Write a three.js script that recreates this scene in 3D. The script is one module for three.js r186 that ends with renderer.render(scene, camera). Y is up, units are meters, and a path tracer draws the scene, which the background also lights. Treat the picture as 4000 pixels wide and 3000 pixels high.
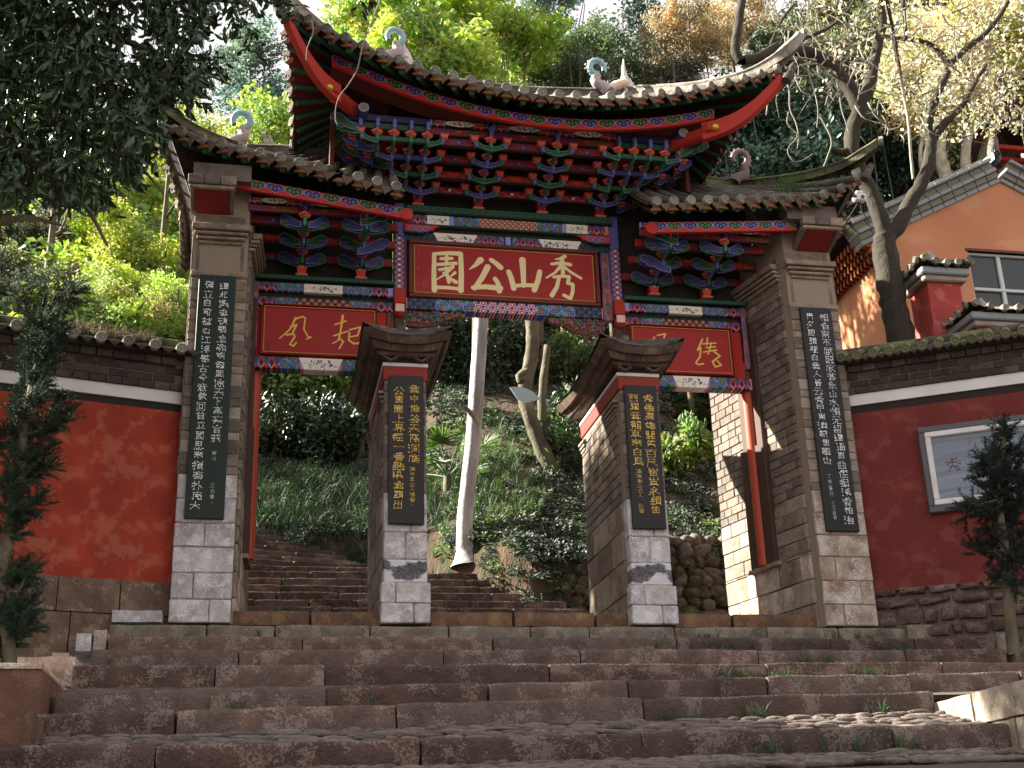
import * as THREE from 'three';
import { mergeGeometries } from 'three/addons/utils/BufferGeometryUtils.js';

// ---------------------------------------------------------------- camera, sky, sun, exposure
const scene = new THREE.Scene();
const camera = new THREE.PerspectiveCamera(33.25, 4 / 3, 0.1, 600);
camera.position.set(-3.392, -2.924, 15.739);
camera.rotation.order = 'YXZ';
camera.rotation.set(0.36491, -0.20127, -0.03209);
scene.add(camera);
const renderer = new THREE.WebGLRenderer({ antialias: true });
renderer.toneMapping = THREE.LinearToneMapping;
renderer.toneMappingExposure = 4.6;
renderer.shadowMap.enabled = true;
const SUN = new THREE.Vector3(-0.77, 0.57, -0.34).normalize();
{ // a bright, slightly hazy sky
  const W = 256, H = 128, d = new Float32Array(W * H * 4);
  for (let j = 0; j < H; j++) for (let i = 0; i < W; i++) {
    const el = ((j + 0.5) / H - 0.5) * Math.PI, az = ((i + 0.5) / W - 0.5) * 2 * Math.PI;
    const x = Math.cos(az) * Math.cos(el), z = Math.sin(az) * Math.cos(el), y = Math.sin(el);
    const c = Math.max(0, x * SUN.x + y * SUN.y + z * SUN.z);
    const t = Math.pow(Math.max(0, y), 0.55), g = Math.pow(c, 8) * 0.5 + Math.pow(c, 60) * 0.8;
    const a = [0.345, 0.315, 0.285], b = [0.215, 0.215, 0.235], o = (j * W + i) * 4;
    for (let k = 0; k < 3; k++) d[o + k] = y < 0 ? 0.16 * a[k] : a[k] * (1 - t) + b[k] * t + g * [1, 0.95, 0.85][k] * 0.35;
    d[o + 3] = 1;
  }
  const sky = new THREE.DataTexture(d, W, H, THREE.RGBAFormat, THREE.FloatType);
  sky.mapping = THREE.EquirectangularReflectionMapping; sky.magFilter = THREE.LinearFilter; sky.minFilter = THREE.LinearFilter; sky.needsUpdate = true;
  scene.background = sky; scene.environment = sky;
}
const sun = new THREE.DirectionalLight(new THREE.Color(1, 0.93, 0.78), 5);
sun.position.copy(SUN).multiplyScalar(60); sun.castShadow = true; sun.shadow.radius = 1.2;
Object.assign(sun.shadow.camera, { left: -30, right: 30, top: 30, bottom: -30, near: 1, far: 160 });
sun.shadow.mapSize.set(2048, 2048);
scene.add(sun); scene.add(sun.target);
// ---------------------------------------------------------------- helpers
const V = (x, y, z) => new THREE.Vector3(x, y, z);
function rng(a) { return () => { a = (a + 0x6d2b79f5) | 0; let t = Math.imul(a ^ (a >>> 15), 1 | a); t = (t + Math.imul(t ^ (t >>> 7), 61 | t)) ^ t; return ((t ^ (t >>> 14)) >>> 0) / 4294967296; }; }
const rand = rng(7);
const rr = (a, b, r = rand) => a + (b - a) * r();
const clamp = THREE.MathUtils.clamp, lerp = THREE.MathUtils.lerp, sst = THREE.MathUtils.smoothstep;
const hash = (x, y, s) => { let h = Math.imul(x, 374761393) + Math.imul(y, 668265263) + Math.imul(s, 974634777); h = Math.imul(h ^ (h >>> 13), 1274126177); return ((h ^ (h >>> 16)) >>> 0) / 4294967296; };
function pn(x, y, p, s) { // periodic value noise 0..1
  const xi = Math.floor(x), yi = Math.floor(y), fx = x - xi, fy = y - yi, u = fx * fx * (3 - 2 * fx), v = fy * fy * (3 - 2 * fy), m = (a) => ((a % p) + p) % p;
  const a = hash(m(xi), m(yi), s), b = hash(m(xi + 1), m(yi), s), c = hash(m(xi), m(yi + 1), s), d = hash(m(xi + 1), m(yi + 1), s);
  return lerp(lerp(a, b, u), lerp(c, d, u), v);
}
function fbm(u, v, p, oct, s) { let t = 0, a = 0.5, n = 0; for (let i = 0; i < oct; i++) { t += a * pn(u * p, v * p, p, s + i); n += a; a *= 0.55; p *= 2; } return t / n; }
const toS = (c) => Math.round(255 * clamp(c <= 0.0031308 ? 12.92 * c : 1.055 * Math.pow(c, 1 / 2.4) - 0.055, 0, 1));
function texture(n, f) { // f(u, v) -> linear rgb
  const d = new Uint8Array(n * n * 4);
  for (let j = 0; j < n; j++) for (let i = 0; i < n; i++) { const c = f((i + 0.5) / n, (j + 0.5) / n), o = (j * n + i) * 4; d[o] = toS(c[0]); d[o + 1] = toS(c[1]); d[o + 2] = toS(c[2]); d[o + 3] = 255; }
  const t = new THREE.DataTexture(d, n, n, THREE.RGBAFormat); t.colorSpace = THREE.SRGBColorSpace; t.wrapS = t.wrapT = THREE.RepeatWrapping; t.magFilter = THREE.LinearFilter; t.minFilter = THREE.LinearMipmapLinearFilter; t.generateMipmaps = true; t.needsUpdate = true; return t;
}
function bumpTex(n, f) { const d = new Uint8Array(n * n * 4); for (let j = 0; j < n; j++) for (let i = 0; i < n; i++) { const c = Math.round(255 * clamp(f((i + 0.5) / n, (j + 0.5) / n), 0, 1)), o = (j * n + i) * 4; d[o] = d[o + 1] = d[o + 2] = c; d[o + 3] = 255; }
  const t = new THREE.DataTexture(d, n, n, THREE.RGBAFormat); t.wrapS = t.wrapT = THREE.RepeatWrapping; t.magFilter = THREE.LinearFilter; t.needsUpdate = true; return t; }
function canvasTex(w, h, draw, repeat = false) {
  const c = document.createElement('canvas'); c.width = w; c.height = h; const g = c.getContext('2d'); draw(g, w, h);
  const t = new THREE.CanvasTexture(c); t.colorSpace = THREE.SRGBColorSpace; if (repeat) t.wrapS = t.wrapT = THREE.RepeatWrapping; t.anisotropy = 8; return t;
}
const mix3 = (a, b, t) => [lerp(a[0], b[0], t), lerp(a[1], b[1], t), lerp(a[2], b[2], t)];
const std = (o) => new THREE.MeshStandardMaterial({ roughness: 0.85, metalness: 0, side: THREE.DoubleSide, ...o });
const flat = (r, g, b, rough = 0.8, extra = {}) => std({ color: new THREE.Color().setRGB(r, g, b), roughness: rough, ...extra });

// uv in metres by the dominant axis of each face normal (flat, non-indexed geometry)
function metric(geo, s = 1, ou = rand() * 9, ov = rand() * 9) {
  const g = geo.index ? geo.toNonIndexed() : geo; const p = g.attributes.position, uv = new Float32Array(p.count * 2), a = V(0, 0, 0), b = V(0, 0, 0), c = V(0, 0, 0), n = V(0, 0, 0);
  for (let i = 0; i < p.count; i += 3) {
    a.fromBufferAttribute(p, i); b.fromBufferAttribute(p, i + 1); c.fromBufferAttribute(p, i + 2); n.copy(b).sub(a).cross(c.clone().sub(a));
    const ax = Math.abs(n.x), ay = Math.abs(n.y), az = Math.abs(n.z);
    for (let k = 0; k < 3; k++) { const x = p.getX(i + k), y = p.getY(i + k), z = p.getZ(i + k); const q = ax >= ay && ax >= az ? [z, y] : ay >= az ? [x, z] : [x, y]; uv[(i + k) * 2] = q[0] / s + ou; uv[(i + k) * 2 + 1] = q[1] / s + ov; }
  }
  g.setAttribute('uv', new THREE.BufferAttribute(uv, 2)); return g;
}
function box(w, h, d, x = 0, y = 0, z = 0) { const g = new THREE.BoxGeometry(w, h, d).toNonIndexed(); g.translate(x, y, z); return g; }
// box given by its limits
const lim = (x0, x1, y0, y1, z0, z1) => box(x1 - x0, y1 - y0, z1 - z0, (x0 + x1) / 2, (y0 + y1) / 2, (z0 + z1) / 2);
// a chamfered block: 44 triangles; jit moves each corner a little
function block(w, h, d, c = 0.01, jit = 0, r = rand) {
  const P = []; const X = w / 2, Y = h / 2, Z = d / 2; c = Math.min(c, X * 0.6, Y * 0.6, Z * 0.6);
  const co = []; for (let i = 0; i < 8; i++) { const s = [i & 1 ? 1 : -1, i & 2 ? 1 : -1, i & 4 ? 1 : -1]; const j = [rr(-jit, jit, r), rr(-jit, jit, r), rr(-jit, jit, r)]; const b = [s[0] * X + j[0], s[1] * Y + j[1], s[2] * Z + j[2]];
    co.push([0, 1, 2].map((k) => b.map((v, a) => (a === k ? v : v - s[a] * c)))); }
  const tri = (a, b, e) => { const u = V(...b).sub(V(...a)), v = V(...e).sub(V(...a)); u.cross(v); const m = V((a[0] + b[0] + e[0]) / 3, (a[1] + b[1] + e[1]) / 3, (a[2] + b[2] + e[2]) / 3); if (u.dot(m) < 0) P.push(...a, ...e, ...b); else P.push(...a, ...b, ...e); };
  const quad = (a, b, e, f) => { tri(a, b, e); tri(a, e, f); };
  const id = (x, y, z) => (x > 0 ? 1 : 0) + (y > 0 ? 2 : 0) + (z > 0 ? 4 : 0);
  for (let k = 0; k < 3; k++) for (const s of [-1, 1]) { const q = [[-1, -1], [1, -1], [1, 1], [-1, 1]].map(([u, v]) => { const t = [0, 0, 0]; t[k] = s; t[(k + 1) % 3] = u; t[(k + 2) % 3] = v; return co[id(...t)][k]; }); quad(...q); }
  for (let k = 0; k < 3; k++) for (const u of [-1, 1]) for (const v of [-1, 1]) { const a = (k + 1) % 3, b = (k + 2) % 3, t0 = [0, 0, 0], t1 = [0, 0, 0]; t0[k] = -1; t1[k] = 1; t0[a] = t1[a] = u; t0[b] = t1[b] = v; const i0 = id(...t0), i1 = id(...t1); quad(co[i0][a], co[i1][a], co[i1][b], co[i0][b]); }
  for (let i = 0; i < 8; i++) tri(co[i][0], co[i][1], co[i][2]);
  const g = new THREE.BufferGeometry(); g.setAttribute('position', new THREE.Float32BufferAttribute(P, 3)); g.setAttribute('uv', new THREE.Float32BufferAttribute(new Float32Array(P.length / 3 * 2), 2)); g.computeVertexNormals(); return g;
}
const at = (g, x, y, z, ry = 0, rx = 0, rz = 0) => { if (rz) g.rotateZ(rz); if (rx) g.rotateX(rx); if (ry) g.rotateY(ry); g.translate(x, y, z); return g; };
function merge(list) { return mergeGeometries(list.map((g) => { const q = g.index ? g.toNonIndexed() : g; for (const k of Object.keys(q.attributes)) if (!['position', 'normal', 'uv', 'color'].includes(k)) q.deleteAttribute(k); if (!q.attributes.uv) q.setAttribute('uv', new THREE.Float32BufferAttribute(new Float32Array(q.attributes.position.count * 2), 2)); if (!q.attributes.normal) q.computeVertexNormals(); return q; })); }
const used = new Map();
function numbered(n) { const k = used.get(n) ?? 0; used.set(n, k + 1); return k ? n + '_' + String(k).padStart(3, '0') : n; }
function sane(g) { // a mirrored shape keeps its outside outside: turn its triangles to agree with its normals
  const p = g.attributes.position, n = g.attributes.normal; if (!n || !p || p.count < 3) return; const ix = g.index; const N = ix ? ix.count : p.count; let s = 0; const a = V(0, 0, 0), b = V(0, 0, 0), c = V(0, 0, 0), q = V(0, 0, 0); const id = (i) => ix ? ix.getX(i) : i;
  for (let i = 0; i + 2 < N && i < 60; i += 3) { a.fromBufferAttribute(p, id(i)); b.fromBufferAttribute(p, id(i + 1)); c.fromBufferAttribute(p, id(i + 2)); q.fromBufferAttribute(n, id(i)); b.sub(a); c.sub(a); b.cross(c); if (b.lengthSq() > 1e-16) s += Math.sign(b.dot(q)); }
  if (s < 0) { if (ix) for (let i = 0; i < N; i += 3) { const t = ix.getX(i); ix.setX(i, ix.getX(i + 1)); ix.setX(i + 1, t); } else for (const at2 of Object.values(g.attributes)) { const k = at2.itemSize, d = at2.array; for (let i = 0; i + 2 < N; i += 3) for (let j = 0; j < k; j++) { const t = d[i * k + j]; d[i * k + j] = d[(i + 1) * k + j]; d[(i + 1) * k + j] = t; } } } }
function piece(name, geo, m, parent, kind) { sane(geo); const o = new THREE.Mesh(geo, m); o.name = parent === scene ? numbered(name) : name; o.castShadow = o.receiveShadow = true; if (kind) o.userData.kind = kind; parent.add(o); return o; }
function part(name, parent) { const o = new THREE.Group(); o.name = name; parent.add(o); return o; }
function thing(name, label, category, pos = [0, 0, 0], group) { const o = new THREE.Group(); o.name = numbered(name); o.position.set(...pos); o.userData = { label, category }; if (group) o.userData.group = group; scene.add(o); return o; }
function struct(name, geo, m) { const o = new THREE.Mesh(geo, m); o.name = numbered(name); o.userData.kind = 'structure'; o.castShadow = o.receiveShadow = true; scene.add(o); return o; }
function tag(o, label, category, group) { o.userData.label = label; o.userData.category = category; if (group) o.userData.group = group; return o; }
// parametric grid
function grid(nu, nv, f, uvf) { const p = [], uv = [], ix = []; for (let j = 0; j <= nv; j++) for (let i = 0; i <= nu; i++) { const q = f(i / nu, j / nv); p.push(q.x, q.y, q.z); const w = uvf ? uvf(i / nu, j / nv, q) : [i / nu, j / nv]; uv.push(w[0], w[1]); }
  for (let j = 0; j < nv; j++) for (let i = 0; i < nu; i++) { const a = j * (nu + 1) + i; ix.push(a, a + 1, a + nu + 2, a, a + nu + 2, a + nu + 1); }
  const g = new THREE.BufferGeometry(); g.setAttribute('position', new THREE.Float32BufferAttribute(p, 3)); g.setAttribute('uv', new THREE.Float32BufferAttribute(uv, 2)); g.setIndex(ix); g.computeVertexNormals(); return g; }
const curve = (pts) => new THREE.CatmullRomCurve3(pts.map((p) => V(...p)), false, 'centripetal');
// tapered tube through points, radii r0..r1, with a rough bark-like outline
function limb(pts, r0, r1, seg = 10, sides = 7, rough = 0.08, r = rand) {
  const c = pts.getPoint ? pts : curve(pts), P = [], UV = [], I = []; let n = V(1, 0, 0); const L = c.getLength();
  for (let j = 0; j <= seg; j++) { const t = j / seg, p = c.getPoint(t), d = c.getTangent(t); n.sub(d.clone().multiplyScalar(n.dot(d))); if (n.lengthSq() < 1e-4) n.set(0, 0, 1).sub(d.clone().multiplyScalar(d.z)); n.normalize(); const b = d.clone().cross(n); const R = typeof r0 === 'function' ? r0(t) : lerp(r0, r1, t);
    for (let i = 0; i <= sides; i++) { const a = i / sides * Math.PI * 2, q = R * (1 + rough * (hash(i % sides, j, 5) - 0.5) * 2); P.push(p.x + (n.x * Math.cos(a) + b.x * Math.sin(a)) * q, p.y + (n.y * Math.cos(a) + b.y * Math.sin(a)) * q, p.z + (n.z * Math.cos(a) + b.z * Math.sin(a)) * q); UV.push(i / sides * Math.max(0.2, R * 6), t * L); } }
  for (let j = 0; j < seg; j++) for (let i = 0; i < sides; i++) { const a = j * (sides + 1) + i; I.push(a, a + 1, a + sides + 2, a, a + sides + 2, a + sides + 1); }
  const g = new THREE.BufferGeometry(); g.setAttribute('position', new THREE.Float32BufferAttribute(P, 3)); g.setAttribute('uv', new THREE.Float32BufferAttribute(UV, 2)); g.setIndex(I); g.computeVertexNormals(); return g.toNonIndexed();
}

// ---------------------------------------------------------------- materials
const speck = (u, v, p, s, th) => sst(pn(u * p, v * p, p, s), th, th + 0.12);
const stoneMap = (base, light, dark, seed, amount, lich) => texture(512, (u, v) => { const a = fbm(u, v, 4, 6, seed), b = fbm(u, v, 16, 4, seed + 20), l = sst(fbm(u, v, 6, 5, seed + 40) + 0.35 * (pn(u * 90, v * 90, 90, seed) - 0.5), 0.60 - lich * 0.1, 0.70), k = pn(u * 160, v * 160, 160, seed + 3);
  let c = mix3(dark, base, clamp(a * 1.6 - 0.25 + (b - 0.5) * 0.8, 0, 1.25)); c = mix3(c, light, l * amount); const f = 0.78 + 0.44 * k; return [c[0] * f, c[1] * f, c[2] * f]; });
const roughBump = bumpTex(512, (u, v) => 0.6 * fbm(u, v, 12, 5, 71) + 0.25 * fbm(u, v, 60, 3, 79) + 0.15 * pn(u * 200, v * 200, 200, 4));
const M = {};
{
  const stepMap = stoneMap([0.15, 0.100, 0.084], [0.36, 0.30, 0.26], [0.070, 0.046, 0.039], 11, 0.6, 0.55);
  const stepMap2 = stoneMap([0.18, 0.125, 0.105], [0.38, 0.32, 0.28], [0.09, 0.062, 0.053], 211, 0.55, 0.45);
  M.step = [[0.72, 0.70, 0.68], [0.60, 0.55, 0.53], [0.82, 0.76, 0.72], [0.68, 0.59, 0.54]].map((c, i) => std({ map: i % 2 ? stepMap : stepMap2, color: new THREE.Color().setRGB(...c), bumpMap: roughBump, bumpScale: 0.03, roughness: 0.9 }));
  M.kerb = std({ map: stoneMap([0.20, 0.165, 0.13], [0.30, 0.28, 0.22], [0.09, 0.072, 0.05], 31, 0.5, 0.8), bumpMap: roughBump, bumpScale: 0.02 });
  M.threshold = std({ map: stoneMap([0.20, 0.098, 0.056], [0.25, 0.18, 0.075], [0.08, 0.045, 0.03], 37, 0.6, 0.7), bumpMap: roughBump, bumpScale: 0.015 });
  const gr = stoneMap([0.55, 0.47, 0.41], [0.66, 0.64, 0.64], [0.26, 0.17, 0.12], 53, 0.7, 0.6);
  M.granite = [[1, 1, 1], [0.9, 0.88, 0.86], [1.05, 0.96, 0.9]].map((c) => std({ map: gr, color: new THREE.Color().setRGB(...c), bumpMap: roughBump, bumpScale: 0.016 }));
  const gw = stoneMap([0.62, 0.60, 0.61], [0.76, 0.76, 0.80], [0.33, 0.28, 0.26], 57, 0.7, 0.6);
  M.whiteStone = [[1, 1, 1], [0.92, 0.92, 0.95]].map((c) => std({ map: gw, color: new THREE.Color().setRGB(...c), bumpMap: roughBump, bumpScale: 0.016 }));
  const bk = stoneMap([0.22, 0.185, 0.16], [0.31, 0.27, 0.235], [0.11, 0.088, 0.075], 61, 0.6, 0.4);
  M.brick = [[1.0, 0.96, 0.91], [0.82, 0.79, 0.79], [0.62, 0.60, 0.62], [1.15, 1.05, 0.95], [0.92, 0.87, 0.84]].map((c) => std({ map: bk, color: new THREE.Color().setRGB(...c), bumpMap: roughBump, bumpScale: 0.008 }));
  M.mortar = flat(0.27, 0.215, 0.165, 0.95, { bumpMap: roughBump, bumpScale: 0.006 });
  const wb = stoneMap([0.085, 0.062, 0.052], [0.17, 0.14, 0.12], [0.035, 0.026, 0.022], 67, 0.5, 0.3);
  M.wallBrick = [[1, 1, 1], [0.75, 0.72, 0.72], [1.35, 1.25, 1.15], [0.6, 0.58, 0.6]].map((c) => std({ map: wb, color: new THREE.Color().setRGB(...c), bumpMap: roughBump, bumpScale: 0.008 }));
  M.wallMortar = flat(0.20, 0.155, 0.12, 0.95);
  M.stepUp = [[1.15, 1.1, 1.05], [0.95, 0.9, 0.86], [1.3, 1.22, 1.15]].map((c, i) => std({ map: i % 2 ? stepMap : stepMap2, color: new THREE.Color().setRGB(...c), bumpMap: roughBump, bumpScale: 0.03, roughness: 0.9 }));
  M.clay = [[1.5, 1.35, 1.2], [1.9, 1.7, 1.5], [1.2, 1.05, 0.95]].map((c) => std({ map: wb, color: new THREE.Color().setRGB(...c), bumpMap: roughBump, bumpScale: 0.01 }));
  const tl = stoneMap([0.105, 0.085, 0.07], [0.30, 0.28, 0.24], [0.035, 0.03, 0.026], 83, 0.55, 0.5);
  M.tile = [[1, 1, 1], [0.8, 0.78, 0.76], [1.2, 1.15, 1.05]].map((c) => std({ map: tl, color: new THREE.Color().setRGB(...c), bumpMap: roughBump, bumpScale: 0.01 }));
  M.tileEnd = [[0.30, 0.28, 0.235], [0.22, 0.20, 0.165], [0.36, 0.35, 0.30]].map((c) => std({ color: new THREE.Color().setRGB(...c), bumpMap: roughBump, bumpScale: 0.02 }));
  M.drip = flat(0.12, 0.085, 0.06, 0.9, { bumpMap: roughBump, bumpScale: 0.01 });
  M.hipStone = std({ map: stoneMap([0.34, 0.30, 0.25], [0.48, 0.45, 0.40], [0.15, 0.13, 0.11], 97, 0.5, 0.6), bumpMap: roughBump, bumpScale: 0.02 });
  M.mossTile = std({ map: stoneMap([0.10, 0.095, 0.06], [0.17, 0.19, 0.06], [0.035, 0.035, 0.022], 89, 0.8, 1.2), bumpMap: roughBump, bumpScale: 0.02 });
  M.orangeArc = flat(0.26, 0.10, 0.045, 0.85, { bumpMap: roughBump, bumpScale: 0.01 });
  M.greenRafter = flat(0.018, 0.105, 0.055, 0.6);
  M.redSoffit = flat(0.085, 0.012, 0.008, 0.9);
  M.red = flat(0.40, 0.020, 0.010, 0.8);
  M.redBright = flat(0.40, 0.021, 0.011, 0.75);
  M.maroon = flat(0.12, 0.018, 0.012, 0.6);
  M.darkWood = std({ map: texture(256, (u, v) => { const g = fbm(u * 1, v * 0.12, 32, 4, 91); return mix3([0.035, 0.014, 0.010], [0.085, 0.034, 0.022], g); }), roughness: 0.7 });
  M.green = flat(0.012, 0.045, 0.024, 0.55);
  M.blue = flat(0.060, 0.066, 0.30, 0.55);
  M.navy = flat(0.018, 0.018, 0.085, 0.6);
  M.violet = flat(0.14, 0.15, 0.46, 0.55);
  M.jade = flat(0.035, 0.20, 0.105, 0.55);
  M.gold = flat(0.62, 0.42, 0.06, 0.35, { metalness: 0.6 });
  M.white = std({ map: texture(256, (u, v) => mix3([0.62, 0.60, 0.58], [0.80, 0.79, 0.80], fbm(u, v, 5, 5, 95))), roughness: 0.9 });
  M.dark = flat(0.02, 0.016, 0.014, 0.9);
  const plaster = (hi, lo, patch, seed) => texture(512, (u, v) => { const a = fbm(u, v, 3, 6, seed), s = fbm(u * 1, v, 2, 3, seed + 9), st = sst(fbm(u, v, 5, 5, seed + 30), 0.56, 0.72); let c = mix3(lo, hi, clamp(a * 1.5 - 0.2, 0, 1)); c = mix3(c, patch, st * 0.6); const f = 0.85 + 0.3 * s; return c.map((q) => q * f); });
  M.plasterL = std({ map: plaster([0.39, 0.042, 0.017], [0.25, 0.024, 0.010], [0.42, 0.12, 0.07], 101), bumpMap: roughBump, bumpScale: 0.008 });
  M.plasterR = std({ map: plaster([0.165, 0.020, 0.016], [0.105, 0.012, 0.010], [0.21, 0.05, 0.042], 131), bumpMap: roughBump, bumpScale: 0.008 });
  M.orange = std({ map: plaster([0.56, 0.235, 0.125], [0.48, 0.19, 0.10], [0.60, 0.30, 0.18], 151), bumpMap: roughBump, bumpScale: 0.004 });
  M.bark = std({ map: texture(256, (u, v) => { const g = fbm(u * 1, v * 0.3, 16, 5, 161), m = sst(fbm(u, v, 5, 4, 171), 0.52, 0.68); return mix3(mix3([0.045, 0.036, 0.024], [0.20, 0.165, 0.115], g), [0.11, 0.12, 0.04], m * 0.5); }), bumpMap: roughBump, bumpScale: 0.03 });
  M.shadeBark = std({ map: M.bark.map, color: new THREE.Color().setRGB(0.26, 0.235, 0.20), bumpMap: roughBump, bumpScale: 0.03 });  // bark map darkened to stand in for shade on the bare tree
  M.paleBark = std({ map: texture(256, (u, v) => { const g = fbm(u * 1, v * 0.25, 12, 5, 181), m = sst(fbm(u, v, 5, 4, 191), 0.45, 0.75); return mix3(mix3([0.16, 0.14, 0.11], [0.46, 0.42, 0.35], g), [0.55, 0.52, 0.46], m * 0.6); }), bumpMap: roughBump, bumpScale: 0.02 });
  M.limeBark = std({ map: texture(256, (u, v) => { const g = fbm(u * 1, v * 0.2, 14, 5, 185); return mix3([0.30, 0.29, 0.27], [0.66, 0.66, 0.68], clamp(g * 1.4 - 0.1, 0, 1)); }), bumpMap: roughBump, bumpScale: 0.02 });
}
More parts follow.
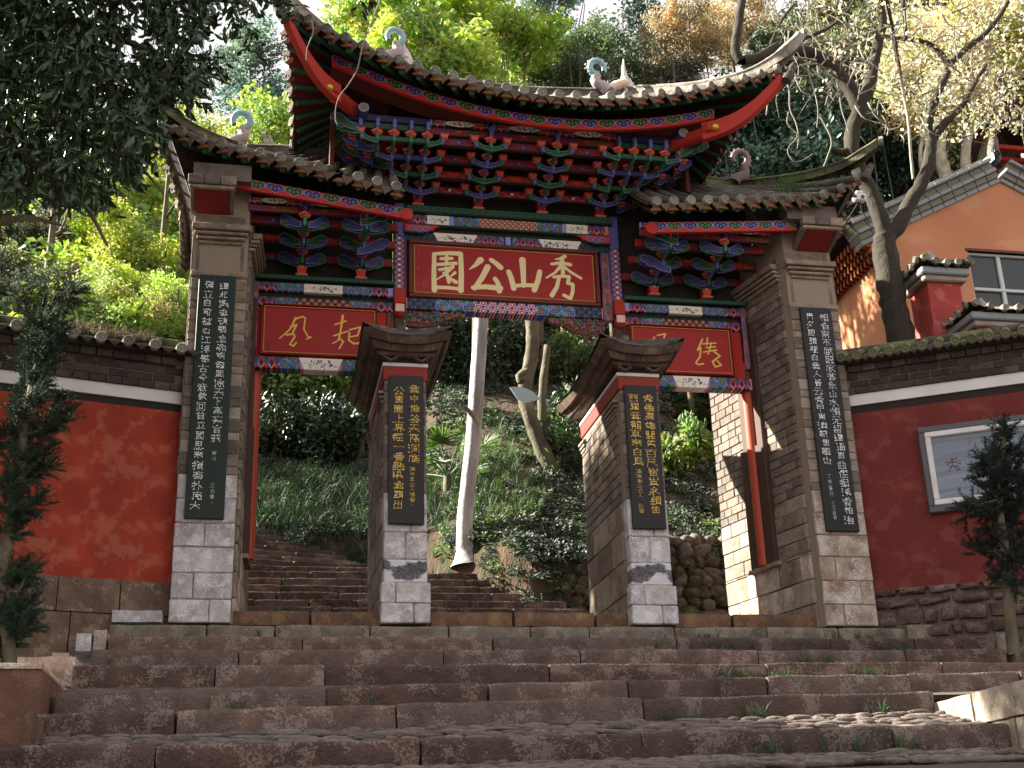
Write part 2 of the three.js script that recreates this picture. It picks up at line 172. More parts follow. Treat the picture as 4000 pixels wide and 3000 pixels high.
// ---------------------------------------------------------------- brush writing: every character as strokes on a 10 x 10 grid (x y pairs)
const G = {
  '連': '41 91|51 71|5292 7484|5494|5356 9396|5696|7177|0212|1425 0518|09 2868 98', '北': '3139|1444 0836|6169 99|9165', '游': '0112|0314|0919 1716|3141 2353 3337 27|4343 47|6151 5585|7797|8499', '忠': '5158|1333 8386|1616 85|1698 29|3739 69|4757|7888', '魂': '0242|0545|2629 4967|7162|6283|6293 95 65|6387|7476|8787|6793 99', '碧': '0141|0343|0545|2205|6181 51|6165|8185|5383|0696|3629|4898|4849|8989', '血': '6151|2359|2383|8389|0999|4349|6369', '衆': '5142|1262 94|9495|1515|3339|5455|6469|0626|4707|7797|9899', '所': '0242|1337|1543|4346|5192|6165|6558|6595|8599', '謂': '2131|0343|1545|1747|1838 39|4292 95|5195|6292|5597 5999|7797|7898', '風': '1118 09|1181 99|3161|2363 66 26|4339|2868 79', '流': '0112|0314|0919 16|5161|3393|6445|8485 35|3659|6569|8699 99', '天': '1181|0595|5135|3509|5598', '下': '0191|4149|5575', '奎': '0292|4108|5298|5454|2575|4559|1777|0999', '妄': '5151|0292|2227 77|0696|4519|2598', '言': '4151|0393|2575|2777|2979|2829|7879', '哉': '0262|3135|0595|6199|8192|1636 39 19|8765', '獨': '3111|1329|2305|4192|4194|9194|5161|4545 39|5595 99|5797|7467|6888', '立': '5152|1282|2539|7568|0999', '自': '5141|1219|1282 89|1484|1686|1989', '甯': '5151|0292|2434|3155|6184|1555|1679|7679|4559', '愁': '0232|2126|0626|2406|2546|7176|5363|9284|7659|7798|1819|3839 79|5758|8898', '心': '1418|3339 79|5354|8488|7989', '江': '0112|0415|0919|4292|6269|3999', '浮': '0112|0415|0919|8142|4344|6263|8374|4585|6567|3797|6769 59', '艇': '2112|1229|1242 49|2334|2536|0545|5292|7176|5696|5259|4998', '古': '0393|4146|2676|2629|7679|2979', '今': '5115|5185|3545|2666|6658', '意': '5151|1282|3334|6364|0494|2575|2627|7577|2777|1819|3839 69|8889', '欲': '2113|3143|2305|2346|1636|1639|3639|1939|7152|5393 84|6558|6599', '回': '1119|8189|1181|1989|3337|6367|3363|3767', '首': '2132|7162|0393|2585|2529|8589|2727 87|2989', '國': '1119|8189|1181|1989|2363|3445|3545|2767|5268|7263', '思': '2125|7175|2171|2575|2373|4145|1819|3839 79|5758|8898', '來': '4149|0292|2305|2334|7364|7395|0595|4508|5598', '揮': '0333|2129 19|0635|4194|9194|5494|5565|5795|7399|5897', '毫': '5151|0292|3343|2474|0595|0607|9697|2777|1989 98|4758', '扑': '0343|2129 19|0644|6169|7597', '庵': '5151|1292|1219 08|3484|5436|5496|3666|4679|6999 95', '大': '0494|5145|4509|5598',
  '相': '0343|2129|2306|2345|5159|9199|5191|5494|5797|5999', '看': '3262|0494|5114|2539|8589|2585|2787|2989', '兩': '0191|1319|8389|1383 89|4149|3546|2636|6576|5667', '不': '0191|5124|2406|4449|6488', '厭': '1191|1108|2353|2336|5356|2757|2959|7199|6393|7559', '眼': '1119|4149|1141|1444|1747|1949|6191|6195|9195|5595|6599|7998', '底': '5151|1292|1208|3474|3439|3666|6699|3959', '蒼': '0292|3133|6163|5305|5397|3565|2777|2729|7779|2979', '生': '2104|1484|4149|1676|0999', '山': '5158|1419|1989|8489', '水': '4149 39|0343|4307|5463|5598', '情': '2129|0305|3344|5191|5393|4595|6155|5659|9699|5696|5898', '无': '1181|0494|4437|3709|5459 99', '留': '2113|1334|5191 94|6164|1619|8689|1686|1989|1787|4659', '通': '4181|5262|4494|4449|9499|4696|4898|6469|0112|1528|0999', '幽': '1119|8189|1989|4148|3223|2333|6253|5363|3526|6576', '曲': '1319|8389|1383|1989|1686|3139|6169', '徑': '3113|3204|1519|4191|5243|5344|7263|8293|4696|6669|3999', '揖': '0333|2129 19|0635|4191|4144|9194|4494|4699|9699|4898|5659|4969', '溪': '0112|0415|0919|8152|4344|6263|8374|5565|6545|4696|6558|6698', '香': '7132|0393|4146|4305|4395|2679|2629|7679|2979|2777', '柏': '0343|2129|2306|2345|7161|5359|9399|5393|5696|5999', '海': '0112|0415|0919|5142|4393|4449|4494 99|3696|6556|7787|4999', '門': '1119|1141|4144|1343|1444|8189|5181|5154|5383|5484', '夕': '4105|3181|8109|3556', '照': '1116|3136|1131|1333|1636|5191 93|7153|5496|5656|9496|0919|2839|5969|7989', '螺': '1115|3135|1131|1535|2129|0939|5195|9195|5191|5393|7155|5595|6657|7788|5897|7799', '峰': '1316|3136|0636|2115|6152|6192|8259|5395|5575|5777|6569|4999', '白': '5132|1319|8389|1383|1686|1989', '雲': '2171|0393|0304|9394|5155|2434|6474|2575|0797|4719|1989|6899', '人': '5109|4598', '皆': '2125|2343|1545|6165|8163|6595|5526|2629|7679|2676|2878|2979', '云': '2171|0494|4419|1989|7798', '秀': '7132|0393|4146|4305|4395|2676|3619|7657 88|8879 69', '甲': '1115|8185|1181|1383|1585|4149', '南': '0292|4144|1419|8489|1484 89|3455|6455|2666|2777|4659', '滇': '0112|0415|0919|4292|6163|4347|9397|4393|4494|4696|3797|5748|7798', '誠': '1121|0232|0434|0636|0636|0739|4292|4208|4656 59|7199|8193|9475', '佳': '3113|2329|4292|6164|3494|4696|6569|3999', '語': '1121|0232|0434|0636|0739|4191|6155|4393|3595|4799|4797|9799|4999', '也': '1328|2889|8986|2394 85|5158', '丁': '0292|5259 39', '亥': '5151|0292|4214|1464|6409|6736|6598', '春': '1181|2373|0595|5128|5598|3679|3639|7679|3979|3777', '月': '2119|2181 89|2383|2686', '王': '1181|1585|0999|5159', '玉': '1181|1585|0999|5159|7778', '昆': '2125|7175|2171|2373|2575|1619|1949|1737|6669 99|8677', '書': '2171 74|0393|1474|0595|5155|2679|2676|7679|2878|2979',
  '中': '1316|8386|1383|1686|5159', '佛': '3113|2329|3393 95|9545|4547|4797 98|5159|7179', '谷': '3112|6183|5307|5397|2679|2676|7679|2979', '際': '1119|1131 34|3416|4142|5163|8164|6165|6585|4696|6669|5658|8799', '洞': '0112|0415|0919|3139|3191 99|5373|5557|5575|7577|5777', '庭': '5151|1292|1208|3343|4336|3648|3899|6353|5595|7357|5797|7577', '公': '3105|6195|4519|1979|6789', '園': '1119|8189|1181|1989|3262|5154|2474|3566|4529|5578|4558', '開': '1119|1141|4144|1343|1444|8189|5181|5154|5383|5484|3565|2777|4549|6569', '上': '5159|5484|0999', '界': '2125|7175|2171|2373|2575|4145|5507|5597|3638|6669', '經': '2112|1223|3204|0333|1519|0635|3737|4191|5143|7163|9183|4696|6669|4999', '一': '0595', '番': '7132|2233|7263|0494|5155|4406|5496|2679|2676|7679|2979|2777|4649', '點': '1115|4145|1141|2131|1343|2527|0545|0747|0919|2929|4949|6165|6383|5599|5595|9599|5999', '染': '0112|0314|0515|4171 75|5136|8696|0696|4649|4508|5598', '愈': '5104|5194|3464|2528|2545 48|2747|6567|8588|0919|2939 79|8999', '顯': '1144|1141|4144|1242|2516|3526|1737|2717|0919|2929|3949|5191|6162|6293 97|6268|6494|6696|6897|6859|8799', '出': '5159|2124|2484|8184|1519|1989|8589',
  '嶺': '5153|3133|7173|3373|1516|3536|2436|1646|2838|5494|6465|6598|5559|9599|5696|5898|6859|8899', '建': '5191|4393|4595|5797|7178|4199|9195|2141|4126|2616|1647|0999', '雄': '0343|2105|1637|1747|3738|5142|5258|6162|5393|5595|5797|5999|7379', '關': '1119|8189|1131|3134|1333|1434|6181|6164|6383|6484|3525|2536|6555|5566|2979|3739|6769|2747|5777', '凭': '2113|1316|7142|3292|6226|3686|3618|5687 99', '百': '0191|5133|1319|8389|1383|1686|1989', '尺': '1171|7174|1474|1109|4498', '崔': '5153|1133|9193|1393|3415|2529|6465|2585|2787|2989|5559', '嵬': '5153|1133|9193|1393|5445|2525|2575|2528|7578|2777|2878|4819|5899|7888', '永': '4151|2343|4349 39|1646|4609|6373|7355|5598', '鎖': '3113|3144|1434|0636|2529|0939|5161|9181|7173|5393 98|5358|5595|5797|5898|5849|8899', '住': '3113|2329|6171|4393|6369|4696|3999', '西': '0191|1319|8389|1383|1989|3135|3525|6165|6575', '躍': '1114|3134|1131|1434|2429|2646|0938|5161 64|8191 94|5263|8293|6557|5696|5798|5898|5999|7579', '黃': '1181|3133|6163|0494|2529|7579|2575|2777|2878|4548|3818|6898', '龍': '2131|0242|1324|3344|0545|1619|4649|1646|1747|6191|6193|9193|6363 69|6595|6797|6999|9998', '東': '0191|4149|2327|7377|2373|2575|2777|4708|5798', '馬': '2127|2181|5125|2383|2585|2797|9799 89|0919|2838|4858|6878',
};
function glyph(g, ch, x, y, w, h, lw) {
  const s = G[ch]; if (!s) return; g.lineCap = 'round'; g.lineJoin = 'round';
  for (const st of s.split('|')) { const d = st.replace(/ /g, ''); const p = []; for (let i = 0; i + 1 < d.length; i += 2) p.push([x + (+d[i] + 0.3) / 9.6 * w, y + (+d[i + 1] - 0.6) / 8.8 * h]);
    if (p.length === 1) p.push([p[0][0] + w * 0.08, p[0][1] + h * 0.06]);
    for (let i = 0; i + 1 < p.length; i++) { const [a, b] = [p[i], p[i + 1]], n = 8; for (let k = 0; k <= n; k++) { const t = k / n; g.beginPath(); g.arc(lerp(a[0], b[0], t) + Math.sin(t * 3) * w * 0.012, lerp(a[1], b[1], t) - Math.sin(t * 3.1) * h * 0.012, lw * (0.62 - 0.28 * Math.sin(t * Math.PI * 0.9)), 0, 7); g.fill(); } } }
}
function column(g, text, x, y, w, step, lw, drift = 0) { let i = 0; for (const ch of text) { const k = 0.86 + 0.28 * hash(i, x | 0, 3), sh = (hash(i, y | 0, 8) - 0.5) * w * 0.14; glyph(g, ch, x + sh + (1 - k) * w / 2 + drift * i, y + i * step + step * 0.06, w * k, step * 0.80 * Math.min(1.06, k), lw); i++; } }
function thick(g, pts, w0, w1 = w0) { for (let i = 0; i + 1 < pts.length; i++) { const n = 26; for (let k = 0; k <= n; k++) { const t = k / n, T = (i + t) / (pts.length - 1); g.beginPath(); g.arc(lerp(pts[i][0], pts[i + 1][0], t), lerp(pts[i][1], pts[i + 1][1], t), lerp(w0, w1, T), 0, 7); g.fill(); } } }
function speckle(g, w, h, n, a, seed) { const r = rng(seed); for (let i = 0; i < n; i++) { g.fillStyle = r() < 0.5 ? `rgba(0,0,0,${a * r()})` : `rgba(255,235,210,${a * 0.6 * r()})`; const s = 1 + r() * r() * 7; g.fillRect(r() * w, r() * h, s, s * (0.5 + r())); } }
// ---------------------------------------------------------------- painted ornament (flat print on beams)
const C = { blue: '#34389a', lblue: '#8e94d8', green: '#14523a', lgreen: '#5fae86', red: '#c02a1c', lred: '#e8664c', pink: '#c88478', white: '#efe9df', dk: '#17131f', navy: '#1c1d4e', maroon: '#4e130d' };
const fillR = (g, c, x, y, w, h) => { g.fillStyle = c; g.fillRect(x, y, w, h); };
function zig(g, x, y, w, h) { fillR(g, C.dk, x, y, w, h); g.save(); g.beginPath(); g.rect(x, y, w, h); g.clip(); g.lineWidth = h * 0.16; const n = Math.max(2, Math.round(w / h)); for (let i = 0; i < n; i++) { const a = x + i / n * w, b = w / n; [[C.red, 0], [C.blue, 0.3], [C.green, 0.55]].forEach(([c, o]) => { g.strokeStyle = c; g.beginPath(); g.moveTo(a + b * o * 0.5, y - 2); g.lineTo(a + b * 0.5, y + h * (0.9 - o)); g.lineTo(a + b * (1 - o * 0.5), y - 2); g.stroke(); }); g.strokeStyle = C.lred; g.beginPath(); g.moveTo(a, y + h); g.lineTo(a + b * 0.3, y + h * 0.6); g.stroke(); g.strokeStyle = C.lblue; g.beginPath(); g.moveTo(a + b, y + h); g.lineTo(a + b * 0.7, y + h * 0.6); g.stroke(); } g.restore(); }
function scroll(g, x, y, w, h, dir = 1) { fillR(g, C.green, x, y, w, h); g.save(); g.beginPath(); g.rect(x, y, w, h); g.clip(); const n = Math.max(1, Math.round(w / h / 0.9)); for (let i = 0; i < n; i++) { const cx = x + (i + 0.5) / n * w, cy = y + h * (i % 2 ? 0.3 : 0.65), R = h * 0.48; [[C.lblue, 1], [C.blue, 0.88], [C.lgreen, 0.6], [C.green, 0.5], [C.lred, 0.24], [C.red, 0.16]].forEach(([c, k]) => { g.fillStyle = c; g.beginPath(); g.arc(cx, cy, R * k, 0, 7); g.fill(); }); g.strokeStyle = C.lblue; g.lineWidth = h * 0.06; g.beginPath(); g.arc(cx + dir * R, y + h * (i % 2 ? 0.95 : 0.05), R * 0.8, 0, 7); g.stroke(); g.strokeStyle = C.lgreen; g.beginPath(); g.arc(cx + dir * R, y + h * (i % 2 ? 0.95 : 0.05), R * 0.5, 0, 7); g.stroke(); } g.restore(); }
function lattice(g, x, y, w, h, bg, line, dot, rows) { fillR(g, bg, x, y, w, h); g.save(); g.beginPath(); g.rect(x, y, w, h); g.clip(); const s = h / rows; g.lineWidth = s * 0.14; for (let i = -rows; i < w / s + rows; i++) { g.strokeStyle = line[0]; g.beginPath(); g.moveTo(x + i * s, y); g.lineTo(x + i * s + h, y + h); g.stroke(); g.strokeStyle = line[1]; g.beginPath(); g.moveTo(x + i * s, y + h); g.lineTo(x + i * s + h, y); g.stroke(); }
  for (let j = 0; j < rows * 2; j++) for (let i = 0; i < w / s; i++) { const a = x + (i + (j % 2 ? 0.5 : 0)) * s, b = y + (j + 0.5) * s / 2; dot.forEach(([c, k]) => { g.fillStyle = c; g.beginPath(); g.arc(a, b, s * k, 0, 7); g.fill(); }); } g.restore(); }
function landscape(g, x, y, w, h, seed, cart = false) { g.save(); g.beginPath(); if (cart) { g.moveTo(x, y); g.lineTo(x + w, y); g.lineTo(x + w * 0.93, y + h * 0.55); g.lineTo(x + w * 0.88, y + h); g.lineTo(x + w * 0.12, y + h); g.lineTo(x + w * 0.07, y + h * 0.55); g.closePath(); } else g.rect(x, y, w, h); g.clip(); fillR(g, C.white, x, y, w, h); const r = rng(seed); for (let i = 0; i < 26; i++) { const a = x + w * (0.2 + 0.65 * r()), b = y + h * (0.25 + 0.6 * r()); g.fillStyle = `rgba(${20 + 60 * r()},${20 + 50 * r()},${25 + 50 * r()},${0.25 + 0.6 * r()})`; g.beginPath(); g.ellipse(a, b, w * 0.05 * r() + 2, h * 0.10 * r() + 1.5, r() * 3, 0, 7); g.fill(); } g.strokeStyle = 'rgba(50,50,70,.6)'; g.lineWidth = h * 0.03; g.beginPath(); for (let i = 0; i <= 12; i++) g.lineTo(x + w * i / 12, y + h * (0.7 - 0.35 * r())); g.stroke(); g.restore(); }
const bandPaint = (cfg, W = 2048, H = 128, seed = 1) => std({ map: canvasTex(W, H, (g) => { cfg(g, W, H); speckle(g, W, H, 500, 0.25, seed); }), roughness: 0.6 });
M.bandCentre = bandPaint((g, W, H) => { fillR(g, C.pink, 0, 0, W, H); for (const m of [0, 1]) { g.save(); if (m) { g.translate(W, 0); g.scale(-1, 1); } zig(g, 40, 0, 175, H); landscape(g, 220, 0, 215, H, 5 + m); fillR(g, C.lblue, 440, 0, 36, H); scroll(g, 480, 0, 260, H); g.restore(); } lattice(g, 735, 0, W - 1470, H, '#9a5f4e', ['#d9a28f', '#2f5a36'], [[C.red, 0.2], ['#f0d8c8', 0.13]], 2); }, 2048, 110, 3);
M.bandCart = bandPaint((g, W, H) => { fillR(g, C.dk, 0, 0, W, H); for (const m of [0, 1]) { g.save(); if (m) { g.translate(W, 0); g.scale(-1, 1); } for (let i = 0; i < 9; i++) { g.strokeStyle = i % 2 ? C.navy : C.green; g.lineWidth = 14; g.beginPath(); g.moveTo(i * 30 - 10, H); g.lineTo(i * 30 + 50, 0); g.stroke(); } g.fillStyle = C.blue; g.beginPath(); g.arc(315, H, 46, 0, 7); g.fill(); scroll(g, 690, 0, 290, H); zig(g, 720, 10, 230, H - 20); landscape(g, 280, 0, 440, H, 15 + m, true); g.restore(); } fillR(g, C.lblue, W / 2 - 26, 0, 52, H); }, 2048, 110, 13);
M.beamLow = bandPaint((g, W, H) => { for (const m of [0, 1]) { g.save(); if (m) { g.translate(W, 0); g.scale(-1, 1); } lattice(g, 0, 0, 300, H, C.dk, [C.green, C.blue], [[C.lblue, 0.06]], 1.5); scroll(g, 300, 0, 420, H, -1); g.restore(); } lattice(g, 690, 0, W - 1380, H, C.navy, [C.blue, C.lblue], [[C.white, 0.34], [C.red, 0.29], [C.lblue, 0.16], [C.white, 0.08]], 1.5); fillR(g, C.pink, 0, 0, 12, H); fillR(g, C.pink, W - 12, 0, 12, H); }, 2048, 150, 23);
M.bandSide = bandPaint((g, W, H) => { fillR(g, C.lblue, 0, 0, W, H); for (const m of [0, 1]) { g.save(); if (m) { g.translate(W, 0); g.scale(-1, 1); } zig(g, 60, 0, 200, H); scroll(g, 260, 0, 330, H); g.restore(); } landscape(g, 560, 0, W - 1120, H, 33); }, 1536, 100, 33);
M.bandSide2 = bandPaint((g, W, H) => { zig(g, 0, 0, 260, H); zig(g, W - 260, 0, 260, H); scroll(g, 250, 0, 260, H); scroll(g, W - 510, 0, 260, H); lattice(g, 480, 0, W - 960, H, C.dk, [C.green, C.green], [[C.green, 0.34], [C.lred, 0.24], [C.red, 0.18], [C.white, 0.06]], 1.3); }, 1536, 110, 43);
M.bandSide3 = bandPaint((g, W, H) => { fillR(g, C.pink, 0, 0, W, H); zig(g, 26, 0, 330, H); zig(g, W - 356, 0, 330, H); scroll(g, 330, 0, 220, H); scroll(g, W - 550, 0, 220, H); landscape(g, 530, 0, W - 1060, H, 53, true); }, 1536, 110, 53);
M.meander = bandPaint((g, W, H) => { fillR(g, '#0d3324', 0, 0, W, H); g.strokeStyle = '#1f6a4a'; g.lineWidth = H * 0.08; for (let i = 0; i < 30; i++) { const x = i / 30 * W, s = W / 30; g.beginPath(); g.moveTo(x, H * 0.85); g.lineTo(x, H * 0.15); g.lineTo(x + s * 0.8, H * 0.15); g.lineTo(x + s * 0.8, H * 0.65); g.lineTo(x + s * 0.35, H * 0.65); g.lineTo(x + s * 0.35, H * 0.4); g.stroke(); } }, 2048, 80, 63);
M.post = std({ map: canvasTex(128, 1024, (g, W, H) => { fillR(g, '#8a6aa0', 0, 0, W, H); const n = 10, s = H / n; for (let i = 0; i < n; i++) { const y = i * s; fillR(g, C.navy, W * 0.08, y + 4, W * 0.12, s * 0.5); fillR(g, C.navy, W * 0.80, y + 4, W * 0.12, s * 0.5); fillR(g, C.navy, W * 0.3, y + s * 0.72, W * 0.4, s * 0.16); [[C.navy, 0.30], ['#d8b0b0', 0.25], [C.red, 0.2], [C.white, 0.12]].forEach(([c, k]) => { g.fillStyle = c; g.beginPath(); g.arc(W / 2, y + s * 0.35, W * k, 0, 7); g.fill(); }); for (const a of [0.14, 0.86]) [[C.red, 0.08], [C.white, 0.045]].forEach(([c, k]) => { g.fillStyle = c; g.beginPath(); g.arc(W * a, y + s * 0.82, W * k, 0, 7); g.fill(); }); } }), roughness: 0.6 });
function cloudShape(g, x, y, w, h, c, l) { const path = (k) => { const cx = x + w / 2, cy = y + h * 0.45, W = w / 2 * k, H = h * 0.5 * k; g.beginPath(); g.moveTo(cx - W, cy); g.bezierCurveTo(cx - W * 0.95, cy - H * 0.9, cx - W * 0.5, cy - H * 1.1, cx - W * 0.25, cy - H * 0.85); g.bezierCurveTo(cx - W * 0.1, cy - H * 0.6, cx + W * 0.1, cy - H * 0.6, cx + W * 0.25, cy - H * 0.85); g.bezierCurveTo(cx + W * 0.5, cy - H * 1.1, cx + W * 0.95, cy - H * 0.9, cx + W, cy); g.bezierCurveTo(cx + W * 0.9, cy + H * 0.6, cx + W * 0.55, cy + H * 0.35, cx + W * 0.4, cy + H * 0.7); g.bezierCurveTo(cx + W * 0.2, cy + H * 1.1, cx - W * 0.2, cy + H * 1.1, cx - W * 0.4, cy + H * 0.7); g.bezierCurveTo(cx - W * 0.55, cy + H * 0.35, cx - W * 0.9, cy + H * 0.6, cx - W, cy); };
  g.fillStyle = l; path(1); g.fill(); g.fillStyle = C.dk; path(0.9); g.fill(); g.fillStyle = c; path(0.84); g.fill(); g.strokeStyle = l; g.lineWidth = h * 0.06; for (const s of [-1, 1]) { g.beginPath(); for (let a = 0; a < 9; a += 0.4) g.lineTo(x + w / 2 + s * (w * 0.22 + Math.cos(a) * h * 0.03 * (9 - a) * 0.7), y + h * 0.38 + Math.sin(a) * h * 0.03 * (9 - a) * 0.7); g.stroke(); } g.fillStyle = C.lred; g.beginPath(); g.arc(x + w / 2, y + h * 0.2, h * 0.07, 0, 7); g.arc(x + w / 2, y + h * 0.52, h * 0.09, 0, 7); g.fill(); }
M.fascia = std({ map: canvasTex(512, 128, (g, W, H) => { fillR(g, '#b3180f', 0, 0, W, H); for (const i of [0, 1]) { g.fillStyle = C.lblue; g.beginPath(); g.arc(i * W / 2, H * 0.34, H * 0.12, 0, 7); g.fill(); g.fillStyle = C.navy; g.beginPath(); g.arc(i * W / 2, H * 0.34, H * 0.08, 0, 7); g.fill(); cloudShape(g, i * W / 2 + 5, H * 0.02, W / 2 - 10, H * 0.84, i ? '#123c24' : '#23266a', i ? C.lgreen : C.lblue); } g.fillStyle = C.lblue; g.beginPath(); g.arc(W, H * 0.34, H * 0.12, 0, 7); g.fill(); }, true), roughness: 0.55 });
const armTex = (c, l) => std({ map: canvasTex(256, 128, (g, W, H) => { fillR(g, l, 0, 0, W, H); }), color: 0xffffff, roughness: 0.6, });
M.flowerBeam = [0, 1, 2].map((k) => std({ map: canvasTex(256, 64, (g, W, H) => { fillR(g, '#8c1710', 0, 0, W, H); fillR(g, '#200a16', 0, H * 0.86, W, H * 0.14); if (k === 0) { cloudShape(g, W * 0.3, 4, W * 0.4, H * 0.7, C.red, C.lred); for (const s of [-1, 1]) { g.strokeStyle = C.lgreen; g.lineWidth = 3; g.beginPath(); g.arc(W / 2 + s * W * 0.3, H * 0.5, H * 0.22, 0, 5); g.stroke(); } } else if (k === 1) { for (let i = -3; i <= 3; i++) { g.strokeStyle = i % 2 ? C.blue : C.green; g.lineWidth = 7; g.beginPath(); g.moveTo(W / 2, H * 0.8); g.quadraticCurveTo(W / 2 + i * 16, H * 0.5, W / 2 + i * 26, H * 0.14); g.stroke(); } g.fillStyle = C.lblue; g.beginPath(); g.arc(W / 2, H * 0.5, 7, 0, 7); g.fill(); } else { g.strokeStyle = C.lblue; g.lineWidth = 3.5; g.beginPath(); for (let i = 0; i <= 60; i++) g.lineTo(i / 60 * W, H * (0.5 + 0.25 * Math.sin(i / 60 * 19))); g.stroke(); g.fillStyle = C.white; for (let i = 0; i < 5; i++) { g.beginPath(); g.arc(W / 2 + Math.cos(i * 1.26) * 7, H * 0.45 + Math.sin(i * 1.26) * 7, 5, 0, 7); g.fill(); } } }, true), roughness: 0.6 }));
M.knotBeam = std({ map: canvasTex(256, 96, (g, W, H) => { fillR(g, '#8a1a10', 0, 0, W, H); fillR(g, '#123c24', 0, 0, W, H * 0.1); fillR(g, '#4a1030', 0, H * 0.9, W, H * 0.1); g.lineWidth = 8; for (const [o, c] of [[0, C.blue], [0.5, '#2a6a3c']]) { g.strokeStyle = c; g.strokeRect(W * (o + 0.1), H * 0.28, W * 0.12, H * 0.4); g.beginPath(); g.arc(W * (o + 0.33), H * 0.5, H * 0.2, 0, 4.6); g.stroke(); g.beginPath(); g.arc(W * (o + 0.02), H * 0.5, H * 0.2, 1, 5.6); g.stroke(); } g.fillStyle = C.lred; g.beginPath(); g.arc(W * 0.5, H * 0.36, 9, 0, 7); g.fill(); }, true), roughness: 0.6 });
M.cartBeam = std({ map: canvasTex(512, 96, (g, W, H) => { fillR(g, C.dk, 0, 0, W, H); zig(g, 0, 0, 130, H); zig(g, W - 130, 0, 130, H); g.save(); g.beginPath(); g.ellipse(W / 2, H / 2, 130, H * 0.46, 0, 0, 7); g.clip(); landscape(g, W / 2 - 140, 0, 280, H, 77); g.restore(); fillR(g, C.lblue, 0, 0, 16, H); for (let i = 0; i < 5; i++) { g.fillStyle = C.lred; g.beginPath(); g.arc(60 + i * 14, H * (0.3 + 0.4 * (i % 2)), 11, 0, 7); g.arc(W - 60 - i * 14, H * (0.3 + 0.4 * (i % 2)), 11, 0, 7); g.fill(); } }, true), roughness: 0.6 });
M.dou = std({ map: canvasTex(128, 96, (g, W, H) => { fillR(g, '#c63426', 0, 0, W, H); g.strokeStyle = '#f08a72'; g.lineWidth = 7; g.strokeRect(4, 4, W - 8, H - 8); for (const s of [0.3, 0.7]) { g.beginPath(); for (let a = 0; a < 10; a += 0.4) g.lineTo(W * s + Math.cos(a) * 2.4 * (10 - a), H * 0.48 + Math.sin(a) * 2.4 * (10 - a)); g.stroke(); } }), roughness: 0.5 });
M.footDou = std({ map: canvasTex(128, 128, (g, W, H) => { fillR(g, '#d0281c', 0, 0, W, H); g.fillStyle = '#f0b0a0'; for (let i = 0; i < 4; i++) { g.beginPath(); g.moveTo(i * 32, 0); g.lineTo(i * 32 + 32, 0); g.lineTo(i * 32 + 16, 38); g.fill(); } fillR(g, '#d88878', 0, H * 0.86, W, H * 0.14); }), roughness: 0.5 });
// ================================================================ the memorial gate
const gate = thing('memorial_gate', 'ornate three-bay Chinese gate with upturned tiled roofs, painted brackets and stone piers', 'gate');

// ---- stone piers: a core, ashlar blocks below, bricks above, stepped cornice, red cove board
function sidedWall(parent, a, b, y0, y1, course, lens, mats, name, th, seed, c = 0.008) { // pieces on a vertical face from a to b (seen from the side to the right of a->b)
  const r = rng(seed), d = V(b[0] - a[0], 0, b[1] - a[1]), L = d.length(); d.normalize(); const ry = Math.atan2(-d.z, d.x), n = V(-d.z, 0, d.x); let row = 0;
  for (let y = y0; y < y1 - 0.02; row++) { const h = Math.min(course * rr(0.94, 1.06, r), y1 - y); let s = 0, first = row % 2 ? lens * 0.5 : lens * rr(0.8, 1, r); while (s < L - 0.001) { let l = Math.min(s ? lens * rr(0.7, 1.2, r) : first, L - s); if (L - s - l < lens * 0.35) l = L - s; const t = th * rr(0.85, 1.2, r);
      const g = metric(block(l - 0.009, h - 0.009, t, c, 0.002, r), 1); at(g, 0, 0, 0, ry); const m = s + l / 2; g.translate(a[0] + d.x * m + n.x * (t / 2 - 0.012), y + h / 2, a[1] + d.z * m + n.z * (t / 2 - 0.012)); piece(name, g, mats[(r() * mats.length) | 0], parent); s += l; } y += h; }
}
function prism(foot, y0, y1, inset = 0) { const s = new THREE.Shape(foot.map(([x, z]) => new THREE.Vector2(x, -z))); const g = new THREE.ExtrudeGeometry(s, { depth: y1 - y0, bevelEnabled: false }); g.rotateX(-Math.PI / 2); g.translate(0, y0, 0); return metric(g); }
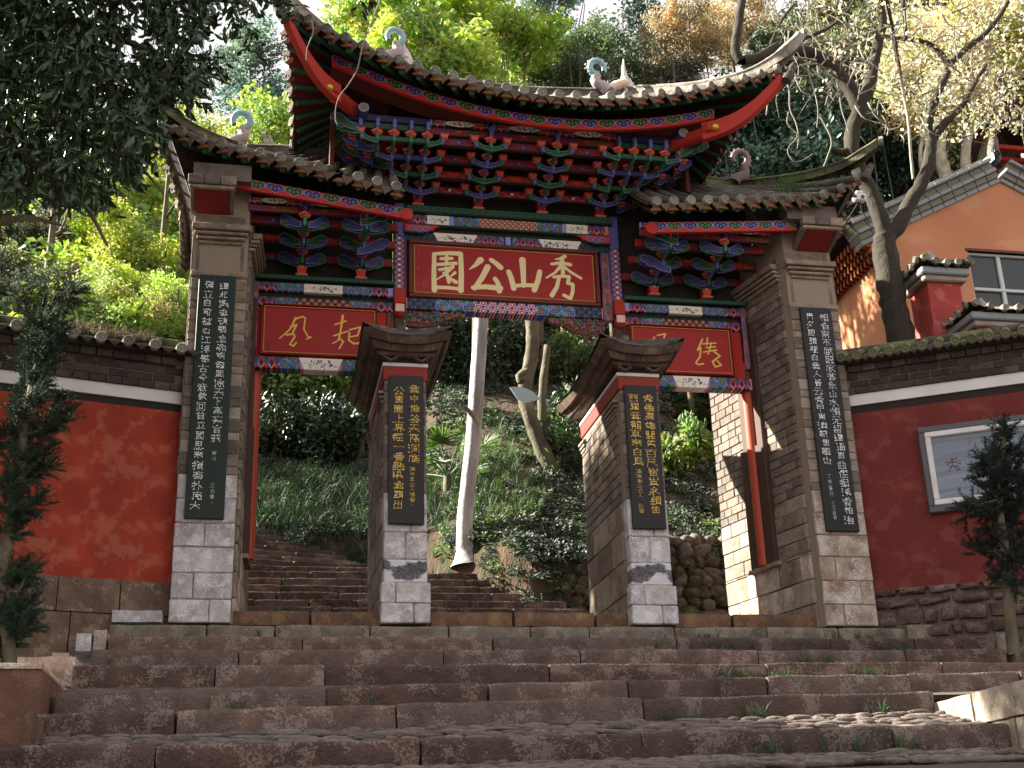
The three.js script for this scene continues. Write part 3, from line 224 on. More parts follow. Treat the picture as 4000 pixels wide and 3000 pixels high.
function outerPier(s) { // s = -1 left, 1 right
  const p = part('stone_pier', gate); const L = s < 0;
  const xo = L ? -4.436 : 4.65, xi = L ? -3.712 : 3.915, xb = L ? -3.575 : 3.40, mid = (xo + xi) / 2;
  const foot = (e) => L ? [[xo + e, -e], [xi - e, -e], [xb - e, -2.1 + e], [xo + e, -2.1 + e]] : [[xi + e, -e], [xo - e, -e], [xo - e, -2.1 + e], [xb + e, -2.1 + e]];
  piece('core', prism(foot(0.007), 0, 5.9), M.mortar, p);
  const X0 = Math.min(xo, xi), X1 = Math.max(xo, xi);
  // granite blocks of the foot (front)
  const ys = [0, 0.28, 0.60, 0.92, 1.22, 1.53, 1.84], cut = L ? [0.64, 0.36, 1, 0.5, 0.42, 0.7] : [0.36, 0.74, 0.3, 1, 0.28, 0.62];
  for (let i = 0; i < 6; i++) { const parts = cut[i] < 1 ? [[X0, lerp(X0, X1, cut[i])], [lerp(X0, X1, cut[i]), X1]] : [[X0, X1]];
    for (const [u, v] of parts) { const g = metric(block(v - u - 0.008, ys[i + 1] - ys[i] - 0.008, 0.16, 0.012, 0.004)); g.translate((u + v) / 2, (ys[i] + ys[i + 1]) / 2, -0.065); piece('stone_block', g, (L ? M.whiteStone : M.granite)[(rand() * 2) | 0], p); } }
  // narrow quoins beside the board, brick face behind it
  for (let y = 1.84, i = 0; y < 4.55; i++) { const h = Math.min(i % 3 ? 0.17 : 0.11, 4.56 - y); for (const e of [0, 1]) { const w = 0.20 + 0.05 * ((i + e) % 2), g = metric(block(w - 0.008, h - 0.008, 0.12, 0.01, 0.003)); g.translate(e ? X1 - w / 2 : X0 + w / 2, y + h / 2, -0.05); piece('brick', g, (rand() < 0.7 ? M.clayStone : M.brick)[(rand() * 3) | 0], p); } const g = metric(block(X1 - X0 - 0.48, h - 0.01, 0.1, 0.006)); g.translate(mid, y + h / 2, -0.05); piece('brick', g, M.brick[2], p); y += h; }
  // inner side face
  const A = L ? [[xi, -0.1], [xb, -2.1]] : [[xi, -0.1], [xb, -2.1]];
  const dir = V(xb - xi, 0, -2.1).normalize(), n = V(-dir.z, 0, dir.x).multiplyScalar(L ? 1 : -1);
  const a = [xi + dir.x * 0.14, dir.z * 0.14], b = [xb, -2.1];
  const face = L ? [[b, a]] : [[b, a]];
  const inner = (y0, y1, c, l, mats, nm, th, seed, f0 = a, f1 = b) => { if (L) sidedWall(p, f1, f0, y0, y1, c, l, mats, nm, th, seed); else sidedWall(p, f0, f1, y0, y1, c, l, mats, nm, th, seed); };
  // sidedWall's normal is to the left of its direction, so order the ends by the side that shows
  const put = (y0, y1, c, l, mats, nm, th, seed) => { const e0 = L ? a : b, e1 = L ? b : a; sidedWall(p, e0, e1, y0, y1, c, l, mats, nm, th, seed); };
  put(0.0, 1.02, 0.34, 0.62, M.granite.concat(M.clayStone), 'stone_block', 0.05, 900 + s); put(1.02, 1.84, 0.20, 0.52, M.clayStone, 'stone_block', 0.045, 905 + s); put(1.84, 5.42, 0.128, 0.25, M.brick, 'brick', 0.035, 910 + s);
  // wooden jamb and red half column against the inner face
  const J = (t, off) => V(xi + dir.x * t + n.x * off, 0, dir.z * t + n.z * off), ry = Math.atan2(-dir.z, dir.x);
  const jb = (w, h, d, y, t, off, m, nm) => { const q = J(t, off), g = metric(block(w, h, d, 0.008)); at(g, 0, 0, 0, ry); g.translate(q.x, y, q.z); piece(nm, g, m, p); };
  jb(0.58, 1.75, 0.10, 1.03 + 0.875, 1.10, 0.06, M.darkWood, 'jamb_board'); jb(0.50, 1.9, 0.07, 2.78 + 0.95, 1.10, 0.045, M.darkWood, 'jamb_board'); jb(0.7, 0.06, 0.14, 1.0, 1.10, 0.05, M.clayStone[0], 'ledge');
  { const q = J(1.10, 0.08), g = new THREE.CylinderGeometry(0.085, 0.09, 3.7, 18).toNonIndexed(); g.translate(q.x, 1.03 + 1.85, q.z); piece('post', g, M.redPost, p); }
  // shoulder, neck panel and cornice: plates that step outward
  const plate = (w0, w1, y0, y1, fz, bz, m, nm = 'cornice') => { const x0 = L ? X0 + w0 : X0 + w0, x1 = X1 - w1; const g = metric(block(x1 - x0, y1 - y0, fz - bz, 0.012, 0.002)); g.translate((x0 + x1) / 2, (y0 + y1) / 2, (fz + bz) / 2); piece(nm, g, m, p); };
  const st = M.clayStone; plate(-0.005, -0.005, 4.56, 4.64, 0.02, -0.14, st[0]);
  plate(0.1, 0.1, 4.64, 5.03, -0.045, -0.16, M.brick[3], 'panel'); plate(0.04, X1 - X0 - 0.11, 4.64, 5.03, -0.005, -0.16, M.brick[4], 'strip'); plate(X1 - X0 - 0.11, 0.04, 4.64, 5.03, -0.005, -0.16, M.brick[4], 'strip');
  for (let i = 0; i < 4; i++) { const e = 0.075 - i * 0.032, y0 = 5.03 + i * 0.06 + (i === 3 ? 0.0 : 0), h = i === 3 ? 0.085 : 0.042; const e2 = e - 0.0; // front course
    plate(e2, e2, y0, y0 + h, 0.03 + i * 0.028, -0.2, st[i % 2 ? 0 : 1]); const q = n.clone().multiplyScalar(0.02 + i * 0.028); const g = metric(block(2.0, h, 0.12, 0.008)); at(g, 0, 0, 0, ry); const c = J(1.12, 0); g.translate(c.x + q.x, y0 + h / 2, c.z + q.z); piece('cornice', g, st[i % 2 ? 1 : 0], p); }
  plate(0.0, 0.05, 5.275, 5.47, 0.0, -0.2, M.brick[0], 'brick_block'); plate(0.02, 0.02, 5.47, 5.9, -0.02, -0.3, M.brick[1], 'brick_block');
  // the red cove board leans out to the eave; a ledge of grey bricks closes it
  const cx0 = L ? X0 + 0.0 : X0 + 0.215, cx1 = L ? X1 - 0.27 : X1 - 0.05;
  { const g = metric(block(cx1 - cx0, 0.022, 0.46, 0.004)); g.rotateX(-0.36); g.translate((cx0 + cx1) / 2, 5.565, 0.185); piece('cove_board', g, M.coveRed, p); }
  for (const e of [cx0 - 0.03, cx1 + 0.03]) { const g = metric(block(0.05, 0.13, 0.5, 0.008)); g.rotateX(-0.30); g.translate(e, 5.61, 0.18); piece('cove_side', g, M.brick[1], p); }
  { const g = metric(block(cx1 - cx0 + 0.14, 0.045, 0.1, 0.01)); g.translate((cx0 + cx1) / 2, 5.655, 0.40); piece('ledge', g, st[0], p); for (let i = 0; i < 3; i++) { const w = (cx1 - cx0 + 0.18) / 3, b2 = metric(block(w - 0.01, 0.13, 0.1, 0.01)); b2.translate(cx0 - 0.09 + w * (i + 0.5), 5.745, 0.43); piece('brick', b2, M.brick[(i + 1) % 5], p); } }
  piece('core', metric(lim(X0 - 0.03, X1 + 0.0, 5.81, 6.05, -2.0, 0.36)), M.brick[1], p);
  // the other three faces are plain brickwork
  sidedWall(p, L ? [xo, 0] : [xo, -2.1], L ? [xo, -2.1] : [xo, 0], 1.84, 5.3, 0.128 * 2, 0.5, M.brick, 'brick', 0.03, 930 + s);
}
M.clayStone = [[0.30, 0.235, 0.185], [0.25, 0.20, 0.16], [0.34, 0.29, 0.245]].map((c, i) => std({ map: stoneMap(c, [0.46, 0.40, 0.33], [c[0] * 0.55, c[1] * 0.5, c[2] * 0.45], 301 + i, 0.4, 0.4), bumpMap: roughBump, bumpScale: 0.01 }));
M.coveRed = flat(0.20, 0.014, 0.012, 0.85, { bumpMap: roughBump, bumpScale: 0.006 });
M.redPost = std({ map: texture(128, (u, v) => mix3([0.36, 0.035, 0.014], [0.48, 0.075, 0.035], fbm(u, v * 0.3, 8, 4, 311))), roughness: 0.55 });
outerPier(-1); outerPier(1);

// ---- buttress piers with a small curved brick roof
M.soot = std({ map: texture(512, (u, v) => { const b = mix3([0.60, 0.59, 0.62], [0.74, 0.74, 0.78], fbm(u, v, 8, 5, 321)); const s = sst(fbm(u, v, 3, 5, 327) + 0.28 * Math.exp(-Math.pow((v - 0.55) / 0.22, 2)), 0.58, 0.74); const k = fbm(u, v, 40, 3, 329); return mix3(b, [0.055, 0.05, 0.06], s * (0.65 + 0.5 * k)); }), bumpMap: roughBump, bumpScale: 0.016 });
function buttress(s) {
  const p = part('buttress_pier', gate); const x0 = s < 0 ? -1.887 : 1.30, x1 = s < 0 ? -1.335 : 1.852, cx = (x0 + x1) / 2, w = x1 - x0, zb = -2.1;
  piece('core', metric(lim(x0 + 0.007, x1 - 0.007, 0, 3.4, zb + 0.007, -0.007)), M.mortar, p);
  const ys = [0, 0.245, 0.505, 0.80, 1.15, 1.66];
  const cuts = [[0.66], [0.3], [], [0.5], [0.62]];
  for (let i = 0; i < 5; i++) { const o = i < 2 ? 0.035 : 0, a = x0 - o, b = x1 + o, c = [0, ...cuts[i], 1]; for (let k = 0; k + 1 < c.length; k++) { const u = lerp(a, b, c[k]), v = lerp(a, b, c[k + 1]), h = ys[i + 1] - ys[i]; const g = block(v - u - 0.006, h - 0.006, 0.2, 0.014, 0.004); g.translate((u + v) / 2, (ys[i] + ys[i + 1]) / 2, -0.08 + o);
      if (i === 2) { const q = g.attributes.position, uv = g.attributes.uv; for (let t = 0; t < q.count; t++) uv.setXY(t, (q.getX(t) - x0) / 0.6 + (s > 0 ? 0.37 : 0), (q.getY(t) - 0.46) / 0.42); piece('stone_block', g, M.soot, p).userData.label = 'white stone with a black soot stain'; } else piece('stone_block', metric(g), M.whiteStone[(k + i) % 2], p); } }
  // side faces
  const sides = [[[x0, zb], [x0, -0.0]], [[x1, -0.0], [x1, zb]]];
  sides.forEach(([a, b], k) => { const f = (y0, y1, c, l, m, nm, th, sd) => { const z0 = Math.min(a[1], b[1]), z1 = Math.max(a[1], b[1]) - 0.18; if (k === 0) sidedWall(p, [x0, z0], [x0, z1], y0, y1, c, l, m, nm, th, sd, 0.008); else sidedWall(p, [x1, z1], [x1, z0], y0, y1, c, l, m, nm, th, sd, 0.008); };
    f(0, 1.66, 0.42, 0.8, [M.clayStone[0], M.clayStone[1], M.darkClay], 'stone_block', 0.03, 950 + s * 3 + k); f(1.66, 3.12, 0.135, 0.24, M.brick, 'brick', 0.028, 960 + s * 3 + k); });
  sidedWall(p, [x0, 0], [x1, 0], 1.66, 3.15, 0.15, 0.28, M.brick, 'brick', 0.02, 970 + s);
  sidedWall(p, [x1, zb], [x0, zb], 0, 3.15, 0.3, 0.4, M.brick, 'brick', 0.02, 975 + s);
  for (let i = 0; i < 3; i++) { for (const z of [-0.36]) { const g = metric(lim(x0 - 0.03 - i * 0.018, x0 + 0.02, 2.94 + i * 0.055, 2.975 + i * 0.055, -0.62 - i * 0.03, -0.16 + i * 0.03)); piece('corbel', g, M.clayStone[i % 2], p); } const g2 = metric(lim(x0 - 0.03 - i * 0.018, x0 + 0.02, 2.94 + i * 0.055, 2.975 + i * 0.055, -2.1, -1.86 + i * 0.03)); piece('corbel', g2, M.clayStone[i % 2], p); }
  piece('red_band', metric(block(w + 0.03, 0.19, 2.13, 0.008).translate(cx, 3.29, -1.05)), M.bandRed, p);
  piece('white_band', metric(block(w + 0.05, 0.05, 2.15, 0.006).translate(cx, 3.415, -1.05)), M.white, p);
  // zigzag bricks at the corners, then three curved tiers
  for (const sx of [-1, 1]) for (const sz of [0, 1]) { const z = sz ? 0.055 : -2.155; for (const t of [-1, 1]) { const g = metric(block(0.12, 0.028, 0.1, 0.004)); g.rotateZ(t * sx * 0.5); g.translate(cx + sx * (w / 2 - 0.075 + 0.05 * t), 3.475, z); piece('zigzag_brick', g, M.clay[0], p); } }
  piece('core', metric(lim(cx - 0.27, cx + 0.27, 3.44, 3.56, -2.12, 0.02)), M.dark, p);
  const tiers = [[0.36, 0.11, 3.50, 0.035, 0.006], [0.42, 0.19, 3.535, 0.09, 0.05], [0.52, 0.29, 3.605, 0.105, 0.085]];
  tiers.forEach(([hw, oz, y, h, up], ti) => { const zf = oz, zk = -2.1 - oz; const rise = (u) => up * Math.pow(Math.abs(u), 2.4);
    const run = (P0, P1, n) => { for (let i = 0; i < n; i++) { const u0 = i / n * 2 - 1, u1 = (i + 1) / n * 2 - 1, q = (u, dy) => { const b = P0.clone().lerp(P1, (u + 1) / 2); b.y = y + rise(u) + dy; return b; }; const flare = 0.07 + 0.02 * ti, nrm = P1.clone().sub(P0).normalize(); const out = V(nrm.z, 0, -nrm.x).multiplyScalar(-1);
        const sgn = out.dot(V(cx, 0, -1.05).sub(P0)) > 0 ? -1 : 1; out.multiplyScalar(sgn); const g0 = 0.004, e0 = u0 + g0, e1 = u1 - g0; const a = q(e0, 0), b = q(e1, 0), c = q(e0, h), d = q(e1, h); const ext = (v, u) => v.clone().add(out.clone().multiplyScalar(flare * 0.6)).add(nrm.clone().multiplyScalar(u * flare * 0.6)); const C0 = ext(c, u0), D0 = ext(d, u1); const inn = out.clone().multiplyScalar(-0.22); const I = [a, b, D0, C0].map((v) => v.clone().add(inn)); const F = [a, b, D0, C0];
        const P = []; const qd = (m, n2, o, r2) => { for (const v of [m, n2, o, m, o, r2]) P.push(v.x, v.y, v.z); }; qd(F[0], F[1], F[2], F[3]); qd(F[3], F[2], I[2], I[3]); qd(F[1], F[0], I[0], I[1]); qd(F[0], F[3], I[3], I[0]); qd(F[2], F[1], I[1], I[2]); const g = new THREE.BufferGeometry(); g.setAttribute('position', new THREE.Float32BufferAttribute(P, 3)); g.computeVertexNormals(); piece('eave_brick', metric(g), M.clay[(i + ti) % 3], p); } };
    const A = V(cx - hw, 0, zf), B = V(cx + hw, 0, zf), D = V(cx - hw, 0, zk), E = V(cx + hw, 0, zk); run(A, B, ti ? 4 : 2); run(D, A, ti ? 9 : 6); run(B, E, ti ? 9 : 6); run(E, D, 3); });
  // low hipped top with a ridge
  { const T = (u, v) => V(cx + (u * 2 - 1) * 0.60 * (1 - v), 3.70 + 0.16 * Math.pow(Math.abs(u * 2 - 1), 2.4) * (1 - v) + 0.42 * v, 0); for (const [z, k] of [[0.36, 1], [-2.46, -1]]) { const g = grid(8, 4, (u, v) => { const q = T(u, v); q.z = lerp(z, -1.05 + k * 0.6, v); return q; }); piece('roof_slope', g, M.tile[0], p); } for (const k of [-1, 1]) { const g = grid(8, 4, (u, v) => V(cx + k * 0.60 * (1 - v), 3.70 + 0.16 * Math.pow(Math.abs(u * 2 - 1), 2.4) * (1 - v) + 0.42 * v, lerp(lerp(-2.46, 0.36, u), lerp(-1.65, -0.45, u), v))); piece('roof_slope', g, M.tile[1], p); } piece('ridge', metric(block(0.12, 0.12, 1.3, 0.03).translate(cx, 4.13, -1.05)), M.tile[1], p); }
}
M.darkClay = std({ map: stoneMap([0.16, 0.115, 0.09], [0.30, 0.24, 0.19], [0.07, 0.05, 0.045], 341, 0.4, 0.3), bumpMap: roughBump, bumpScale: 0.012 });
M.bandRed = flat(0.26, 0.026, 0.02, 0.75, { bumpMap: roughBump, bumpScale: 0.004 });
buttress(-1); buttress(1);

// ---- timber frame: columns, painted beams, brackets
const uvFace = (g, x0, x1, y0, y1) => { const p = g.attributes.position, uv = g.attributes.uv; for (let i = 0; i < p.count; i++) uv.setXY(i, (p.getX(i) - x0) / (x1 - x0), (p.getY(i) - y0) / (y1 - y0)); return g; };
const beam = (nm, x0, x1, y0, y1, z0, z1, m, c = 0.008) => { const g = block(x1 - x0, y1 - y0, z1 - z0, c).translate((x0 + x1) / 2, (y0 + y1) / 2, (z0 + z1) / 2); return piece(nm, uvFace(g, x0, x1, y0, y1), m, gate); };
for (const s of [-1, 1]) {
  const c = part('column', gate), x = s < 0 ? -1.592 : 1.652;
  piece('shaft', metric(block(0.15, 4.7, 0.17, 0.02).translate(x, 2.36, -1.03)), M.darkWood, c);
  piece('painted_shaft', uvFace(block(0.148, 0.86, 0.17, 0.015).translate(x, 5.385, -1.02), x - 0.074, x + 0.074, 4.955, 5.815), M.post, c);
  piece('blue_head', metric(block(0.155, 0.56, 0.175, 0.02).translate(x, 6.095, -1.02)), M.blueHead ??= flat(0.10, 0.11, 0.36, 0.6), c);
  piece('clamp', metric(block(0.165, 0.235, 0.22, 0.012).translate(x, 4.835, -0.98)), M.redBright, c);
  const k = metric(block(0.15, 0.19, 0.22, 0.05).translate(x, 4.62, -0.97)); piece('drop_knob', k, M.redBright, c); piece('knob_rim', metric(block(0.13, 0.12, 0.02, 0.008).translate(x, 4.64, -0.857)), flat(0.75, 0.5, 0.47), c);
  const px = x + s * 0.10; piece('shaft', metric(block(0.10, 1.6, 0.14, 0.02).translate(px, 3.9, -1.04)), M.maroon, c);
}
// central bay
beam('meander_beam', -1.50, 1.62, 6.19, 6.305, -1.18, -0.86, M.meander);
beam('painted_beam', -1.515, 1.572, 6.03, 6.187, -1.15, -0.92, M.bandCentre);
beam('lower_moulding', -1.515, 1.572, 6.0, 6.028, -1.15, -0.90, M.green);
beam('painted_beam', -1.515, 1.572, 5.765, 5.93, -1.10, -0.97, M.bandCart);
beam('soffit_board', -1.515, 1.572, 5.932, 5.998, -1.12, -0.99, M.dark);
for (const s of [-1, 1]) { const x = s < 0 ? -1.515 : 1.572, sh = new THREE.Shape(); sh.moveTo(0, 0); sh.lineTo(0.50, 0); sh.quadraticCurveTo(0.42, -0.02, 0.42, -0.06); sh.quadraticCurveTo(0.30, -0.09, 0.26, -0.13); sh.lineTo(0, -0.12); sh.lineTo(0, 0); const g = new THREE.ExtrudeGeometry(sh, { depth: 0.05, bevelEnabled: true, bevelSize: 0.006, bevelThickness: 0.006, bevelSegments: 1 }); if (s > 0) g.scale(-1, 1, 1); g.translate(x, 5.998, -0.95); uvFace(g, x, x - s * 0.5, 5.87, 6.0);
  piece('corner_bracket', g, M.cornerBracket ??= std({ map: canvasTex(256, 80, (q, W, H) => { fillR(q, '#c43022', 0, 0, W, H); fillR(q, '#16402c', 0, H * 0.8, W, H * 0.2); [[0.22, 0.45], [0.42, 0.55], [0.62, 0.45]].forEach(([a, b]) => [[C.lblue, 0.32], [C.blue, 0.26], [C.lred, 0.16], [C.navy, 0.09]].forEach(([c, k]) => { q.fillStyle = c; q.beginPath(); q.arc(W * a, H * b, H * k, 0, 7); q.fill(); })); }), roughness: 0.6 }), gate); }
beam('painted_beam', -1.50, 1.40, 4.645, 4.825, -1.10, -0.90, M.beamLow);
beam('back_panel', -1.52, 1.575, 4.83, 5.765, -1.10, -1.06, M.maroon);
for (const s of [-1, 1]) beam('jamb_strip', s < 0 ? -1.52 : 1.42, s < 0 ? -1.475 : 1.572, 4.645, 5.76, -1.05, -0.955, s < 0 ? M.maroon : M.bandSide2);
// carved brackets under the lintel: raised scrolls in gilt, pink, green and blue
{ const cols = [flat(0.26, 0.115, 0.03, 0.6), flat(0.36, 0.09, 0.08, 0.7), flat(0.045, 0.14, 0.09, 0.7), flat(0.10, 0.10, 0.24, 0.7)];
  for (const s of [-1, 1]) { const b = part('carved_bracket', gate), x = s < 0 ? -1.497 : 1.395, r = rng(40 + s); const sh = new THREE.Shape(); sh.moveTo(0, 0); sh.lineTo(0.84, 0); sh.quadraticCurveTo(0.80, -0.12, 0.62, -0.10); sh.quadraticCurveTo(0.5, -0.2, 0.36, -0.22); sh.quadraticCurveTo(0.2, -0.27, 0, -0.23); sh.lineTo(0, 0); const g = new THREE.ExtrudeGeometry(sh, { depth: 0.07, bevelEnabled: false }); if (s > 0) g.scale(-1, 1, 1); g.translate(x, 4.644, -1.02); piece('board', metric(g), M.maroon, b);
    for (let i = 0; i < 84; i++) { const u = r() * 0.8, top = 0, bot = -0.21 + 0.16 * Math.pow(u / 0.84, 1.5), v = lerp(bot, top, r()); const a0 = r() * 6, R = rr(0.02, 0.042, r), pts = []; for (let k = 0; k < 7; k++) { const a = a0 + k * 0.75, q = R * (1 - k * 0.11); pts.push([x - s * u * 1 + Math.cos(a) * q, 4.64 + v + Math.sin(a) * q, -0.945 + 0.012 * Math.sin(k)]); } piece('scroll', limb(pts, 0.017, 0.007, 8, 5, 0), cols[(r() * 4) | 0], b); } } }
// side bays
for (const s of [-1, 1]) { const a = s < 0 ? -3.66 : 1.735, b = s < 0 ? -1.675 : 3.63, dy = s < 0 ? 0 : -0.03;
  beam('meander_beam', a, b, 5.0 + dy, 5.068 + dy, -1.15, -0.88, M.meander); beam('painted_beam', a, b, 4.83 + dy, 4.965 + dy, -1.13, -0.92, M.bandSide); beam('soffit_board', a, b, 4.76 + dy, 4.83 + dy, -1.12, -0.99, M.dark); beam('soffit_board', a, b, 4.967 + dy, 4.998 + dy, -1.12, -0.96, M.dark); beam('painted_beam', a, b, 4.61 + dy, 4.758 + dy, -1.10, -0.96, M.bandSide2); beam('back_panel', a, b, 3.84 + dy, 4.608 + dy, -1.12, -0.98, M.red); beam('painted_beam', a + (s > 0 ? 0.02 : 0), b - 0.02, 3.655 + dy, 3.835 + dy, -1.10, -0.91, M.bandSide3);  // near-black boards fill the gaps between beams, standing in for their shade
  for (const x of [a + 0.06, b - 0.06]) beam('jamb_strip', x - 0.035, x + 0.035, 3.84 + dy, 4.606 + dy, -1.0, -0.955, M.maroon); const e = s < 0 ? a + 0.02 : b - 0.10; beam('jamb_strip', e, e + 0.08, 3.95, 4.95, -1.0, -0.90, M.bandSide2); }

// ---- bracket sets
const armGeo = (() => { // a curved lateral arm, from its root (0, 0) out and up to the block it carries
  const mk = (k) => { const s = new THREE.Shape(); s.moveTo(0, -0.02); s.quadraticCurveTo(0.05, 0.005, 0.09, 0.0); s.quadraticCurveTo(0.15, 0.01, 0.205, 0.085); s.lineTo(0.262, 0.085); s.quadraticCurveTo(0.25, 0.03, 0.215, -0.005); s.quadraticCurveTo(0.19, -0.035, 0.13, -0.042); s.quadraticCurveTo(0.06, -0.075, 0, -0.08); s.lineTo(0, -0.02); return s; };
  return { body: mk(1) }; })();
const leafGeo = (() => { const s = new THREE.Shape(); s.moveTo(0, -0.02); s.bezierCurveTo(0.10, -0.0, 0.16, 0.10, 0.24, 0.13); s.bezierCurveTo(0.30, 0.15, 0.35, 0.12, 0.33, 0.08); s.bezierCurveTo(0.36, 0.06, 0.33, 0.03, 0.29, 0.03); s.bezierCurveTo(0.28, -0.02, 0.22, -0.03, 0.18, -0.03); s.bezierCurveTo(0.14, -0.08, 0.06, -0.09, 0, -0.10); s.lineTo(0, -0.02); return s; })();
function outlined(shape, depth, body, edge, parent, name, place) { // painted arm: body plus a pale raised rim that follows its outline
  const g = new THREE.ExtrudeGeometry(shape, { depth, bevelEnabled: false, curveSegments: 6 }); place(g); piece(name, g, body, parent);
  const pts = shape.getPoints(6); const rim = []; for (let i = 0; i + 1 < pts.length; i++) { const a = pts[i], b = pts[i + 1], l = a.distanceTo(b); if (l < 0.004) continue; const q = box(l + 0.004, 0.007, 0.008); q.rotateZ(Math.atan2(b.y - a.y, b.x - a.x)); q.translate((a.x + b.x) / 2, (a.y + b.y) / 2, depth + 0.002); rim.push(q); } const rg = merge(rim); place(rg); piece('arm_rim', rg, edge, parent);
}
const dougeo = (w, h, d) => { const g = block(w, h, d, 0.006), p = g.attributes.position; for (let i = 0; i < p.count; i++) { const t = p.getY(i) / h + 0.5; const k = t > 0.45 ? 1 : 0.66 + t * 0.75; p.setX(i, p.getX(i) * k); p.setZ(i, p.getZ(i) * k); } g.computeVertexNormals(); return uvFace(g, -w / 2, w / 2, -h / 2, h / 2); };
const douSide = dougeo(0.125, 0.075, 0.12), douMid = dougeo(0.125, 0.07, 0.125).rotateY(Math.PI / 4), footGeo = dougeo(0.15, 0.15, 0.15);
M.rimB = flat(0.22, 0.24, 0.48, 0.7); M.rimG = flat(0.13, 0.32, 0.21, 0.7); M.armB = flat(0.045, 0.045, 0.20, 0.55); M.armG = flat(0.012, 0.062, 0.032, 0.55);
const nose = (w, h, d) => block(w, h, d, 0.016);
function arm(parent, x, y, z, sx, blue, k = 1, turn = 0) { outlined(armGeo.body, 0.05, blue ? M.armB : M.armG, blue ? M.rimB : M.rimG, parent, 'bracket_arm', (g) => { g.scale(k, k, 1); if (sx < 0) g.scale(-1, 1, 1); if (turn) g.rotateY(turn); g.translate(x, y, z); });
  const e = nose(0.05, 0.085, 0.075).translate(0, 0, 0); e.rotateZ(sx * -0.2); if (turn) { e.translate(sx * 0.215 * k, 0.02, 0.03); e.rotateY(turn); e.translate(x, y, z); } else e.translate(x + sx * 0.215 * k, y + 0.02, z + 0.03); piece('arm_end', e, blue ? M.jade : M.violet, parent); }
const CT = [[-0.66, 6.535], [-0.37, 6.625], [-0.08, 6.72], [0.24, 6.80]], DX = 0.235;
function centreSet(x, corner) { // corner: -1 / 0 / 1
  const b = part('bracket_set', gate);
  piece('foot_block', footGeo.clone().translate(x, 6.40, -0.93), M.footDou, b); piece('foot_base', metric(block(0.17, 0.03, 0.17, 0.006).translate(x, 6.322, -0.93)), flat(0.55, 0.22, 0.18), b);
  CT.forEach(([z, y], k) => { const blue = k % 2 === 1; const col = k % 2 ? M.jade : M.violet;
    const n0 = corner < 0 ? -(k + 1) : -1, n1 = corner > 0 ? k + 1 : 1;
    for (let i = n0; i <= n1; i++) { const end = i === n0 || i === n1; piece('bearing_block', (end ? douSide : douMid).clone().translate(x + i * DX, y, z), M.dou, b);
      if (!end) { const zs = 0.34; piece('projecting_arm', metric(nose(0.05, 0.115, zs).translate(x + i * DX, y - 0.09, z - zs / 2 + 0.045)), col, b); } }
    if (n1 - n0 > 2) piece('tie_arm', metric(block((n1 - n0 - 2) * DX, 0.075, 0.05, 0.006).translate(x + (n0 + n1) / 2 * DX, y - 0.085, z - 0.02)), blue ? M.armG : M.armB, b);
    arm(b, x + (n0 + 1) * DX, y - 0.10, z - 0.03, -1, !blue); arm(b, x + (n1 - 1) * DX, y - 0.10, z - 0.03, 1, !blue);
    if (corner) { const xe = x + corner * (DX * (k + 1)), out = xe + corner * 0.10; // side face of the corner: blocks and cloud ends that point along the flank
      for (let j = 1; j <= k + 2; j++) { const zz = z - j * 0.26 + 0.05; if (zz < -1.9) continue; piece('bearing_block', douSide.clone().rotateY(Math.PI / 2).translate(xe + corner * 0.10, y, zz), M.dou, b); const e = j % 2 ? M.armB : M.armG; outlined(leafGeo, 0.05, e, j % 2 ? M.rimB : M.rimG, b, 'cloud_end', (g) => { g.scale(0.62 * corner, 0.8, 1); g.translate(xe + corner * 0.02, y - 0.07, zz - 0.02); }); } outlined(leafGeo, 0.06, blue ? M.armG : M.armB, blue ? M.rimG : M.rimB, b, 'cloud_end', (g) => { g.rotateY(corner * -0.5); g.scale(corner, 1, 1); g.translate(xe, y + 0.02, z + 0.02); }); } });
  // top row: pale stubs under the eave purlin
  const n0 = corner < 0 ? -5 : 0, n1 = corner > 0 ? 5 : 0; for (let i = n0; i <= n1; i++) { if (corner && Math.abs(i) > 4) continue; piece('stub', metric(nose(0.055, 0.15, 0.10).translate(x + i * DX * 1.0, 6.905, 0.30)), M.violet, b); }
  if (corner) { piece('tie_arm', metric(block(4.6 * DX, 0.09, 0.05, 0.006).translate(x + corner * 2.2 * DX, 6.895, 0.235)), M.armG, b); piece('tie_arm', metric(block(4.9 * DX, 0.10, 0.06, 0.006).translate(x + corner * 2.3 * DX, 7.0, 0.26)), M.navy, b); outlined(leafGeo, 0.06, M.armG, M.rimB, b, 'cloud_end', (g) => { g.scale(corner * 1.1, 1.1, 1); g.translate(x + corner * 4.2 * DX, 6.88, 0.24); });
    const c = new THREE.CylinderGeometry(0.075, 0.075, 0.5, 16).toNonIndexed(); c.rotateX(Math.PI / 2); c.translate(x + corner * 3.9 * DX, 7.01, 0.26); piece('purlin_end', c, M.armB, b); const d = new THREE.RingGeometry(0.055, 0.073, 20).toNonIndexed(); d.translate(x + corner * 3.9 * DX, 7.01, 0.513); piece('purlin_rim', d, M.rimB, b); const f = new THREE.CircleGeometry(0.054, 16).toNonIndexed(); f.translate(x + corner * 3.9 * DX, 7.01, 0.512); piece('purlin_flower', f, flat(0.22, 0.17, 0.08), b); }
}
const FX = [-1.324, -0.424, 0.54, 1.444];
FX.forEach((x, i) => centreSet(x, i === 0 ? -1 : i === 3 ? 1 : 0));
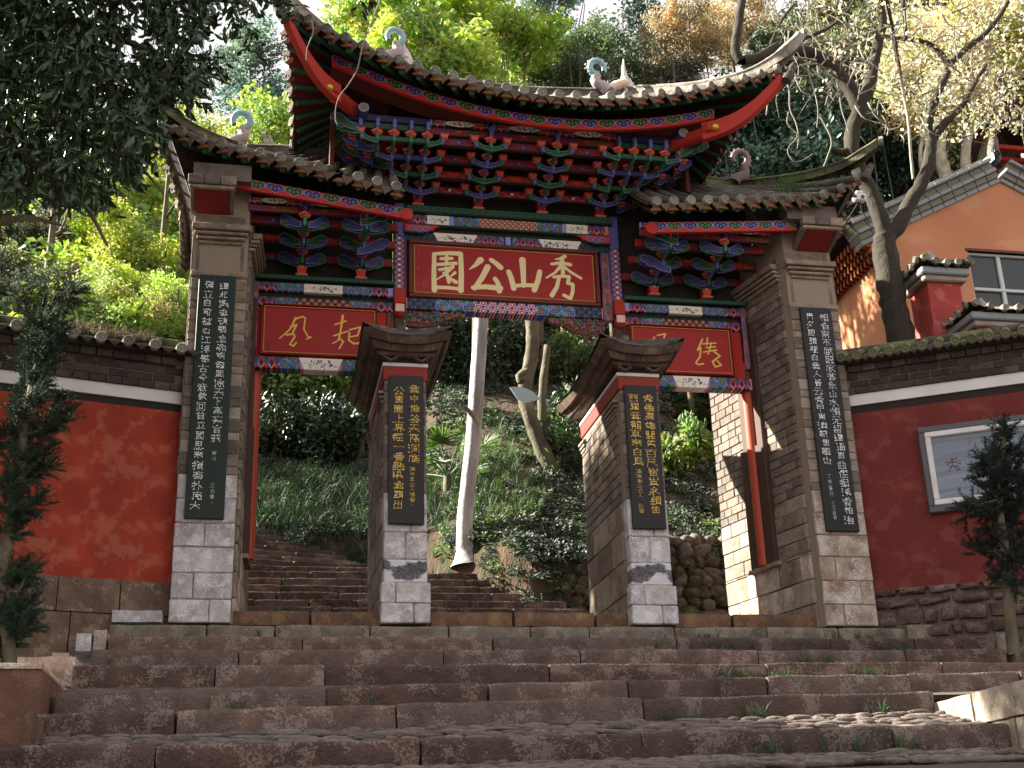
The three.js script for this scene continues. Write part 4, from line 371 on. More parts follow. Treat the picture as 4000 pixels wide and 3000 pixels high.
// long tie beams between the sets, one for each step
CT.forEach(([z, y], k) => { const w = k + 1, xa = FX[0] - 0.1, xb = FX[3] + 0.1; for (let i = 0; i < 3; i++) { const a = FX[i] + DX * 0.8, b = FX[i + 1] - DX * 0.8; const g = block(b - a, 0.125, 0.07, 0.006).translate((a + b) / 2, y - 0.035, z - 0.09); piece('tie_beam', uvFace(g, a, b, y - 0.098, y + 0.028), M.flowerBeam[[2, 0, 1, 1][k]], gate); } });
for (let i = 0; i < 3; i++) { const a = FX[i] + 0.03, b = FX[i + 1] - 0.03; let g = block(b - a, 0.11, 0.06, 0.006).translate((a + b) / 2, 6.885, 0.22); piece('tie_beam', uvFace(g, a, b, 6.83, 6.94), M.knotBeam, gate); g = block(b - a, 0.10, 0.06, 0.006).translate((a + b) / 2, 7.0, 0.26); piece('tie_beam', uvFace(g, a, b, 6.95, 7.05), M.cartBeam, gate); }
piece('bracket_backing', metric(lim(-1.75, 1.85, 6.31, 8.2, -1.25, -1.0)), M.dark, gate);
// side bays: fans of cloud-shaped arms
const ST = [[-0.78, 5.385], [-0.39, 5.475], [-0.01, 5.555]];
function sideSet(x, s) { const b = part('bracket_set', gate); piece('foot_block', footGeo.clone().translate(x, 5.14, -0.93), M.footDou, b); piece('foot_base', metric(block(0.17, 0.025, 0.17, 0.006).translate(x, 5.076, -0.93)), flat(0.55, 0.22, 0.18), b);
  ST.forEach(([z, y], k) => { const blue = k % 2 === 0; piece('bearing_block', douMid.clone().scale(1.05, 1, 1.05).translate(x, y, z), M.dou, b); piece('projecting_arm', metric(nose(0.055, 0.14, 0.42).translate(x, y - 0.10, z - 0.16)), blue ? M.jade : M.violet, b);
    for (const t of [-1, 1]) { outlined(leafGeo, 0.06, blue ? M.armB : M.armG, blue ? M.rimB : M.rimG, b, 'cloud_arm', (g) => { g.scale(0.95, 1.0, 1); g.rotateY(0.55); if (t < 0) g.scale(-1, 1, 1); g.translate(x + t * 0.02, y - 0.085, z - 0.03); }); outlined(leafGeo, 0.05, blue ? M.armG : M.armB, blue ? M.rimG : M.rimB, b, 'cloud_arm', (g) => { g.scale(0.85, 0.66, 1); g.rotateY(0.2); if (t < 0) g.scale(-1, 1, 1); g.translate(x + t * 0.03, y - 0.13, z - 0.10); }); piece('bearing_block', douMid.clone().translate(x + t * 0.27, y + 0.0, z - 0.26), M.dou, b); } });
  piece('stub', metric(nose(0.06, 0.13, 0.12).translate(x, 5.66, 0.05)), M.armB, b); }
for (const x of [-2.98, -2.145, 2.2, 3.025]) sideSet(x, Math.sign(x));
for (const s of [-1, 1]) { const a = s < 0 ? -3.74 : 1.75, b = s < 0 ? -1.68 : 3.72; ST.forEach(([z, y], k) => { const n = 3, w = (b - a) / n; for (let i = 0; i < n; i++) { const g = block(w - 0.01, 0.13, 0.06, 0.006).translate(a + w * (i + 0.5), y + 0.01, z - 0.24); piece('tie_beam', uvFace(g, a + w * i, a + w * (i + 1), y - 0.055, y + 0.075), M.flowerBeam[(k + 1) % 2], gate); } });
  for (let i = 0; i < 3; i++) { const w = (b - a) / 3; let g = block(w - 0.01, 0.10, 0.06, 0.006).translate(a + w * (i + 0.5), 5.62, -0.02); piece('tie_beam', uvFace(g, a + w * i, a + w * (i + 1), 5.57, 5.67), M.knotBeam, gate); g = block(w - 0.01, 0.09, 0.06, 0.006).translate(a + w * (i + 0.5), 5.72, 0.02); piece('tie_beam', uvFace(g, a + w * i, a + w * (i + 1), 5.675, 5.765), M.cartBeam, gate); }
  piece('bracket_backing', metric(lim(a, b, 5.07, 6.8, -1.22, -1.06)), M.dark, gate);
  const o = s < 0 ? b - 0.0 : a + 0.0; for (const [y, z, bl] of [[5.62, 0.0, 0], [5.54, -0.02, 0], [5.30, -0.42, 1]]) outlined(leafGeo, 0.06, bl ? M.armB : M.armG, M.rimB, gate, 'cloud_arm', (g) => { g.scale(1.3 * -s * 1, 1.1, 1); g.translate(o + s * 0.55, y, z); }); }
// ---- tiled roofs
const halfTube = (pts, ups, rts, r) => { const P = [], UV = [], I = [], n = 6; pts.forEach((p, j) => { for (let i = 0; i <= n; i++) { const a = i / n * Math.PI; const q = p.clone().add(rts[j].clone().multiplyScalar(Math.cos(a) * r)).add(ups[j].clone().multiplyScalar(Math.sin(a) * r)); P.push(q.x, q.y, q.z); UV.push(i / n * 0.25 + p.x, p.z + p.y * 0.7); } }); for (let j = 0; j + 1 < pts.length; j++) for (let i = 0; i < n; i++) { const a = j * (n + 1) + i; I.push(a, a + 1, a + n + 2, a, a + n + 2, a + n + 1); } const g = new THREE.BufferGeometry(); g.setAttribute('position', new THREE.Float32BufferAttribute(P, 3)); g.setAttribute('uv', new THREE.Float32BufferAttribute(UV, 2)); g.setIndex(I); g.computeVertexNormals(); return g; };
const discGeo = (() => { const g = new THREE.LatheGeometry([[0, 0.012], [0.02, 0.014], [0.026, 0.004], [0.046, 0.006], [0.052, 0.016], [0.066, 0.016], [0.072, 0.008], [0.074, -0.05]].map(([x, y]) => new THREE.Vector2(x, y)), 18); g.rotateX(Math.PI / 2); return g; })(); // faces +z
const dripGeo = (() => { const s = new THREE.Shape(); s.moveTo(-0.085, 0.02); s.quadraticCurveTo(0, -0.02, 0.085, 0.02); s.quadraticCurveTo(0.075, -0.04, 0.03, -0.075); s.quadraticCurveTo(0.012, -0.09, 0, -0.125); s.quadraticCurveTo(-0.012, -0.09, -0.03, -0.075); s.quadraticCurveTo(-0.075, -0.04, -0.085, 0.02); return new THREE.ExtrudeGeometry(s, { depth: 0.016, bevelEnabled: true, bevelSize: 0.004, bevelThickness: 0.004, bevelSegments: 1, curveSegments: 5 }); })();
const arcGeo = (() => { const s = new THREE.Shape(); s.moveTo(-0.085, 0); s.quadraticCurveTo(-0.06, 0.055, 0, 0.06); s.quadraticCurveTo(0.06, 0.055, 0.085, 0); s.lineTo(-0.085, 0); return new THREE.ExtrudeGeometry(s, { depth: 0.03, bevelEnabled: false, curveSegments: 5 }); })();
// S(u, v): u along the eave, v from eave to ridge. Tube tiles, end discs, drip tiles, rafters follow it.
function tiledSlope(p, S, n, o = {}) {
  const du = (u, v) => { const a = S(Math.min(1, u + 0.004), v), b = S(Math.max(0, u - 0.004), v); return a.sub(b).normalize(); };
  const dv = (u, v) => { const a = S(u, Math.min(1, v + 0.01)), b = S(u, Math.max(0, v - 0.01)); return a.sub(b).normalize(); };
  const sl = grid(o.nu ?? 24, 8, (u, v) => S(u, v), (u, v, q) => [q.x + q.z * 0.3, q.z + q.y]); piece('pan_slope', sl, o.mat ?? M.tile[1], p);
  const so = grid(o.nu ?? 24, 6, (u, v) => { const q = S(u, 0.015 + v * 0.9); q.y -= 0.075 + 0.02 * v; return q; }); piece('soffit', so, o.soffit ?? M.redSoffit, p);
  const r = rng(o.seed ?? 3);
  for (let i = 0; i < n; i++) { const u = (i + 0.5) / n; const vmax = o.vmax ? o.vmax(u) : 0.98; const pts = [], ups = [], rts = []; const m = 7; for (let j = 0; j <= m; j++) { const v = j / m * vmax, q = S(u, v), a = du(u, v), b = dv(u, v), up = b.clone().cross(a); if (up.y < 0) up.negate(); up.normalize(); q.add(up.clone().multiplyScalar(0.012)); pts.push(q); ups.push(up); rts.push(a); }
    piece('tile_row', halfTube(pts, ups, rts, o.r ?? 0.066), M.tile[(r() * 3) | 0], p);
    const out = dv(u, 0).negate(), X = du(u, 0.0), hor = V(out.x, 0, out.z).normalize(); const Xh = V(hor.z, 0, -hor.x); if (Xh.dot(X) < 0) Xh.negate();
    const ry = Math.atan2(hor.x, hor.z), rz = Math.atan2(X.y, Math.hypot(X.x, X.z)) * (X.clone().setY(0).dot(V(Math.cos(ry), 0, -Math.sin(ry))) >= 0 ? 1 : -1);
    const put = (g, w, dy, dd, du2 = 0) => { const q = g.clone(); q.rotateZ(rz); q.rotateY(ry); const e = S(clamp(u + du2, 0, 1), 0); return q.translate(e.x + hor.x * dd, e.y + dy, e.z + hor.z * dd); };
    if (!(o.broken && o.broken(i))) piece('eave_disc', put(discGeo, 0, 0.035, 0.03), M.tileEnd[(r() * 3) | 0], p);
    if (i < n - 1) piece('drip_tile', put(dripGeo, 0, 0.0, 0.0, 0.5 / n), M.drip, p);
    if (o.arcs !== false) piece('eave_arc', put(arcGeo, 0, -0.085, -0.05), M.orangeArc, p);
    if (o.rafter) { const L = o.rafter, e = S(u, 0), f = S(u, Math.min(1, o.rv ?? 0.4)), d = f.clone().sub(e).normalize(); const c = e.clone().add(d.clone().multiplyScalar(0.09 + L / 2)); c.y -= 0.125; const g = new THREE.CylinderGeometry(0.042, 0.042, L, 8).toNonIndexed(); g.rotateX(Math.PI / 2); const look = new THREE.Matrix4().lookAt(V(0, 0, 0), d, V(0, 1, 0)); g.applyMatrix4(look); g.translate(c.x, c.y, c.z); piece('rafter', g, M.greenRafter, p); } }
}
function ridgeRun(p, pts, w, h, m, nm = 'ridge', seg = 14, cap = true) { const c = pts.getPoint ? pts : curve(pts); const secs = [[-w / 2, 0], [-w / 2, h * 0.62], [-w * 0.62, h * 0.66], [-w * 0.62, h * 0.76], [-w * 0.34, h * 0.8], [-w * 0.2, h], [w * 0.2, h], [w * 0.34, h * 0.8], [w * 0.62, h * 0.76], [w * 0.62, h * 0.66], [w / 2, h * 0.62], [w / 2, 0]];
  const f = (u, v) => { const t = v, q = c.getPoint(t), d = c.getTangent(t), s = V(d.z, 0, -d.x).normalize(), up = d.clone().cross(s).normalize(); if (up.y < 0) up.negate(); const i = Math.round(u * (secs.length - 1)), [a, b] = secs[i]; const k = 1 - 0.25 * sst(t, 0.75, 1); return q.add(s.multiplyScalar(a * k)).add(up.multiplyScalar(b * k)); };
  const g = grid(secs.length - 1, seg, f, (u, v, q) => [q.x * 0.8 + q.z, q.y + q.z]); piece(nm, g.toNonIndexed(), m, p); g.computeVertexNormals();
  if (cap) { const t = 1, q = c.getPoint(1), d = c.getTangent(1); const e = new THREE.CylinderGeometry(w * 0.42, w * 0.42, 0.06, 14).toNonIndexed(); e.rotateX(Math.PI / 2); e.rotateY(Math.atan2(d.x, d.z)); e.translate(q.x, q.y + h * 0.4, q.z); piece('ridge_end', e, M.tileEnd[2], p); } }
// gently curved fascia with a row of painted clouds
function fascia(p, F, len, hgt, th, m = M.fascia, nu = 30) { const g = grid(nu, 1, (u, v) => { const q = F(u); q.y += v * hgt; return q; }, (u, v) => [u * len / 0.50, v]); piece('fascia', g, m, p); const b = grid(nu, 1, (u, v) => { const q = F(u); q.z -= v * th; return q; }); piece('fascia_underside', b, M.redBright, p); const k = grid(nu, 1, (u, v) => { const q = F(u); q.z -= th; q.y += v * hgt; return q; }); piece('fascia_back', k, M.maroon, p); }
// a ridge dragon-fish: body on the ridge, tail curled into a ring with spikes
function dragonFish(p, x, y, z, s, k = 1, cols) { const o = part('ridge_ornament', p); const B = cols ?? [flat(0.42, 0.34, 0.36, 0.6, { bumpMap: roughBump, bumpScale: 0.02 }), flat(0.26, 0.42, 0.46, 0.5), flat(0.62, 0.52, 0.5, 0.6)];
  const P = (a, b, c = 0) => [x + s * a * k, y + b * k, z + c];
  const geos = [limb([P(-0.16, -0.02), P(-0.08, 0.07), P(0.02, 0.13), P(0.05, 0.22), P(0.0, 0.3)], (t) => k * lerp(0.115, 0.07, t), 0, 10, 9, 0.12)]; for (const q of [0.03, -0.03]) geos.push(limb([P(-0.16, 0.02, q), P(-0.22, 0.06, q), P(-0.25, 0.02, q)], k * 0.03, k * 0.012, 5, 6, 0.1)); geos.push(limb([P(-0.14, 0.05), P(-0.19, 0.12), P(-0.17, 0.2)], k * 0.03, k * 0.006, 6, 6)); const body = merge(geos);
  piece('fish_body', body, B[0], o);
  const ring = []; const c = [0.0, 0.44]; for (let i = 0; i <= 16; i++) { const a = -1.7 + i / 16 * 5.4; ring.push(P(c[0] + Math.cos(a) * 0.125, c[1] + Math.sin(a) * 0.14)); } piece('curled_tail', limb(ring, (t) => k * lerp(0.062, 0.042, t), 0, 24, 8, 0.05), B[1], o);
  const sp = []; for (let i = 0; i < 9; i++) { const a = -0.6 + i / 8 * 3.6; const d = new THREE.ConeGeometry(0.018 * k, 0.06 * k, 5).toNonIndexed(); d.rotateZ(a - Math.PI / 2); d.translate(x + s * (c[0] + Math.cos(a) * 0.185) * k, y + (c[1] + Math.sin(a) * 0.2) * k, z); sp.push(d); } piece('tail_spikes', merge(sp), B[2], o); return o; }
{ // main roof
  const R = part('main_roof', gate);
  const ye = (x) => 7.10 + 0.0725 * (x - 0.4) * (x - 0.4), XL = -3.40, XR = 3.72, XM = 0.16;
  const ze = (x) => 1.0 + 0.22 * Math.pow(Math.abs(x - XM) / 3.56, 4), E = (x) => V(x, ye(x) - 0.68 * (ze(x) - 1), ze(x));
  const rx0 = -1.72, rx1 = 2.08, ry = (x) => 8.40 + 0.045 * (x - 0.2) * (x - 0.2), RZ = -1.05;
  const sag = (v) => -0.30 * v * (1 - v);
  const front = (u, v) => { const e = E(lerp(XL, XR, u)), x = lerp(rx0, rx1, u), r = V(x, ry(x), RZ), q = e.lerp(r, v); q.y += sag(v); return q; };
  tiledSlope(R, front, 29, { rafter: 0.62, rv: 0.3, nu: 40, seed: 5 });
  const back = (u, v) => { const q = front(1 - u, v); q.z = 2 * RZ - q.z; return q; };
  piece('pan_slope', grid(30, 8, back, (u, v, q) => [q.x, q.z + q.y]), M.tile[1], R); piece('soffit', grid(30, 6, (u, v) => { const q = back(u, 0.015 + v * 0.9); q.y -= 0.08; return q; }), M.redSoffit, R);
  for (const s of [-1, 1]) { const cn = E(s < 0 ? XL : XR), xm = s < 0 ? -3.16 : 3.12, rx = s < 0 ? rx0 : rx1; const hz = cn.z - RZ; const se = (t) => { const k = Math.abs(t); return V(lerp(xm, cn.x, k * k), lerp(7.07 + (s < 0 ? 0.1 : 0), cn.y, Math.pow(k, 2.0)), RZ + t * hz); };
    const side = (u, v) => { const t = (u * 2 - 1) * -s, e = se(t), q = e.lerp(V(rx, ry(rx), RZ), v); q.y += sag(v) * 0.8; return q; };
    tiledSlope(R, side, 18, { rafter: 1.1, rv: 0.4, nu: 24, seed: 9 + s, vmax: (u) => 0.93, arcs: false });
    // hip ridges to the flying corners
    for (const b of [1, -1]) { const tip = s > 0 ? V(4.06, 8.30, 1.25) : V(-3.62, 8.72, 1.25), c = cn; const pts = [[rx, ry(rx) + 0.03, RZ], [lerp(rx, c.x, 0.45), lerp(ry(rx), c.y, 0.62) - 0.06, lerp(RZ, c.z, 0.5)], [lerp(rx, c.x, 0.80), c.y + 0.06, lerp(RZ, c.z, 0.82)], [c.x - s * 0.02, c.y + 0.13, c.z - 0.05], [lerp(c.x, tip.x, 0.6), lerp(c.y, tip.y, 0.5) + 0.06, lerp(c.z, tip.z, 0.6)], [tip.x, tip.y, tip.z]].map(([x, y, z]) => [x, y, b > 0 ? z : 2 * RZ - z]); ridgeRun(R, pts, 0.17, 0.20, M.hipStone, 'hip_ridge', 26);
      if (b > 0) { // hanging corner tile and the red corner beam
        const q = new THREE.CylinderGeometry(0.05, 0.075, 0.34, 8).toNonIndexed(); q.rotateZ(-s * 0.5); q.translate(c.x + s * 0.03, c.y - 0.10, c.z + 0.06); piece('corner_tile', q, M.tile[1], R);
        const a = s < 0 ? V(-2.60, 7.03, 0.72) : V(2.58, 6.90, 0.72), e = V(c.x - s * 0.06, c.y - 0.16, c.z - 0.03); const cb = (u, v) => { const q = a.clone().lerp(e, u); q.y -= Math.sin(u * Math.PI) * 0.17; q.y += (v - 0.5) * lerp(0.27, 0.16, u); return q; };
        for (const off of [0.05, -0.05]) { const g = grid(12, 1, (u, v) => { const q = cb(u, v); q.x += off * s * -0.7; q.z += off * 0.7; return q; }); piece('corner_beam', g, M.redBright, R); } for (const v0 of [0, 1]) piece('corner_beam_edge', grid(12, 1, (u, v) => { const q = cb(u, v0), o = (v - 0.5) * 0.1; q.x += o * s * -0.7; q.z += o * 0.7; return q; }), M.redBright, R);
        const kb = new THREE.SphereGeometry(0.065, 14, 10).toNonIndexed(); kb.scale(1, 0.85, 1); kb.translate(a.x + s * 0.13, a.y + 0.02, a.z + 0.12); piece('gilt_knob', kb, M.gold, R); piece('knob_collar', metric(block(0.14, 0.14, 0.14, 0.02).rotateY(0.7).translate(a.x + s * 0.05, a.y + 0.04, a.z + 0.04)), M.red, R);
        piece('corner_beam', metric(limb([[a.x + s * 0.05, a.y, a.z], [lerp(a.x, s * 1.6, 0.5), a.y + 0.12, -0.1], [s * 1.6, a.y + 0.3, -0.95]], 0.10, 0.10, 6, 8, 0)), M.red, R); } } }
  // fascia, purlin and soffit boards above the brackets
  const fl = (u) => { const x = lerp(-2.70, 2.80, u); return V(x, 6.835 + 0.0725 * 0.98 * (x - 0.52) * (x - 0.52), 0.65); };
  fascia(R, fl, 5.5, 0.165, 0.06, M.fascia, 40);
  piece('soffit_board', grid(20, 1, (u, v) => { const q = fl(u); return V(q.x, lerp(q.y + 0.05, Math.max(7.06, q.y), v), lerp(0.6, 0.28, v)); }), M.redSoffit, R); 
  piece('purlin', metric(limb([[-2.3, 7.02, 0.14], [0.1, 7.0, 0.14], [2.4, 7.0, 0.14]], 0.07, 0.07, 8, 10, 0)), M.redSoffit, R);
  for (const s of [-1, 1]) piece('red_lining', metric(lim(s < 0 ? -2.66 : 2.56, s < 0 ? -2.60 : 2.62, 6.4, 7.2, -2.3, -0.1)), M.redSoffit, R);
  // main ridge with pierced tiles and two dragon-fish
  ridgeRun(R, [[rx0 - 0.1, ry(rx0) + 0.02, RZ], [-0.8, ry(-0.8), RZ], [0.2, ry(0.2), RZ], [1.2, ry(1.2), RZ], [rx1 + 0.1, ry(rx1) + 0.02, RZ]], 0.16, 0.24, M.tile[0], 'ridge', 20, false);
  dragonFish(R, -1.66, 8.86, RZ + 0.1, 1, 0.95); dragonFish(R, 1.56, 8.62, RZ + 0.1, -1, 0.95);
  const spikes = [[-1.52, 8.82, 0.68], [2.06, 8.62, 0.70]]; for (const [x, y, h] of spikes) { const o = part('ridge_ornament', R); const m = flat(0.66, 0.55, 0.55, 0.6, { bumpMap: roughBump, bumpScale: 0.02 }); piece('dragon_head', limb([[x + 0.02, y - 0.05, RZ], [x + 0.03, y + 0.16, RZ], [x, y + 0.30, RZ]], 0.125, 0.075, 8, 9, 0.15), m, o); piece('spike', limb([[x, y + 0.22, RZ], [x - 0.03, y + 0.42, RZ], [x - 0.02, y + h, RZ]], 0.075, 0.012, 8, 7, 0.2), flat(0.72, 0.66, 0.62, 0.6), o); const e = new THREE.SphereGeometry(0.042, 10, 8).toNonIndexed(); e.scale(1, 0.8, 0.7); e.translate(x + 0.03, y + 0.12, RZ + 0.11); piece('eye', e, flat(0.7, 0.7, 0.68, 0.4), o); }
  { const g = limb([[1.62, 8.63, RZ + 0.06], [1.78, 8.70, RZ + 0.06], [1.95, 8.80, RZ + 0.06], [2.04, 8.82, RZ + 0.04]], 0.075, 0.085, 10, 9, 0.12); piece('dragon_body', g, flat(0.74, 0.58, 0.46, 0.6), R); }
}
{ // the two side roofs
  for (const s of [-1, 1]) {
    const R = part('side_roof', gate), L = s < 0; const xi = L ? -1.66 : 1.74, xo = L ? -5.02 : 5.02, hx = L ? -3.92 : 3.84, RZ = -1.05, YR = 7.06;
    const yl = (x) => L ? 5.745 + 0.205 * (-x - 1.7) + (x < -4.3 ? 0.05 * Math.pow((-x - 4.3) / 0.7, 2) * 3.2 : 0) : 5.815 + 0.105 * (x - 1.9) + 0.42 * Math.pow(Math.max(0, x - 4.0), 2.4);
    const E = (x) => V(x, yl(x) - 0.1 * sst(Math.abs(x), 4, 5), 0.50 + 0.16 * sst(Math.abs(x), 4.0, 5.0));
    const front = (u, v) => { const x = lerp(xi, xo, u), e = E(x), t = clamp((Math.abs(x) - 1.7) / (Math.abs(xo) - 1.7), 0, 1), r = V(lerp(xi, hx, t), YR, RZ), q = e.lerp(r, v); q.y -= 0.24 * v * (1 - v); return q; };
    tiledSlope(R, front, 13, { rafter: 0.5, rv: 0.3, nu: 24, seed: 21 + s, broken: (i) => L && (i === 3) });
    const back = (u, v) => { const q = front(1 - u, v); q.z = 2 * RZ - q.z; const w = 1 - u; q.x -= s * 0.32 * Math.pow(w, 6) * (1 - v); q.y -= 0.42 * Math.pow(w, 6) * (1 - v); return q; };
    piece('pan_slope', grid(20, 6, back, (u, v, q) => [q.x, q.z + q.y]), M.tile[1], R); piece('soffit', grid(20, 6, (u, v) => { const q = back(u, 0.015 + v * 0.9); q.y -= 0.08; return q; }), M.redSoffit, R);
    const cn = E(xo), hz = cn.z - RZ, xm = s * (L ? 4.66 : 4.80);
    const se = (t) => { const k = Math.abs(t), f = t > 0 ? k * k : 0.12 * k * k; return V(lerp(xm, cn.x, f), lerp(5.86, cn.y, f), RZ + t * hz); };
    const side = (u, v) => { const t = (u * 2 - 1) * -s, q = se(t).lerp(V(hx, YR, RZ), v); q.y -= 0.2 * v * (1 - v); return q; };
    tiledSlope(R, side, 12, { nu: 16, seed: 31 + s, vmax: () => 0.92, arcs: false, soffit: M.brick[2] });
    // brick verge courses under the end eave, with their pale mortar line
    for (const [ix, dy, m] of [[0.10, -0.12, M.tile[1]], [0.16, -0.20, M.wallBrick[1]]]) piece('verge_course', grid(14, 1, (u, v) => { const t = u * 2 - 1, q = se(t); q.x -= s * (ix + 0.10 * v); q.y += dy - 0.10 * v; return q; }), m, R);  // darker tile and brick chosen to stand in for shade
    piece('verge_line', grid(14, 1, (u, v) => { const t = u * 2 - 1, q = se(t); q.x -= s * (0.262 + 0.012 * v); q.y += -0.30 - 0.02 * v; return q; }), flat(0.42, 0.40, 0.38), R);
    for (const b of [1]) { const tip = L ? V(-5.13, 6.84, 0.82) : V(5.28, 6.88, 0.80); const pts = [[hx, YR, RZ], [lerp(hx, cn.x, 0.5), lerp(YR, cn.y, 0.5) - 0.02, lerp(RZ, cn.z, 0.5)], [lerp(hx, cn.x, 0.85), cn.y + 0.16, lerp(RZ, cn.z, 0.85)], [cn.x, cn.y + 0.20, cn.z], [tip.x, tip.y, tip.z]].map(([x, y, z]) => [x, y, b > 0 ? z : 2 * RZ - z]); ridgeRun(R, pts, 0.16, 0.17, M.mossTile, 'hip_ridge', 22); const q = new THREE.CylinderGeometry(0.045, 0.07, 0.30, 8).toNonIndexed(); q.rotateZ(-s * 0.5); q.translate(cn.x + s * 0.03, cn.y - 0.02, b > 0 ? cn.z + 0.05 : 2 * RZ - cn.z - 0.05); piece('corner_tile', q, M.tile[1], R); }
    ridgeRun(R, [[L ? -1.8 : 1.85, YR + 0.02, RZ], [s * 2.8, YR, RZ], [hx - s * 0.1, YR + 0.02, RZ]], 0.15, 0.19, L ? M.tile[0] : M.mossTile, 'ridge', 8, false);
    if (!L) { const ho = part('pierced_ridge', R); for (let i = 0; i < 9; i++) { const t = new THREE.TorusGeometry(0.062, 0.014, 5, 12).toNonIndexed(); t.translate(2.0 + i * 0.15, YR - 0.06, RZ + 0.10); piece('ridge_ring', t, M.tile[0], ho); } }
    dragonFish(R, L ? -3.92 : 3.84, YR + 0.10, RZ + 0.05, L ? 1 : 1, L ? 0.98 : 0.98, L ? undefined : [flat(0.17, 0.10, 0.10, 0.6, { bumpMap: roughBump, bumpScale: 0.02 }), flat(0.20, 0.13, 0.13, 0.5), flat(0.40, 0.46, 0.44, 0.6)]);
    const fx0 = L ? -4.02 : 1.86, fx1 = L ? -1.62 : 4.06, FY = (x) => L ? 5.47 + 0.135 * (-x - 1.65) + 0.0 : 5.50 + 0.085 * (x - 1.9);
    fascia(R, (u) => { const x = lerp(fx0, fx1, u); return V(x, FY(x), 0.25); }, 2.4, 0.16, 0.06, M.fascia, 10);
    const kb = new THREE.CylinderGeometry(0.09, 0.09, 0.12, 14).toNonIndexed(); kb.rotateX(Math.PI / 2); kb.translate(L ? fx1 : fx0, FY(L ? fx1 : fx0) + 0.07, 0.2); piece('fascia_end', kb, M.redBright, R);
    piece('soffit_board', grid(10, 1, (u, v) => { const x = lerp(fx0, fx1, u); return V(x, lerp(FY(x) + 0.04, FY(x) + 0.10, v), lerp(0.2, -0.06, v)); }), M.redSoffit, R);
    // dry and green weeds rooted in the tiles
  }
}
// ================================================================ boards with brush lettering
const board = (name, label, pos, w, h, th, mat, edge, frame) => { const t = thing(name, label, 'sign', pos); const b = block(w, h, th, 0.008); b.translate(0, h / 2, 0); piece('board', metric(b), edge, t); const f = new THREE.PlaneGeometry(w - 0.014, h - 0.014).toNonIndexed(); f.translate(0, h / 2, th / 2 + 0.003); piece('lettering', f, mat, t); if (frame) frame(t); return t; };
const tall = (bg, ink, cols, W, H, seed, seal) => std({ map: canvasTex(W, H, (g) => { fillR(g, bg, 0, 0, W, H); const r = rng(seed); for (let i = 0; i < 60; i++) { g.strokeStyle = `rgba(255,255,255,${0.02 * r()})`; g.lineWidth = 1 + r() * 3; const x = r() * W; g.beginPath(); g.moveTo(x, 0); g.lineTo(x + 3, H); g.stroke(); } g.fillStyle = ink; for (const c of cols) { g.fillStyle = c[6] ?? ink; column(g, c[0], c[1] * W, c[2] * H, c[3] * W, c[4] * H, c[5]); } if (seal) { g.fillStyle = '#8c1d12'; for (const [x, y] of seal) g.fillRect(x * W, y * H, W * 0.05, W * 0.05); } speckle(g, W, H, 200, 0.12, seed); }), roughness: 0.6 });
const mA = tall('#06201a', '#eef0ea', [['連北游忠魂碧血衆所謂風流天下奎妄言哉', 0.58, 0.030, 0.24, 0.0375, 7.2], ['南山楊名成撰王白書', 0.62, 0.735, 0.12, 0.0215, 3.4], ['獨立自甯愁心江浮艇古今意欲回首立國思來揮毫扑庵大', 0.14, 0.026, 0.25, 0.0395, 7.6]], 400, 2000, 61, [[0.66, 0.935]]);
const mB = tall('#070a09', '#e6eaee', [['相看兩不厭眼底蒼生山水情无留連通幽曲徑揖溪香柏海', 0.60, 0.026, 0.26, 0.0395, 7.4], ['門夕照螺峰白雲人皆云秀甲南滇誠佳語也', 0.14, 0.026, 0.25, 0.0385, 7.2], ['丁亥春月', 0.20, 0.755, 0.13, 0.026, 3.8], ['王玉昆書', 0.24, 0.875, 0.10, 0.020, 3.0]], 400, 2000, 63, [[0.88, 0.09]]);
const mC = tall('#150d12', '#e0b94a', [['雲中佛谷天際洞庭', 0.58, 0.060, 0.30, 0.0680, 10], ['滇中思古人情書', 0.60, 0.625, 0.15, 0.034, 5], ['公園開上界經一番點染愈顯出', 0.12, 0.075, 0.30, 0.0645, 10]], 480, 1440, 65, [[0.62, 0.87]]);
const mD = tall('#120c10', '#e0b94a', [['秀嶺建雄關凭百尺崔嵬永鎖住', 0.56, 0.060, 0.31, 0.0655, 10], ['西躍黃龍東來白馬', 0.12, 0.062, 0.30, 0.0640, 10], ['通海南山立人先生書', 0.20, 0.595, 0.15, 0.034, 5]], 480, 1440, 67);
board('couplet_board', 'tall green-black board with white brush lettering on the left outer stone pier', [-4.087, 1.258, 0.042], 0.476, 3.295, 0.045, mA, flat(0.006, 0.024, 0.019, 0.45));
board('couplet_board', 'tall black board with white brush lettering on the right outer stone pier', [4.281, 1.258, 0.042], 0.476, 3.295, 0.045, mB, flat(0.005, 0.007, 0.006, 0.45));
board('couplet_board', 'dark brown board with gold lettering on the narrow pier left of the middle passage', [-1.608, 1.238, 0.055], 0.455, 2.0, 0.05, mC, flat(0.012, 0.007, 0.009, 0.45));
board('couplet_board', 'dark brown board with gold lettering on the narrow pier right of the middle passage', [1.575, 1.238, 0.055], 0.455, 2.0, 0.05, mD, flat(0.010, 0.006, 0.008, 0.45));
